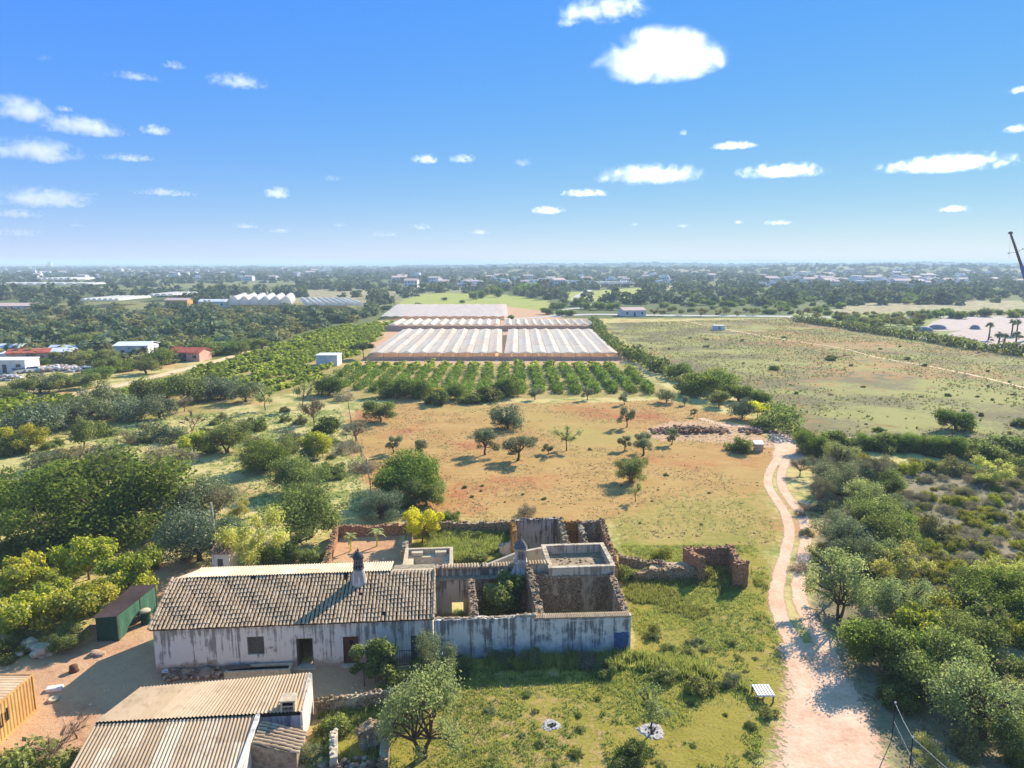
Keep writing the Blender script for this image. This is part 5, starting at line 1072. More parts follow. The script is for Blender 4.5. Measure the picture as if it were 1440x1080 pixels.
    ('carob', 1250, 912, 110, 'dark shaded tree overhanging the track from the right', None, 1.0), ('oak', 1306, 930, 110, 'deep green tree behind the thin fence posts', None, 1.0), ('citrus', 1300, 876, 80, 'yellow green shrub above the shaded trees'), ('oak', 1362, 900, 100, 'green tree in the right thicket', None, .8), ('b_yellow', 1430, 888, 60, 'yellow broom at the right edge in front of the dark mass'), ('b_dull', 1390, 880, 70, 'dull scrub between the dark mass and the thicket'),
    ('almond', 1392, 985, 150, 'large yellow green tree at the lower right corner', None, .9), ('citrus', 1345, 950, 60, 'yellow green bush before the large corner tree'), ('oak', 1428, 1040, 110, 'green tree at the bottom right corner', None, .8), ('pale', 1312, 1066, 60, 'pale round bush at the foot of the fence posts', None, .7), ('b_dark', 1262, 975, 70, 'dark shrub in the shade beside the fence posts'),
    # foreground
    ('almond', 594, 1000, 160, 'twisted almond tree with sparse spring leaves at the bottom centre', None, 1.0), ('olive', 610, 930, 66, 'young grey olive in front of the blue washed ruin', None, 1.55), ('fig', 526, 932, 60, 'glossy dark fig tree by the iron gate', None, 1.1), ('thin', 918, 990, 62, 'crooked bare tree leaning over the larger ash ring', None, 1.2), ('b_green', 884, 1062, 60, 'green bush at the foot of the crooked bare tree'), ('bare', 74, 1040, 70, 'leafless shrub at the lower left in front of the dirt yard', None, 1.1), ('b_weed', 40, 1074, 100, 'fresh green bush along the bottom left edge'), ('b_weed', 100, 1082, 80, 'green bush by the barn roof at the bottom left edge'), ('b_weed', 8, 1080, 70, 'green bush at the bottom left corner'), ('bare', 108, 1018, 40, 'thin twigs standing in the shade of the farmhouse'),
    ('fig', 706, 842, 50, 'leafy green fig growing inside the ruin', None, 1.5), ('b_weed', 728, 856, 40, 'pale weeds at the foot of the fig inside the ruin'), ('b_weed', 645, 862, 18, 'green weeds seen through the ruin window'), ('b_green', 876, 806, 34, 'green bush at the right corner of the ruin', None, 1.3),
    ('b_olive', 745, 922, 44, 'grey green weed bush in front of the blue washed wall', None, 1.1), ('b_olive', 705, 925, 40, 'pale dry weed bush left of the grey green one'), ('b_grey', 828, 930, 34, 'dry grey weeds before the ruin corner'), ('b_green', 850, 940, 40, 'dark green weeds before the ruin corner'), ('b_green', 560, 965, 50, 'green shrub left of the young grey olive'), ('b_green', 645, 940, 44, 'green shrub right of the young grey olive'), ('b_weed', 930, 948, 40, 'green weeds on the lawn bank'), ('b_weed', 985, 962, 44, 'bright green weeds left of the pallet table'), ('b_olive', 1030, 955, 30, 'grey weeds above the pallet table'), ('b_weed', 1082, 1000, 26, 'dark weeds under the pallet table'), ('b_dark', 1005, 776, 10, 'dark tuft behind the small stone pen'),
    ('b_weed', 1000, 805, 34, 'green weeds inside the small stone pen'), ('b_weed', 905, 805, 30, 'green weeds along the low stone wall'), ('b_yellow', 930, 778, 30, 'yellow weeds behind the low stone wall'), ('b_weed', 700, 1078, 30, 'spiky green plant at the bottom centre'), ('b_weed', 470, 1020, 50, 'green weeds beside the barn gable'), ('b_olive', 440, 1062, 44, 'grey weeds by the tile lean-to'), ('b_weed', 920, 890, 28, 'green bush right of the ruin corner'), ('b_green', 860, 775, 14, 'small plant inside the walled terrace'), ('b_yellow', 782, 786, 14, 'yellow weeds in the left corner of the walled terrace'),
]:
    kind, cx, cy_, wp, lab = a[:5]; plant(kind, cx, cy_, wp, lab, a[5] if len(a) > 5 else None, a[6] if len(a) > 6 else 1.0)
# banana-like garden plants
for (cx, cy_, lab) in ((493, 775, 'drooping garden plant left in the bare garden'), (530, 768, 'drooping garden plant right in the bare garden')):
    x, y = g(cx, cy_); t = thing('banana_plant', lab, 'plant', (x, y, 0)); mb = MB(); mb.tube([(x, y, -.05), (x + .05, y, 1.2)], [.10, .06], 6); mb.build('stem', LM['pale'], t)
    mb = MB()
    for i in range(11):
        a = i * 2.4; Lf = rng.uniform(.6, 1.0); pts = [Vector((x, y, 1.1 + .05 * i)) + Vector((math.cos(a), math.sin(a), 0)) * (Lf * q) + Vector((0, 0, .9 * q - 1.15 * q * q * Lf)) for q in (0, .25, .5, .75, 1)]; s_ = Vector((-math.sin(a), math.cos(a), 0))
        for q in range(4): w0 = (.05, .14, .16, .12, .02)[q]; w1 = (.05, .14, .16, .12, .02)[q + 1]; mb.quad(pts[q] - s_ * w0, pts[q] + s_ * w0, pts[q + 1] + s_ * w1, pts[q + 1] - s_ * w1, rng.random())
    mb.build('leaves', LM['almond'], t)
# hedge along the right hand scrub, and loose scrub
HG = 'bushes in the dark hedge between the meadow and the scrub'
hx = 1146
while hx < 1450:
    plant(rng.choice(['b_dark', 'b_dark', 'b_green', 'carob' if hx < 1350 else 'b_green']), hx, 621 + (hx - 1146) * .045 + rng.uniform(-5, 5), rng.uniform(34, 52), 'dark green bush in the hedge between the meadow and the scrub', HG); hx += 19
HY = 'olive yellow bushes along the front of the right hedge'
for hx in range(1190, 1450, 17): plant(rng.choice(['b_dull', 'b_dull', 'b_yellow', 'b_green']), hx, 648 + (hx - 1190) * .06 + rng.uniform(-5, 8), rng.uniform(24, 40), 'olive yellow bush along the front of the right hedge', HY)
HB = 'tall bushes at the right end of the hedge'
for (hx, hy_, ww) in ((1385, 640, 56), (1418, 628, 66), (1400, 660, 60), (1436, 655, 60), (1372, 622, 40)): plant(rng.choice(['oak', 'b_green', 'pale']), hx, hy_, ww, 'tall light green bush at the right end of the hedge', HB, .8)
SG = 'low scrub bushes scattered over the grey scrubland'
for i in range(230):
    for _ in range(30):
        px, py = rng.uniform(1240, 1450), rng.uniform(672, 850)
        if px > 1240 + max(0, (py - 760)) * .9: break
    kd = rng.choice(['b_yellow', 'b_dull', 'b_grey', 'b_grey', 'b_yellow', 'b_yellow', 'b_grey', 'b_grey']); s = (py - 560) / 200
    plant(kd, px, py, rng.uniform(9, 30) * (.6 + .5 * s), {'b_yellow': 'yellow green broom bush scattered over the grey scrubland', 'b_dull': 'dull olive bush scattered over the grey scrubland', 'b_grey': 'dry grey bush scattered over the grey scrubland'}[kd], {'b_yellow': 'broom bushes over the grey scrubland', 'b_dull': 'dull bushes over the grey scrubland', 'b_grey': 'dry bushes over the grey scrubland'}[kd])
TG = 'bushes filling the thicket right of the track'
for i in range(46):
    px = rng.uniform(1180, 1450); py = rng.uniform(850, 1090)
    if px < 1215 + max(0, py - 900) * .55 + 20: continue
    plant(rng.choice(['b_green', 'b_dull', 'b_dark', 'b_yellow', 'b_green']), px, py, rng.uniform(40, 80), 'leafy bush in the thicket right of the track', TG)
for i in range(16): plant(rng.choice(['b_grey', 'b_olive', 'b_dull']), rng.uniform(1120, 1200), rng.uniform(690, 800) , rng.uniform(14, 30), 'small dull bush at the foot of the wooded strip', 'bushes at the foot of the wooded strip')
LG = 'small bushes over the straw slope behind the farmhouse'
for i in range(60):
    px, py = rng.uniform(60, 500), rng.uniform(575, 700)
    if py > 640 and px < 330: continue
    plant(rng.choice(['b_olive', 'b_grey', 'b_dull', 'b_green']), px, py, rng.uniform(9, 26), 'small low bush on the straw slope behind the farmhouse', LG)
MG = 'dark tufts dotted over the meadow'
for i in range(70):
    px, py = rng.uniform(900, 1440), rng.uniform(470, 612)
    if py > 520 and px < 1090: continue
    plant(rng.choice(['b_dark', 'b_dull', 'b_grey']), px, py, rng.uniform(3, 8), 'small tuft dotted over the meadow', MG)
FG = 'weed tufts over the orange field'
for i in range(26): plant(rng.choice(['b_green', 'b_dull']), rng.uniform(640, 1050), rng.uniform(600, 745), rng.uniform(3, 8), 'small green weed tuft on the orange field', FG)

WG = 'trees packed in the wooded strip along the track'
for i in range(24):
    py = rng.uniform(640, 800); px = 1168 + (py - 640) * .38 + rng.uniform(-14, 70)
    plant(rng.choice(['olive', 'oak', 'greyo', 'almond', 'olive', 'carob', 'oak']), px, py, rng.uniform(40, 66), 'leafy tree packed in the wooded strip along the right of the track', WG, rng.uniform(.85, 1.15))
WC = 'weed clumps in the walled courtyard'
for i in range(16): plant('b_weed' if i % 3 else 'b_green', rng.uniform(606, 712), rng.uniform(748, 786), rng.uniform(14, 26), 'lush weed clump inside the walled courtyard', WC)
LW = 'weed clumps over the lawn'
for i in range(46):
    px, py = rng.uniform(640, 1080), rng.uniform(880, 1075)
    if py < 960 and px < 890: continue
    plant(rng.choice(['b_weed', 'b_weed', 'b_green', 'b_olive']), px, py, rng.uniform(7, 20), 'small dark weed clump on the lawn below the ruin', LW, .7)
# ------------------------------------------------------------------ orchards: rows of citrus bushes
rows = []
OC = gp((486, 513), (868, 513), (936, 553), (570, 557), (470, 545))
for i in range(-22, 16):
    xx = -2 + i * 3.9
    for j in range(60):
        y = 141 + j * 1.9; x = xx
        rows.append((x, y))
rows = np.array(rows); sd_ = inpoly(rows[:, 0], rows[:, 1], OC); cen = [tuple(p) for p in rows[sd_ > .2] if rng.random() > .03]
OL = gp((300, 514), (462, 462), (558, 453), (500, 505), (440, 538), (395, 556), (300, 556), (235, 566), (0, 586), (-200, 600), (-200, 575), (110, 560), (200, 545))
lp = []; ang = R(-15); ca, sa = math.cos(ang), math.sin(ang)   # rows run obliquely here
for i in range(-120, 121):
    for j in range(-160, 161):
        a, b = i * 5.8, j * 1.7; x = -75 + a * ca - b * sa; y = 215 + a * sa + b * ca
        lp.append((x, y))
lp = np.array(lp); sd_ = inpoly(lp[:, 0], lp[:, 1], OL); lef = [tuple(p) for p in lp[sd_ > .5] if rng.random() > .05]
shed_xy = g(463, 512)
lef = [p for p in lef if abs(p[0] - shed_xy[0]) > 6 or abs(p[1] - shed_xy[1]) > 6]
cen.sort(key=lambda p: p[1]); near = cen[:290]; rest = cen[290:] + lef
for (x, y) in near:
    plant_at('b_citrus', x + rng.uniform(-.25, .25), y + rng.uniform(-.25, .25), rng.uniform(1.9, 2.5), 'round green citrus bush in the rows of the centre orchard', 'citrus bushes in the orchard rows', rng.uniform(.85, 1.1), cat='bush', lod=0)
def scatter_mesh(name, pts, widths, hscale, leafm, nleaf, lsz, label, cat, seed=1, variants=6, zc=.42, lump=1.0):
    """many far plants as one mesh: each a cluster of leaf clumps of its own size"""
    ng = np.random.default_rng(seed); rg = random.Random(seed); protos = []
    for v in range(variants):
        lb_ = mk_lobes(rg, 1.0, .8 * lump, zc, 6, (.22, .34), .85, .7)
        for i in range(3): lb_.append((.25 * math.cos(i * 2.1), .25 * math.sin(i * 2.1), zc * .5, .25, .25, zc * .5))
        V, F_, t = leaves(ng, lb_, nleaf, lsz, .62, .5, .8, -9); protos.append((V, F_, t))
    Vs, Fs, Ts = [], [], []; base = 0
    for i, (x, y) in enumerate(pts):
        V, F_, t = protos[rg.randrange(variants)]; w_ = widths[i]; a = rg.uniform(0, 6.28); c, s = math.cos(a), math.sin(a); h = w_ * hscale * rg.uniform(.8, 1.2)
        Vn = np.empty_like(V); Vn[:, 0] = x + (V[:, 0] * c - V[:, 1] * s) * w_; Vn[:, 1] = y + (V[:, 0] * s + V[:, 1] * c) * w_; Vn[:, 2] = float(zfun(x, y)) + V[:, 2] * h
        Vs.append(Vn); Fs.append(F_ + base); Ts.append(np.clip(t + rg.uniform(-.28, .28), 0, 1)); base += len(V)
    me = np_mesh(name, np.concatenate(Vs), np.concatenate(Fs), np.concatenate(Ts), leafm)
    return tag(link(name, me), label, cat, None, 'stuff')
scatter_mesh('orchard', rest, [rng.uniform(2.1, 2.7) for _ in rest], .66, LM['orchb'], 70, .18, 'rows of citrus bushes filling the left orchard and the far end of the centre one', 'orchard', 3)
# ------------------------------------------------------------------ hedges as clipped continuous rows
def hedge(name, label, pts, w_, h_, leafm, nper=70, lsz=.32, seed=1):
    ng = np.random.default_rng(seed); lobes = []
    for i in range(len(pts) - 1):
        a, b = Vector(pts[i]), Vector(pts[i + 1]); k = max(1, int((b - a).length / (w_ * .55)))
        for j in range(k):
            p = a.lerp(b, j / k); hh = h_ * rng.uniform(.75, 1.15); lobes.append((p.x + rng.uniform(-.2, .2) * w_, p.y + rng.uniform(-.2, .2) * w_, hh * .48, w_ * rng.uniform(.45, .62), w_ * rng.uniform(.45, .62), hh * .52))
    V, F_, t = leaves(ng, lobes, nper * len(lobes), lsz, .7, .4, .7, 0.0)
    return tag(link(name, np_mesh(name, V, F_, t, leafm)), label, 'hedge')
hedge('hedge', 'dark hedge along the right side of the greenhouses and orchard', gp((836, 456), (845, 475), (868, 495), (905, 512), (935, 526), (950, 534)), 4.2, 3.4, LM['dark'], 90, .42)
hedge('hedge', 'dark hedge along the far right edge of the meadow', gp((1118, 451), (1180, 460), (1240, 470), (1300, 479), (1370, 491), (1440, 500), (1560, 520)), 4.0, 3.0, LM['dark'], 80, .45, 2)
hedge('hedge', 'thick dark clipped hedge beside the track head', gp((1084, 588), (1096, 598), (1108, 606), (1116, 616)), 4.0, 3.6, LM['dark'], 300, .22, 3)
# ------------------------------------------------------------------ greenhouses
PLAST0 = mat_tint('greenhouse_plastic', [C(196, 178, 168), C(214, 198, 190), C(226, 212, 204), C(204, 186, 176)], .5, .35, .35, .86)
def mat_film(name, c, d):
    n = NT(name, .6, .2); t = n.attr('tint'); f = n.noise(n.coord(), .5, 5, .65); col = n.mix(t, c, d); col = n.mix(n.math('MULTIPLY', n.step(f, .5, .7), .3), col, tuple(x * .7 for x in c[:3]) + (1,)); n.base(col)
    tr = n.node('ShaderNodeBsdfTranslucent'); n.l(col, tr.inputs['Color']); mx = n.node('ShaderNodeMixShader'); mx.inputs[0].default_value = .5; n.l(n.b.outputs[0], mx.inputs[1]); n.l(tr.outputs[0], mx.inputs[2]); n.l(mx.outputs[0], n.out.inputs['Surface']); return n.m
PLAST = mat_film('net_film', C(248, 234, 212), C(254, 246, 232))
PLASTW = mat_film('white_film', C(232, 228, 220), C(246, 242, 236))
NETR = mat_plain('orange_net', C(212, 180, 150), C(196, 158, 128), 1.5, .9, .1, .1)
GUT = mat_plain('grey_gutter', C(150, 140, 134), C(120, 110, 104), 2)
def greenhouse(label, x0, x1, y0, y1, nspan, heave, hridge, tiers=1, mat=PLAST, arch=False, skew=0.0, sides=True, name='greenhouse'):
    t = thing(name, label, 'greenhouse', ((x0 + x1) / 2, y0, 0)); sw = (x1 - x0) / nspan; td = (y1 - y0) / tiers
    for i in range(nspan):
        a = x0 + i * sw; b = a + sw - .12; mid = a + sw * .58; mb = MB()
        for q in range(tiers):
            s0 = y0 + q * td + (.35 if q else 0); s1 = y0 + (q + 1) * td; tt = rng.random(); jz = rng.uniform(-.12, .12); k0 = skew * (s0 - y0); k1 = skew * (s1 - y0)
            if arch:
                prof = [(a + (b - a) * (.5 - .5 * math.cos(math.pi * k / 8)), heave + (hridge - heave) * math.sin(math.pi * k / 8)) for k in range(9)]
            else:
                prof = [(a, heave), (a + (mid - a) * .5, (heave + hridge) / 2 - .08 + jz * .4), (mid, hridge + jz), (mid + (b - mid) * .5, (heave + hridge) / 2 - .06), (b, heave)]
            ny = 4; grid = []
            for r in range(ny + 1):
                f = r / ny; yy = s0 + (s1 - s0) * f
                for (px, pz) in prof: grid.append((px + k0 + (k1 - k0) * f, yy, pz + rng.uniform(-.05, .05)))
            w_ = len(prof)
            for r in range(ny):
                for c in range(w_ - 1): mb.mesh([grid[r * w_ + c], grid[r * w_ + c + 1], grid[(r + 1) * w_ + c + 1], grid[(r + 1) * w_ + c]], [(0, 1, 2, 3)], min(1, max(0, tt + rng.uniform(-.15, .15))))
            if sides:
                for yy, kk, fl in ((s0, k0, 0), (s1, k1, 1)):
                    ring = [(px + kk, yy, pz) for px, pz in prof]; mb.mesh(ring + [(b + kk, yy, heave - .12), (a + kk, yy, heave - .12)], [tuple(range(len(ring) + 2))], tt)
        mb.build('roof_span', mat, t)
    mb = MB()
    for i in range(nspan + 1):
        a = x0 + i * sw - .03
        for q in range(tiers + 1):
            yy = y0 + q * td; kk = skew * (yy - y0); mb.tube([(a + kk, yy, 0), (a + kk, yy, heave)], .05, 4)
    mb.build('posts', GUT, t); return t
greenhouse('left half of the wide ridged plastic greenhouse behind the centre orchard', -40.5, -2.6, 199, 270, 9, 1.9, 2.32, 4, skew=-.015)
greenhouse('right half of the wide ridged plastic greenhouse behind the centre orchard', -2.2, 30.0, 199, 270, 8, 1.9, 2.32, 4, skew=.01)
greenhouse('shallow ridged greenhouse in the rear row, left half', -50, -5.0, 286, 312, 12, 2.2, 3.0, 1)
greenhouse('shallow ridged greenhouse in the rear row, right half', -3.2, 34.0, 286, 312, 11, 2.2, 3.0, 1)
def netfence(label, pts, h):
    t = thing('net_fence', label, 'fence', (*pts[0], 0)); mb = MB(); pb = MB()
    for i in range(len(pts) - 1):
        a, b = Vector(pts[i]), Vector(pts[i + 1]); k = max(1, int((b - a).length / 4))
        for j in range(k):
            p, q = a.lerp(b, j / k), a.lerp(b, (j + 1) / k); mb.quad((p.x, p.y, .05), (q.x, q.y, .05), (q.x, q.y, h + rng.uniform(-.12, .12)), (p.x, p.y, h)); pb.tube([(p.x, p.y, 0), (p.x, p.y, h + .15)], .05, 4)
    mb.build('netting', NETR, t); pb.build('posts', GUT, t); return t
netfence('orange net fence along the front of the rear greenhouses', [(-51, 283.5), (35, 283.5)], 2.0)
netfence('low orange net fence along the near edge of the wide greenhouse', [(-41, 197), (30.5, 197)], 1.1)
# covered pale field beyond
cv = thing('net_covered_field', 'flat field under pale pink netting beyond the greenhouses', 'netted field', (-40, 345, 0)); poly = gp((535, 449), (556, 433), (690, 432), (716, 441), (742, 447))
mb = MB(); bx = [p[0] for p in poly]; by = [p[1] for p in poly]; nxg, nyg = 26, 14; y0_, y1_ = 340.0, 441.0; L0, L1 = g(538, 449)[0], g(556, 432.6)[0]; R0, R1x = g(715, 447)[0], g(712, 433)[0]
G_ = [[((L0 + (L1 - L0) * r / nyg) + ((R0 + (R1x - R0) * r / nyg) - (L0 + (L1 - L0) * r / nyg)) * c / nxg, y0_ + (y1_ - y0_) * r / nyg, 1.6 + .25 * ((c + r) % 2) + rng.uniform(-.08, .08)) for c in range(nxg + 1)] for r in range(nyg + 1)]
for r in range(nyg):
    for c in range(nxg): mb.quad(G_[r][c], G_[r][c + 1], G_[r + 1][c + 1], G_[r + 1][c], rng.random())
mb.build('netting', mat_film('field_net', C(240, 228, 216), C(248, 238, 228)), cv)
mb = MB()
for r in range(0, nyg + 1, 2):
    for c in range(0, nxg + 1, 2): p = G_[r][c]; mb.tube([(p[0], p[1], 0), p], .06, 4)
mb.build('posts', GUT, cv)
# distant greenhouses at the left
def gpx(px, py): return g(px, py)
a = gpx(322, 433); b = gpx(410, 433); greenhouse('white arched polytunnels behind the left scrub', a[0], b[0], a[1], a[1] + 55, 6, 2.0, 7.0, 1, PLASTW, True, -.25)
a = gpx(430, 437); b = gpx(512, 437); greenhouse('long white greenhouse left of the netted field', a[0], b[0], a[1], a[1] + 60, 9, 3.0, 5.0, 1, PLASTW, True, -.35)
a = gpx(114, 432); b = gpx(186, 430); greenhouse('white flat greenhouse behind the left scrubland', a[0], b[0], a[1], a[1] + 40, 7, 4.0, 5.5, 1, PLASTW, True)
a = gpx(208, 424); b = gpx(245, 424); greenhouse('small distant white greenhouse at the left', a[0], b[0], a[1], a[1] + 40, 4, 4.0, 5.5, 1, PLASTW, True)
a = gpx(-20, 406); b = gpx(120, 406); greenhouse('very long white greenhouse near the left horizon', a[0], b[0], a[1], a[1] + 40, 10, 4.0, 6.0, 1, PLASTW, True)
a = gpx(52, 398); b = gpx(98, 398); greenhouse('pale greenhouse behind the very long one at the left', a[0], b[0], a[1], a[1] + 60, 6, 4.0, 7.0, 1, PLASTW, True)
a = gpx(838, 404); b = gpx(894, 404); greenhouse('white greenhouse beyond the green field, centre right', a[0], b[0], a[1], a[1] + 40, 6, 4.0, 6.0, 1, PLASTW, True)
# ------------------------------------------------------------------ farm buildings
HWALL = mat_plain('farm_wall_white', C(236, 232, 226), C(214, 206, 198), .6, .85, .15, .1); HROOFW = mat_plain('white_sheet_roof', C(240, 240, 240), C(214, 214, 212), .5, .6, .2, .1)
HROOFR = mat_tint('red_tile_roof', [C(176, 84, 66), C(196, 104, 82), C(160, 76, 60)], .85, .1, 1.0, .7); HROOFO = mat_plain('orange_tile_roof', C(222, 194, 178), C(204, 172, 156), 1, .85, .1, .1); OPEN = mat_plain('window_dark', C(70, 76, 84), C(52, 56, 64), 2, .3, .4, 0)
HWALLP = mat_plain('farm_wall_pink', C(226, 180, 160), C(206, 156, 136), .6); HWALLO = mat_plain('ochre_wall', C(216, 166, 96), C(196, 146, 80), .6)
def building(name, label, x, y, w_, d_, h_, rot=0.0, wall=None, roof=None, rise=1.2, nwin=4, door=True, flat=False, z=None):
    t = thing(name, label, 'building', (x, y, 0 if z is None else z), rot=rot); ORG[t.name] = Vector((0, 0, 0)); a, b = w_ / 2, d_ / 2
    mb = MB()
    if flat:
        mb.box(-a, a, -b, b, -.2, h_); mb.build('walls', wall or HWALL, t)
        mb = MB(); mb.box(-a - .15, a + .15, -b - .15, b + .15, h_ + .002, h_ + .25); mb.build('roof', roof or HROOFW, t)
    else:
        mb.mesh([(-a, -b, -.2), (a, -b, -.2), (a, b, -.2), (-a, b, -.2), (-a, -b, h_), (a, -b, h_), (a, b, h_), (-a, b, h_), (-a, 0, h_ + rise), (a, 0, h_ + rise)], [(0, 1, 5, 4), (2, 3, 7, 6), (1, 2, 6, 9, 5), (3, 0, 4, 8, 7), (3, 2, 1, 0)]); mb.build('walls', wall or HWALL, t)
        mb = MB(); o = .35; s = rise / b
        up = [(-a - o, -b - o, h_ - o * s + .06), (a + o, -b - o, h_ - o * s + .06), (a + o, 0, h_ + rise + .06), (-a - o, 0, h_ + rise + .06), (a + o, b + o, h_ - o * s + .06), (-a - o, b + o, h_ - o * s + .06)]; lo = [(p[0], p[1], p[2] + .14) for p in up]
        mb.mesh(up + lo, [(3, 2, 1, 0), (2, 3, 5, 4), (6, 7, 8, 9), (9, 8, 10, 11), (0, 1, 7, 6), (4, 5, 11, 10), (1, 2, 8, 7), (2, 4, 10, 8), (3, 0, 6, 9), (5, 3, 9, 11)]); mb.build('roof', roof or HROOFO, t)
    for i in range(nwin):
        mb = MB(); xx = -a + w_ * (i + .5) / nwin
        if door and i == nwin // 2: mb.box(xx - .5, xx + .5, -b - .03, -b + .05, 0, 2.1); mb.build('door', OPEN, t)
        else: mb.box(xx - .55, xx + .55, -b - .03, -b + .05, h_ * .35, h_ * .72); mb.build('window', OPEN, t)
    return t
x, y = g(463, 513); building('white_shed', 'small flat white shed at the edge of the left orchard', x, y, 5.6, 5.0, 2.7, 0, None, None, flat=True, nwin=0)
x, y = g(186, 506); building('warehouse', 'tall cream shed with a white roof among the left trees', x, y + 3, 9.0, 8, 4.0, .1, None, HROOFW, .7, 2)
x, y = g(262, 508); building('farmhouse', 'red roofed house at the end of the sandy farm track', x, y + 3, 9, 6, 2.4, -.15, HWALLP, HROOFR, 1.0, 3)
for (px, py, w_, d_, h_, rot, wl, rf, fl, lab) in ((18, 522, 10, 6, 3, .05, None, HROOFW, True, 'white flat roofed shed at the left edge of the scrapyard'), (45, 508, 10, 6, 2.6, .3, HWALLP, HROOFR, False, 'pink house with a red roof in the left farmyard'), (72, 507, 12, 5, 2.6, .2, None, HROOFW, False, 'long white roofed shed right of the pink house'), (18, 500, 8, 6, 2.6, 0, None, HROOFW, False, 'white roofed hut behind the left farmyard'), (95, 501, 8, 4, 2.4, .1, None, HROOFW, False, 'white roofed shed among olive trees by the farmyard'), (5, 508, 9, 6, 2.2, 0, None, HROOFW, True, 'low white roofed lean-to behind the left edge shed')):
    x, y = g(px, py); building('farm_shed', lab, x, y, w_, d_, h_, rot, wl, rf, .8, 3, True, fl)
x, y = g(26, 436); building('farmhouse', 'wide pale house with a faded roof beyond the left scrub', x, y, 24, 12, 2.6, .1, None, HROOFO, 1.4, 7)
x, y = g(252, 431); building('farmhouse', 'ochre house beyond the left scrub', x, y, 14, 8, 4.0, 0, HWALLO, HROOFO, 1.2, 4)
x, y = g(302, 432); building('farm_shed', 'white barn left of the arched polytunnels', x, y, 16, 8, 3.6, 0, None, HROOFW, 1.2, 4); x, y = g(888, 444); building('farm_shed', 'pale brown roofed shed on the road at centre right', x, y, 12, 9, 3, .2, None, HROOFO, 1.2, 3)
x, y = g(1010, 464); building('utility_box', 'small white cabin on the meadow footpath', x, y, 4.4, 2.4, 1.7, .1, None, None, flat=True, nwin=1, door=False)
# parked vehicles and heaps in the scrapyard
CARG = mat_plain('silver_car_paint', C(186, 192, 198), C(170, 176, 184), 1, .3, .5, 0, .5); CARW = mat_plain('white_car_paint', C(236, 238, 240), C(226, 228, 230), 1, .3, .5, 0); GLASS = mat_plain('car_glass', C(54, 62, 72), C(44, 50, 58), 1, .1, .6, 0); TYRE = mat_plain('tyre_rubber', C(40, 40, 42), C(30, 30, 32), 3)
def car(label, x, y, rot, paint):
    t = thing('parked_car', label, 'car', (x, y, 0), rot=rot); ORG[t.name] = Vector((0, 0, 0)); mb = MB()
    prof = [(-2.1, .35), (2.1, .35), (2.15, .75), (1.1, .92), (.95, .95), (-1.3, .98), (-2.1, .9)]
    mb.mesh([(p[0], -.85, p[1]) for p in prof] + [(p[0], .85, p[1]) for p in prof], [tuple(range(7)), tuple(range(13, 6, -1))] + [(i + 7, (i + 1) % 7 + 7, (i + 1) % 7, i) for i in range(7)]); mb.build('body', paint, t)
    mb = MB(); mb.mesh([(-1.5, -.75, .96), (1.05, -.75, .94), (.4, -.62, 1.42), (-1.1, -.62, 1.42), (-1.5, .75, .96), (1.05, .75, .94), (.4, .62, 1.42), (-1.1, .62, 1.42)], [(0, 1, 2, 3), (7, 6, 5, 4), (1, 5, 6, 2), (4, 0, 3, 7)]); mb.build('windows', GLASS, t); mb = MB(); mb.box(-1.1, .4, -.62, .62, 1.4, 1.46); mb.build('roof', paint, t)
    for sx in (-1.3, 1.35):
        for sy in (-.86, .70): mb = MB(); mb.tube([(sx, sy, .32), (sx, sy + .16, .32)], .32, 12); mb.build('wheel', TYRE, t)
car('silver car parked in the left scrapyard', *g(28, 525), 1.3, CARG); car('white van like car beside the silver car in the scrapyard', *g(48, 523), 1.0, CARW); car('grey car at the right end of the scrapyard', *g(126, 524), .2, CARG); car('white car parked by the road behind the meadow', *g(1220, 466), .4, CARW)
HEAP = mat_tint('scrap_heap', [C(190, 170, 150), C(226, 216, 206), C(176, 120, 90), C(150, 150, 154), C(236, 234, 230)], .8, .2, 2, .6)
for (px, py, n_, lab) in ((66, 522, 60, 'tan scrap heap beside the parked cars'), (88, 520, 70, 'mixed scrap heap in the middle of the scrapyard'), (104, 522, 50, 'rusty scrap heap at the right of the scrapyard'), (12, 534, 40, 'white stones at the left edge below the scrapyard')): rocks('scrap_heap', lab, 'heap', g(px, py), n_ + 20, 1.6, (.25, .7), HEAP, 1.0)
# ------------------------------------------------------------------ crane at the right edge (its carrier stands just outside the view)
cd = 262.0
def atd(px, py, y): # point at distance y on the bearing
    vv = (py - 540) / FPX; dyv = math.cos(PITCH) - vv * math.sin(PITCH); dz = -(math.sin(PITCH) + vv * math.cos(PITCH)); t_ = y / dyv; return Vector(((px - 720) / FPX * t_, y, CAM_H + dz * t_))
tip = atd(1421, 328, cd); jn = atd(1436.5, 374, cd); bs = atd(1464.5, 462, cd); CB = mat_plain('crane_blue', C(44, 92, 168), C(34, 74, 140), 1, .4, .4, 0); CDK = mat_plain('crane_dark_steel', C(66, 62, 58), C(46, 44, 42), 1, .5, .4, 0)
cr = thing('mobile_crane', 'blue and black telescopic crane boom leaning at the right edge', 'crane', (bs.x, bs.y, 0)); ORG[cr.name] = Vector((bs.x, bs.y, 0))
mb = MB(); mb.tube([bs, bs.lerp(jn, .55), jn], [.85, .72, .62], 8); lower = mb.build('boom', CB, cr); mb = MB(); mb.tube([jn, jn.lerp(tip, .5), tip], [.5, .42, .34], 8); tag(mb.build('boom', CDK, cr), 'black upper boom section')
mb = MB(); mb.lathe([(.3, -.3), (.7, -.2), (.75, .3), (.4, .6)], 0, 0, 8); o = mb.build('boom_head', CDK, cr, loc=(0, 0, 0)); 
for v_ in o.data.vertices: v_.co += tip
for v_ in o.data.vertices: v_.co += Vector((0, 0, 0))
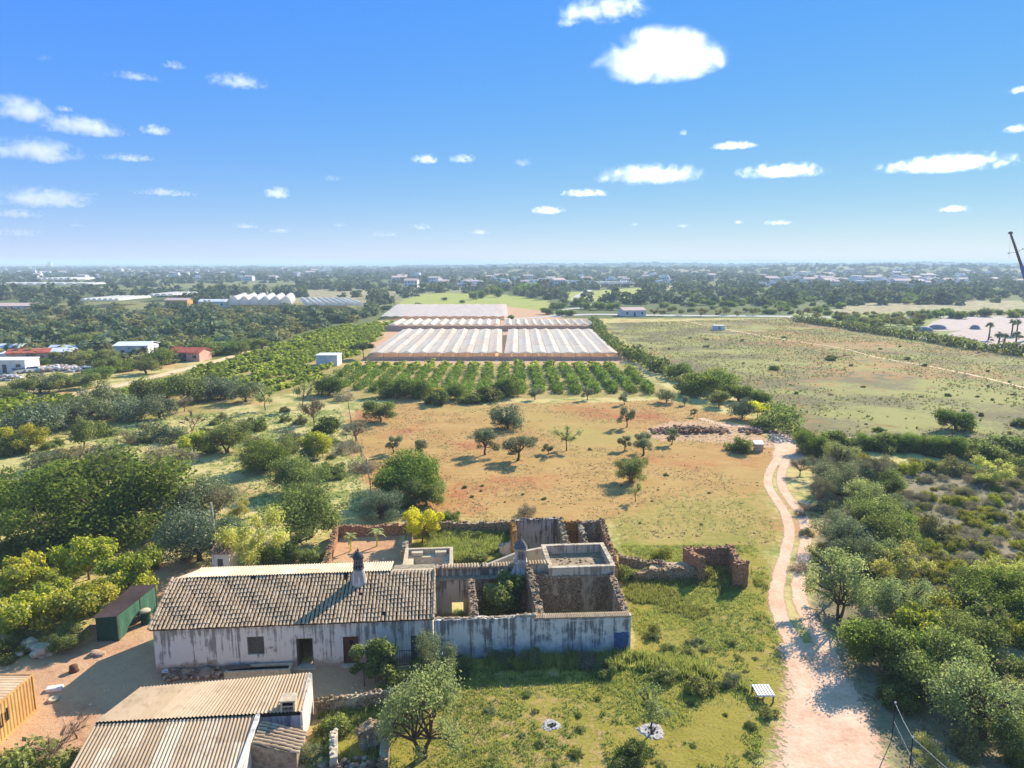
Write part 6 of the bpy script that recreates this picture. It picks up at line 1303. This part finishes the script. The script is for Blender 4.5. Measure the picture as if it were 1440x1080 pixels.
mq = jn.lerp(tip, .42); mb = MB(); mb.tube([mq + Vector((-3.0, 0, -.3)), mq], .06, 4); mb.tube([mq, mq + Vector((2.0, 0, 1.2))], .06, 4); mb.rock(mq + Vector((-3.0, 0, -.3)), .32, R1); mb.rock(mq + Vector((2.0, 0, 1.2)), .32, R1); mb.build('stay_arm', CDK, cr)
mb = MB(); mb.tube([tip, tip + Vector((.3, -.4, -9))], .03, 3); mb.tube([tip, bs + Vector((4, 0, 3))], .02, 3); mb.build('cable', CDK, cr)
mb = MB(); mb.box(bs.x - 1.3, bs.x + 9, bs.y - 1.4, bs.y + 1.4, .9, 1.7); mb.box(bs.x + 1.0, bs.x + 4.5, bs.y - 1.2, bs.y + 1.2, 1.7, 3.4); mb.build('carrier', CB, cr)
for q in range(4):
    for sgn in (-1.45, 1.1):
        mb = MB(); mb.tube([(bs.x + .2 + q * 2.3, bs.y + sgn, .6), (bs.x + .2 + q * 2.3, bs.y + sgn + .35, .6)], .6, 12); mb.build('wheel', TYRE, cr)
# ------------------------------------------------------------------ palms, domes and posts on the plaza
PALMF = LM['olive']
def palm(px, py, hgt, lab):
    x, y = g(px, py); t = thing('palm_tree', lab, 'palm', (x, y, 0)); mb = MB(); mb.tube([(x, y, -.1), (x + .15, y, hgt * .5), (x, y, hgt)], [.32, .24, .22], 7); mb.build('trunk', BARK, t); mb = MB()
    for i in range(30):
        a = i * 2.4; el = rng.uniform(-.5, 1.0); Lf = rng.uniform(1.5, 2.0); d0 = Vector((math.cos(a), math.sin(a), 0)); pts = [Vector((x, y, hgt)) + d0 * (Lf * q * math.cos(el)) + Vector((0, 0, Lf * q * math.sin(el) - .9 * q * q)) for q in (0, .35, .7, 1)]; s_ = Vector((-math.sin(a), math.cos(a), 0))
        for q in range(3): w0 = (.1, .42, .38, .05)[q]; w1 = (.1, .42, .38, .05)[q + 1]; mb.quad(pts[q] - s_ * w0, pts[q] + s_ * w0, pts[q + 1] + s_ * w1, pts[q + 1] - s_ * w1, rng.random())
    mb.build('crown', PALMF, t)
for (px, py, hh, lab) in ((1390, 478, 5.8, 'tallest palm standing alone on the plaza'), (1404, 484, 3.6, 'short palm in the front row of the plaza'), (1412, 483, 3.2, 'small palm with drooping fronds, second in the front row'), (1422, 473, 5.8, 'tall palm at the back of the plaza, left of a pair'), (1429, 472, 5.6, 'tall palm at the back of the plaza, right of a pair'), (1428, 484, 4.0, 'palm at the right end of the front row of the plaza')): palm(px, py, hh, lab)
GREYD = mat_plain('grey_dome_cloth', C(150, 150, 156), C(120, 120, 128), .8, .8, .15, .2)
for (px, py, r, sx, lab) in ((1371, 463, 1.9, 1.0, 'grey rounded dome with a base on the open plaza'), (1318, 463, 2.1, 1.8, 'wide grey domed tent left of the plaza'), (1299, 466, 2.0, 1.9, 'long grey domed tent behind the hedge by the plaza')):
    x, y = g(px, py); t = thing('dome_tent', lab, 'tent', (x, y, 0)); ORG[t.name] = Vector((0, 0, 0)); t.scale = (sx, 1, 1); mb = MB(); mb.lathe([(r * math.cos(k * math.pi / 16) , .1 + r * .95 * math.sin(k * math.pi / 16)) for k in range(8)], 0, 0, 16); mb.build('dome', GREYD, t, True); mb = MB(); mb.lathe([(r * 1.25, 0), (r * 1.25, .25), (r * 1.0, .3)], 0, 0, 16); mb.build('base', CONC, t)
# ------------------------------------------------------------------ distinct trees of the middle distance
x = 0
plant('pine', 511, 487, 33, 'umbrella pine standing alone left of the wide greenhouse', None, .95)
WT = 'trees bordering the scrapyard and the sandy farm track'
for (px, py, w_) in ((30, 552, 44), (55, 545, 52), (82, 545, 46), (98, 542, 36), (120, 540, 44), (140, 530, 40), (150, 518, 44), (172, 520, 40), (205, 520, 44), (225, 510, 46), (240, 498, 40), (85, 500, 30), (110, 510, 36), (125, 500, 40), (150, 500, 36), (60, 515, 22), (290, 488, 50), (305, 486, 44), (322, 490, 36), (338, 488, 30), (352, 484, 32), (368, 482, 28), (385, 476, 30), (110, 480, 40), (128, 478, 36), (150, 485, 30), (258, 486, 30), (235, 488, 34), (10, 560, 40)):
    plant(rng.choice(['carob', 'oak', 'carob', 'olive']), px, py - 7 if py > 505 else py, w_ * .9, 'dark tree bordering the scrapyard and the sandy farm track', WT, .8)
RT = 'round dark trees on the slope beyond the road'
for i in range(150):
    px, py = rng.uniform(930, 1330), rng.uniform(408, 436)
    if px > 1200 and py > 425: continue
    plant('carob', px, py, rng.uniform(7, 17), 'round dark tree on the slope beyond the road', RT, .85, lod=2)
for (px, py, w_, lab) in ((770, 437, 18, 'round dark tree beside the road bend, left of three'), (787, 440, 15, 'round dark tree beside the road bend, middle of three'), (801, 440, 15, 'round dark tree beside the road bend, right of three'), (812, 424, 22, 'flat dark tree behind the road bend'), (824, 430, 18, 'dark tree at the edge of the green strip, left'), (842, 430, 20, 'dark tree at the edge of the green strip, middle'), (861, 430, 20, 'dark tree at the edge of the green strip, right'), (783, 430, 20, 'dark tree behind the three at the road bend'), (718, 446, 10, 'bushy tree on the dirt by the netted field'), (625, 420, 8, 'small tree on the green strip, left'), (650, 424, 8, 'small pale tree on the green strip, middle'), (588, 428, 9, 'little round tree left on the green strip')): plant('carob', px, py, w_, lab, None, .9, lod=1)
CY = 'tall dark conifers beyond the green strip'
for (px, py) in ((683, 410), (692, 408), (735, 406), (742, 405), (750, 407), (755, 406), (676, 413), (700, 411), (666, 415), (728, 408)): plant('carob', px, py, 12, 'tall dark conifer beyond the green strip', CY, 1.7, lod=2, name='conifer')
SR = 'street trees along the road behind the meadow'
for px in range(905, 1330, 13):
    plant(rng.choice(['ochre', 'oak', 'ochre', 'carob']), px + rng.uniform(-4, 4), 438 + rng.uniform(-3, 3) + (4 if px > 1150 else 0), rng.uniform(9, 15), 'street tree along the road behind the meadow', SR, lod=2)
OT = 'ochre trees around the plaza approach'
for i in range(34): plant(rng.choice(['ochre', 'ochre', 'ochre', 'carob', 'oak']), rng.uniform(1170, 1300), rng.uniform(440, 456), rng.uniform(11, 20), 'ochre crowned tree around the plaza approach', OT, .8, lod=2)
OV = 'grey round trees between the hedge and the plaza'
for (px, py) in ((1259, 463), (1272, 465), (1281, 468), (1304, 470), (1312, 470), (1328, 475), (1337, 476), (1347, 478), (1354, 477), (1362, 479), (1370, 480), (1290, 462), (1240, 463)): plant('olive', px, py, rng.uniform(8, 12), 'grey round tree between the hedge and the plaza', OV, 1.1, lod=2)
BT = 'dark trees behind the plaza'
for (px, py) in ((1300, 440), (1318, 441), (1340, 442), (1365, 441), (1385, 440), (1405, 439), (1425, 441), (1438, 440), (1352, 443), (1330, 438), (1285, 441)): plant('carob', px, py, rng.uniform(12, 20), 'dark tree behind the plaza', BT, .9, lod=2)
# ------------------------------------------------------------------ far scrub, woodland and towns
OPENP = [gp((560, 424), (600, 412), (700, 413), (770, 423), (780, 446), (560, 447)), gp((790, 411), (905, 404), (905, 424), (800, 424)), gp((425, 412), (520, 408), (560, 414), (430, 420)), gp((1240, 438), (1330, 432), (1345, 436), (1330, 441), (1250, 443)), gp((320, 436), (320, 418), (514, 418), (514, 438)), gp((110, 434), (110, 418), (250, 418), (250, 433)), gp((0, 540), (0, 516), (140, 516), (140, 532)), gp((1300, 448), (1600, 448), (1600, 486), (1300, 470)), gp((690, 446), (740, 438), (760, 450), (690, 450)), gp((0, 402), (120, 402), (120, 409), (0, 409)), gp((130, 406), (420, 398), (420, 408), (130, 414)), gp((505, 398), (570, 395), (570, 402), (505, 404))]
def far_pts(n_, fx, fy, keep=None):
    out = []
    while len(out) < n_:
        px, py = fx(), fy(); p = g(px, py)
        if keep and not keep(px, py): continue
        out.append(p)
    P_ = np.array(out); ok = np.ones(len(P_), bool)
    for q in OPENP: ok &= inpoly(P_[:, 0], P_[:, 1], q) < 0
    return [tuple(p) for p in P_[ok]]
def scrubfield(px, py):
    if px < 300: return py > 432 and py < 508 - 0.0 * px or py > 470
    return py < 506 - (px - 300) * .215
p1 = far_pts(1500, lambda: rng.uniform(-420, 545), lambda: rng.uniform(432, 512), lambda px, py: (py < 512 if px < 260 else py < 500 - (px - 300) * .24))
scatter_mesh('scrub', p1, [rng.choice([2.5, 3, 3.5, 4, 5, 6.5]) for _ in p1], .55, LM['dull'], 130, .115, 'olive brown scrub covering the flat land at the left', 'scrub', 5)
p1b = far_pts(420, lambda: rng.uniform(-420, 545), lambda: rng.uniform(426, 506), lambda px, py: (py < 506 if px < 260 else py < 498 - (px - 300) * .24))
scatter_mesh('woodland', p1b, [rng.uniform(4, 9) for _ in p1b], .8, LM['far'], 150, .11, 'dark trees spread through the scrub at the left', 'woodland', 6)
p2 = far_pts(3400, lambda: rng.uniform(-420, 1860), lambda: 378 + 52 * rng.random() ** 1.5, lambda px, py: not (980 < px < 1320 and py > 436) and (py < 420 or rng.random() < .5))
scatter_mesh('woodland', p2, [rng.uniform(5, 11) * (1 + .6 * min(1, p[1] / 2500)) for p in p2], .8, LM['far'], 80, .155, 'dark woodland patchwork running out to the horizon', 'woodland', 7)
p2c = far_pts(2600, lambda: rng.uniform(-420, 1860), lambda: rng.uniform(375.5, 394))
scatter_mesh('woodland', p2c, [rng.uniform(9, 20) for p in p2c], .5, LM['far'], 36, .22, 'darker woodland bands close to the horizon', 'woodland', 9)
p3 = [(rng.uniform(-4200, 4600), rng.uniform(2300, 5400)) for _ in range(5200)]; p3 = [p for p in p3 if abs(p[0]) < p[1] * .95 and (p[0] > -.15 * p[1] or (p[1] < 3900 and rng.random() < .5))]
scatter_mesh('forest', p3, [rng.uniform(16, 34) for _ in p3], .30, LM['far'], 26, .28, 'hazy forest on the low ridge before the sea', 'forest', 8)
# town houses: one small house mesh in a few shapes, copied
def house_mesh(i):
    rg = random.Random(i); mb = MB(); w_, d_, h_ = rg.uniform(9, 15), rg.uniform(8, 11), rg.choice([3.2, 3.4, 6.2, 6.4])
    if i % 3 == 0:
        mb.mesh([(-w_/2, -d_/2, -.5), (w_/2, -d_/2, -.5), (w_/2, d_/2, -.5), (-w_/2, d_/2, -.5), (-w_/2, -d_/2, h_), (w_/2, -d_/2, h_), (w_/2, d_/2, h_), (-w_/2, d_/2, h_), (-w_/2, 0, h_ + 1.6), (w_/2, 0, h_ + 1.6)], [(0, 1, 5, 4), (2, 3, 7, 6), (1, 2, 6, 9, 5), (3, 0, 4, 8, 7)])
        mb.mesh([(-w_/2 - .4, -d_/2 - .4, h_ - .1), (w_/2 + .4, -d_/2 - .4, h_ - .1), (w_/2 + .4, 0, h_ + 1.75), (-w_/2 - .4, 0, h_ + 1.75), (w_/2 + .4, d_/2 + .4, h_ - .1), (-w_/2 - .4, d_/2 + .4, h_ - .1)], [(0, 1, 2, 3), (3, 2, 4, 5)], .5, 1)
    else:
        mb.box(-w_/2, w_/2, -d_/2, d_/2, -.5, h_); mb.box(-w_/2 * .4, w_/2 * .7, -d_/2 * .3, d_/2, h_ + .01, h_ + 2.6)
    for fl in range(int(h_ // 3)):
        for k in range(4): xx = -w_/2 + w_ * (k + .5) / 4; mb.box(xx - .6, xx + .6, -d_/2 - .04, -d_/2 + .1, fl * 3 + .9, fl * 3 + 2.2, .5, 2)
    o = mb.build('house', [HWALL, HROOFO, OPEN]); return o
hp = [house_mesh(i) for i in range(6)]; used = [False] * 6
def town(n_, fx, fy, label, group):
    for _ in range(n_):
        x, y = g(fx(), fy()); i = rng.randrange(6); o = hp[i]
        if used[i]: o = o.copy(); COL.objects.link(o)
        used[i] = True; s = rng.uniform(.75, 1.25); o.location = (x, y, float(zfun(x, y)) + .4); o.rotation_euler.z = rng.uniform(-.5, .5); o.scale = (s * 1.2, s, s); tag(o, label, 'house', group)
town(128, lambda: rng.gauss(1240, 110), lambda: rng.uniform(386, 405), 'white house in the hazy town on the right hand hills', 'houses in the town on the right hand hills')
town(112, lambda: rng.uniform(-60, 470), lambda: 378 + 17 * rng.random() ** 1.4, 'white house in the far town near the left horizon', 'houses in the far town near the left horizon')
town(56, lambda: rng.uniform(560, 960), lambda: rng.uniform(391, 404), 'white house in the scattered hamlet beyond the fields at the centre', 'houses in the hamlet beyond the central fields')
o = hp[1].copy(); COL.objects.link(o); x, y = g(70, 376.5); o.location = (x, y, 0); o.scale = (3.4, 2, 5.5); tag(o, 'tall lone block on the left horizon', 'building'); o.name = 'tower_block'
# ------------------------------------------------------------------ grass, weeds and pebbles close to the camera
def blades(name, pts, hmin, hmax, wid, per, leafm, label, seed, lean=.5):
    ng = np.random.default_rng(seed); P_ = np.repeat(np.array(pts), per, axis=0); n_ = len(P_)
    P_ = P_ + ng.normal(size=P_.shape) * .09; a = ng.uniform(0, 6.283, n_); h = ng.uniform(hmin, hmax, n_) * np.repeat(ng.uniform(.5, 1.3, len(pts)), per); ln = ng.uniform(.1, lean, n_) * h; b = ng.uniform(0, 6.283, n_); w_ = ng.uniform(.6, 1.3, n_) * wid
    z = np.zeros(n_) - .01
    A_ = np.stack([P_[:, 0] - np.cos(a) * w_, P_[:, 1] - np.sin(a) * w_, z], 1); B_ = np.stack([P_[:, 0] + np.cos(a) * w_, P_[:, 1] + np.sin(a) * w_, z], 1); C_ = np.stack([P_[:, 0] + np.cos(b) * ln, P_[:, 1] + np.sin(b) * ln, h], 1)
    V = np.stack([A_, B_, C_], 1).reshape(-1, 3); F_ = np.arange(n_ * 3).reshape(n_, 3); t = np.clip(np.repeat(ng.random(len(pts)), per) * .7 + ng.random(n_) * .3, 0, 1)
    return tag(link(name, np_mesh(name, V, F_, t, leafm)), label, 'grass', None, 'stuff')
TRK = [Vector(p) for p in Lr + Rr + mid]
HOUSEP = [tuple(hw(*q))[:2] for q in ((-.3, -.3), (33, -.3), (34.2, 18.6), (25, 19), (15, 12), (0, 7.2))]; BARNP = [tuple(hw(*q))[:2] for q in ((0, -14), (9.2, -14), (11.6, -10.2), (11.6, -4.8), (1, -4.8))]
def scat(n_, poly, sc_, lo, seed, clear=True, edge=.3):
    ng = np.random.default_rng(seed); q = np.array(poly); b0, b1 = q.min(0), q.max(0); P_ = ng.uniform(b0, b1, (n_, 2)); ok = inpoly(P_[:, 0], P_[:, 1], poly) > edge
    ok &= fbm(P_[:, 0] + 300, P_[:, 1] + 300, sc_, seed) > lo; ok &= (inpoly(P_[:, 0], P_[:, 1], HOUSEP) < 0) & (inpoly(P_[:, 0], P_[:, 1], BARNP) < 0)
    if clear:
        for t_ in TRK: ok &= (P_[:, 0] - t_.x) ** 2 + (P_[:, 1] - t_.y) ** 2 > 1.1 ** 2
        ok &= ~((P_[:, 0] > 13.5) & (P_[:, 0] < 22) & (P_[:, 1] < 43.5) & (P_[:, 0] - 13.5 > (P_[:, 1] - 34) * .30))
    for (px, py, r) in ((775, 1020, .75), (918, 1030, 1.1)): c = g(px, py); ok &= (P_[:, 0] - c[0]) ** 2 + (P_[:, 1] - c[1]) ** 2 > r * r
    return P_[ok]
blades('grass', scat(52000, POLY['lawn'], 3.0, .47, 21), .06, .19, .035, 5, LM['weed'], 'short yellow green grass tufts on the lawn below the ruin', 1)
blades('dry_grass', scat(24000, POLY['lawn'], 4.0, .50, 25), .06, .16, .03, 4, LM['almond'], 'dry straw tufts on the lawn below the ruin', 2)
blades('grass', scat(6500, gp((600, 955), (560, 930), (620, 912), (885, 914), (1000, 940), (1075, 980), (1000, 965), (880, 945), (740, 945)), 1.6, .40, 22), .25, .75, .05, 9, LM['weed'], 'tall green weeds along the foot of the blue washed ruin', 3, .7)
blades('grass', scat(3800, gp((590, 795), (606, 745), (715, 742), (722, 790)), 1.6, .30, 23, False), .25, .7, .06, 12, LM['weed'], 'lush green weeds filling the walled courtyard', 4, .8)
blades('grass', scat(9000, gp((880, 870), (872, 812), (1060, 800), (1088, 830), (1084, 880)), 2.0, .50, 24), .10, .34, .045, 6, LM['weed'], 'green grass right of the ruin', 5, .7)
blades('dry_grass', scat(22000, POLY['field'], 5.0, .46, 26), .05, .15, .05, 4, LM['greyo'], 'dry stubble over the orange field', 6)
blades('dry_grass', scat(16000, gp((0, 700), (60, 590), (480, 575), (515, 650), (510, 720), (470, 745), (300, 760), (100, 760)), 4.0, .42, 27), .10, .35, .07, 6, LM['almond'], 'straw grass on the slope behind the farmhouse', 7, .8)
blades('dry_grass', scat(9000, POLY['scrub'], 2.5, .45, 28), .10, .32, .07, 7, LM['greys'], 'grey dry undergrowth of the scrubland', 8, .9)
blades('grass', scat(700, gp((440, 1080), (440, 985), (540, 975), (560, 1080)), 1.5, .38, 29), .2, .55, .05, 8, LM['weed'], 'green weeds between the barn and the almond tree', 9, .8)
blades('dry_grass', scat(28000, POLY['meadow'], 14.0, .42, 41), .12, .36, .13, 3, LM['dull'], 'tufts of rough grass over the meadow', 11, .9)
blades('dry_grass', scat(3000, POLY['meadow'], 20.0, .52, 42), .2, .5, .15, 4, LM['dark'], 'dark rough tufts over the meadow', 12, .9)
blades('grass', scat(9000, POLY['lawn'], 2.2, .53, 43), .10, .30, .04, 6, LM['green'], 'darker green grass clumps on the lawn', 13, .8)
# pebbles and clods
def pebbles(name, pts, r0, r1, mat, label, seed):
    rg = random.Random(seed); mb = MB()
    for (x, y) in pts: mb.rock((x, y, 0), rg.uniform(r0, r1), rg, rg.random(), 0, .6)
    return tag(mb.build(name, mat), label, 'stones', None, 'stuff')
pebbles('pebbles', scat(900, POLY['yard'], 3, .45, 31, False), .03, .10, PALE, 'small stones littering the dirt yard', 1)
pebbles('pebbles', [p for p in scat(1600, gp((1080, 1080), (1110, 930), (1170, 930), (1262, 1080)), 3, .35, 32, False)][:420], .02, .06, PALE, 'small stones on the wide dirt track', 2)
pebbles('clods', scat(1500, POLY['field'], 6, .50, 33)[:700], .05, .16, mat_plain('red_clod', C(166, 104, 72), C(126, 76, 52), 5), 'clods of red earth over the field', 3)

# ------------------------------------------------------------------ air: one box of thin haze around everything
hz = MB(); hz.box(-42000, 42000, -400, 43000, -1.5, 47.0)
hm = bpy.data.materials.new('haze_air'); hm.use_nodes = True; t_ = hm.node_tree
for nd in list(t_.nodes):
    if nd.type != 'OUTPUT_MATERIAL': t_.nodes.remove(nd)
pv = t_.nodes.new('ShaderNodeVolumePrincipled'); pv.inputs['Color'].default_value = (0.66, 0.82, 1.0, 1); pv.inputs['Density'].default_value = HAZE_DENSITY; pv.inputs['Anisotropy'].default_value = 0.0
t_.links.new(pv.outputs[0], t_.nodes['Material Output'].inputs['Volume'])
tag(hz.build('haze', hm), 'thin blue haze over the distant land', 'haze', kind='stuff')
# ------------------------------------------------------------------ fair weather clouds
CL = [(62, 82, 20, 12, .3), (190, 109, 68, 14, .6), (243, 93, 32, 14, .6), (335, 117, 78, 26, .8), (30, 158, 80, 42, 1), (90, 154, 22, 12, .7), (118, 181, 108, 32, 1), (219, 185, 38, 18, 1), (48, 216, 116, 42, 1), (180, 223, 72, 14, .7), (55, 282, 124, 34, 1), (25, 302, 66, 16, .8), (124, 273, 30, 8, .4), (232, 272, 82, 14, .7), (390, 273, 36, 20, 1), (27, 328, 58, 16, .6), (107, 317, 26, 8, .4), (346, 319, 42, 10, .5), (396, 325, 42, 10, .5), (598, 225, 36, 16, .9), (650, 225, 40, 16, .6), (467, 252, 30, 12, .3), (540, 330, 42, 12, .4), (590, 320, 40, 14, .5), (674, 327, 32, 12, .7), (478, 317, 18, 8, .4),
      (850, 16, 116, 44, .8), (798, 32, 34, 18, .5), (926, 88, 166, 80, 1.2), (735, 230, 26, 14, .4), (962, 188, 14, 12, .5), (1030, 206, 62, 14, .9), (914, 249, 140, 36, 1), (823, 273, 68, 14, .9), (770, 297, 46, 14, 1), (1100, 243, 118, 26, .9), (1335, 233, 166, 32, .9), (1342, 295, 42, 12, .8), (1430, 128, 30, 12, .6), (1430, 183, 30, 16, .6), (1095, 314, 44, 10, .6), (960, 318, 20, 8, .4), (1038, 313, 14, 8, .4), (893, 316, 16, 6, .4)]
CLAB = ['tiny faint cloud puff high at the far left', 'flat streaky cloud at the left, high in the sky', 'slanting wisp right of the flat streaky cloud', 'twisted white cloud right of the slanting wisp', 'ragged white cloud cut by the left edge, upper one', 'small puff at the right tip of the ragged left edge cloud', 'plump white cloud at the left below the small puff', 'small compact cloud right of the plump left one', 'big bright cloud at the left edge below the ragged one', 'slim cloud right of the big left edge cloud',
        'broad cloud at the left edge, third level down', 'thin cloud under the broad third level one at the left', 'faint scrap right of the broad third level cloud', 'long low streak at the left with two humps', 'small bright triangular cloud left of the centre', 'pale low cloud at the left edge nearest the horizon', 'faint speck beside the low left edge cloud', 'pale flat cloud low at the left of the pair', 'pale flat cloud low at the right of the pair', 'little white oval cloud near the centre', 'little curled cloud right of the white oval', 'barely visible smudge left of the white oval', 'pale low cloud under the little white oval', 'pale low cloud just right of the low one under the oval', 'small white low cloud left of the image centre', 'faint low speck left of the centre',
        'bright cloud touching the top edge of the sky', 'wispy tail left of the cloud at the top edge', 'largest white cumulus in the upper right of the centre', 'tiny cloud below and left of the largest cumulus', 'tiny puff under the right end of the largest cumulus', 'small cloud with a tail, right of the tiny puff', 'wide white cloud below the largest cumulus', 'smaller cloud under the left end of the wide white one', 'small white lens shaped low cloud at the centre', 'wide two humped cloud right of the centre', 'long wing shaped cloud at the right', 'small oval low cloud under the wing shaped one', 'small cloud at the right edge, upper of two', 'small cloud at the right edge, lower of two', 'pale low streak at the right of the centre', 'faint low puff left of the pale low streak', 'speck beside the pale low streak', 'faintest low speck near the centre right']
assert len(CLAB) == len(CL)
n = NT('cloud_vapour'); t_ = n.t; t_.nodes.remove(n.b)
tc = n.node('ShaderNodeTexCoord'); asp = n.attr('aspect', 'Fac', 'OBJECT'); den = n.attr('thickness', 'Fac', 'OBJECT'); sd_ = n.attr('wisp', 'Fac', 'OBJECT'); cut_ = n.attr('cover', 'Fac', 'OBJECT')
sx = n.node('ShaderNodeSeparateXYZ'); n.l(tc.outputs['Object'], sx.inputs[0])
cmb = n.node('ShaderNodeCombineXYZ'); n.l(n.math('MULTIPLY', sx.outputs[0], asp), cmb.inputs[0]); n.l(n.math('ADD', sx.outputs[1], n.math('MULTIPLY', sd_, 31.7)), cmb.inputs[1]); n.l(n.math('ADD', sx.outputs[2], n.math('MULTIPLY', sd_, 17.3)), cmb.inputs[2])
f = n.noise(cmb.outputs[0], 1.9, 9, 0.64, 0.6); f2 = n.noise(cmb.outputs[0], .55, 2, .5)
zz = n.math('MAXIMUM', n.math('MULTIPLY', sx.outputs[2], 1.05), n.math('MULTIPLY', sx.outputs[2], -1.9))
q = n.math('SQRT', n.math('ADD', n.math('ADD', n.math('MULTIPLY', sx.outputs[0], sx.outputs[0]), n.math('MULTIPLY', sx.outputs[1], sx.outputs[1])), n.math('MULTIPLY', zz, zz)))
b_ = n.math('ADD', n.math('MULTIPLY', n.math('SUBTRACT', f, 0.5), 2.6), n.math('MULTIPLY', n.math('SUBTRACT', f2, 0.5), 1.0))
val = n.math('ADD', n.math('SUBTRACT', b_, q), cut_)
edge = n.step(q, 1.0, 0.82)
dn = n.math('MULTIPLY', n.math('MULTIPLY', n.step(val, -0.05, 1.1), edge), den)
vs2 = n.node('ShaderNodeVolumeScatter'); vs2.inputs['Color'].default_value = (1, 1, 1, 1); vs2.inputs['Anisotropy'].default_value = 0.55; n.l(dn, vs2.inputs['Density']); n.l(vs2.outputs[0], n.out.inputs['Volume'])
cmat = n.m
mb = MB(); mb.lathe([(math.cos(k * math.pi / 10), math.sin(k * math.pi / 10)) for k in range(-5, 6)], 0, 0, 16); cob = mb.build('cloud', cmat, None); cme = cob.data; bpy.data.objects.remove(cob)
def side_of(px): return 'left' if px < 480 else ('centre' if px < 960 else 'right')
for i, (px, py, w_, h_, op_) in enumerate(CL):
    el = math.atan((540 - py) / FPX) - PITCH; dist = min(15000, 800 / math.tan(max(el, .035)))
    v = (py - 540) / FPX; d = Vector(((px - 720) / FPX, math.cos(PITCH) - v * math.sin(PITCH), -(math.sin(PITCH) + v * math.cos(PITCH)))); p = Vector((0, 0, CAM_H)) + d * (dist / math.hypot(d.x, d.y))
    sc_ = dist / math.hypot(d.x, d.y) / FPX; W_, H_ = w_ * sc_ * .5, h_ * sc_ * .5
    o = link('cloud', cme, None, p); o.rotation_euler.z = -math.atan2(d.x, d.y); o.scale = (W_ * 1.25, max(H_ * 1.6, W_ * .35), H_ * 1.35)
    o['aspect'] = w_ / h_ * .8; o['thickness'] = 1.25 * op_ ** 1.6 / H_; o['wisp'] = (i * .37) % 3.1; o['cover'] = .62 + .22 * op_
    big = 'large ' if w_ > 100 else ('small ' if w_ < 40 else '')
    tag(o, CLAB[i], 'cloud')
cy.volume_step_rate = 1.0; cy.volume_max_steps = 128
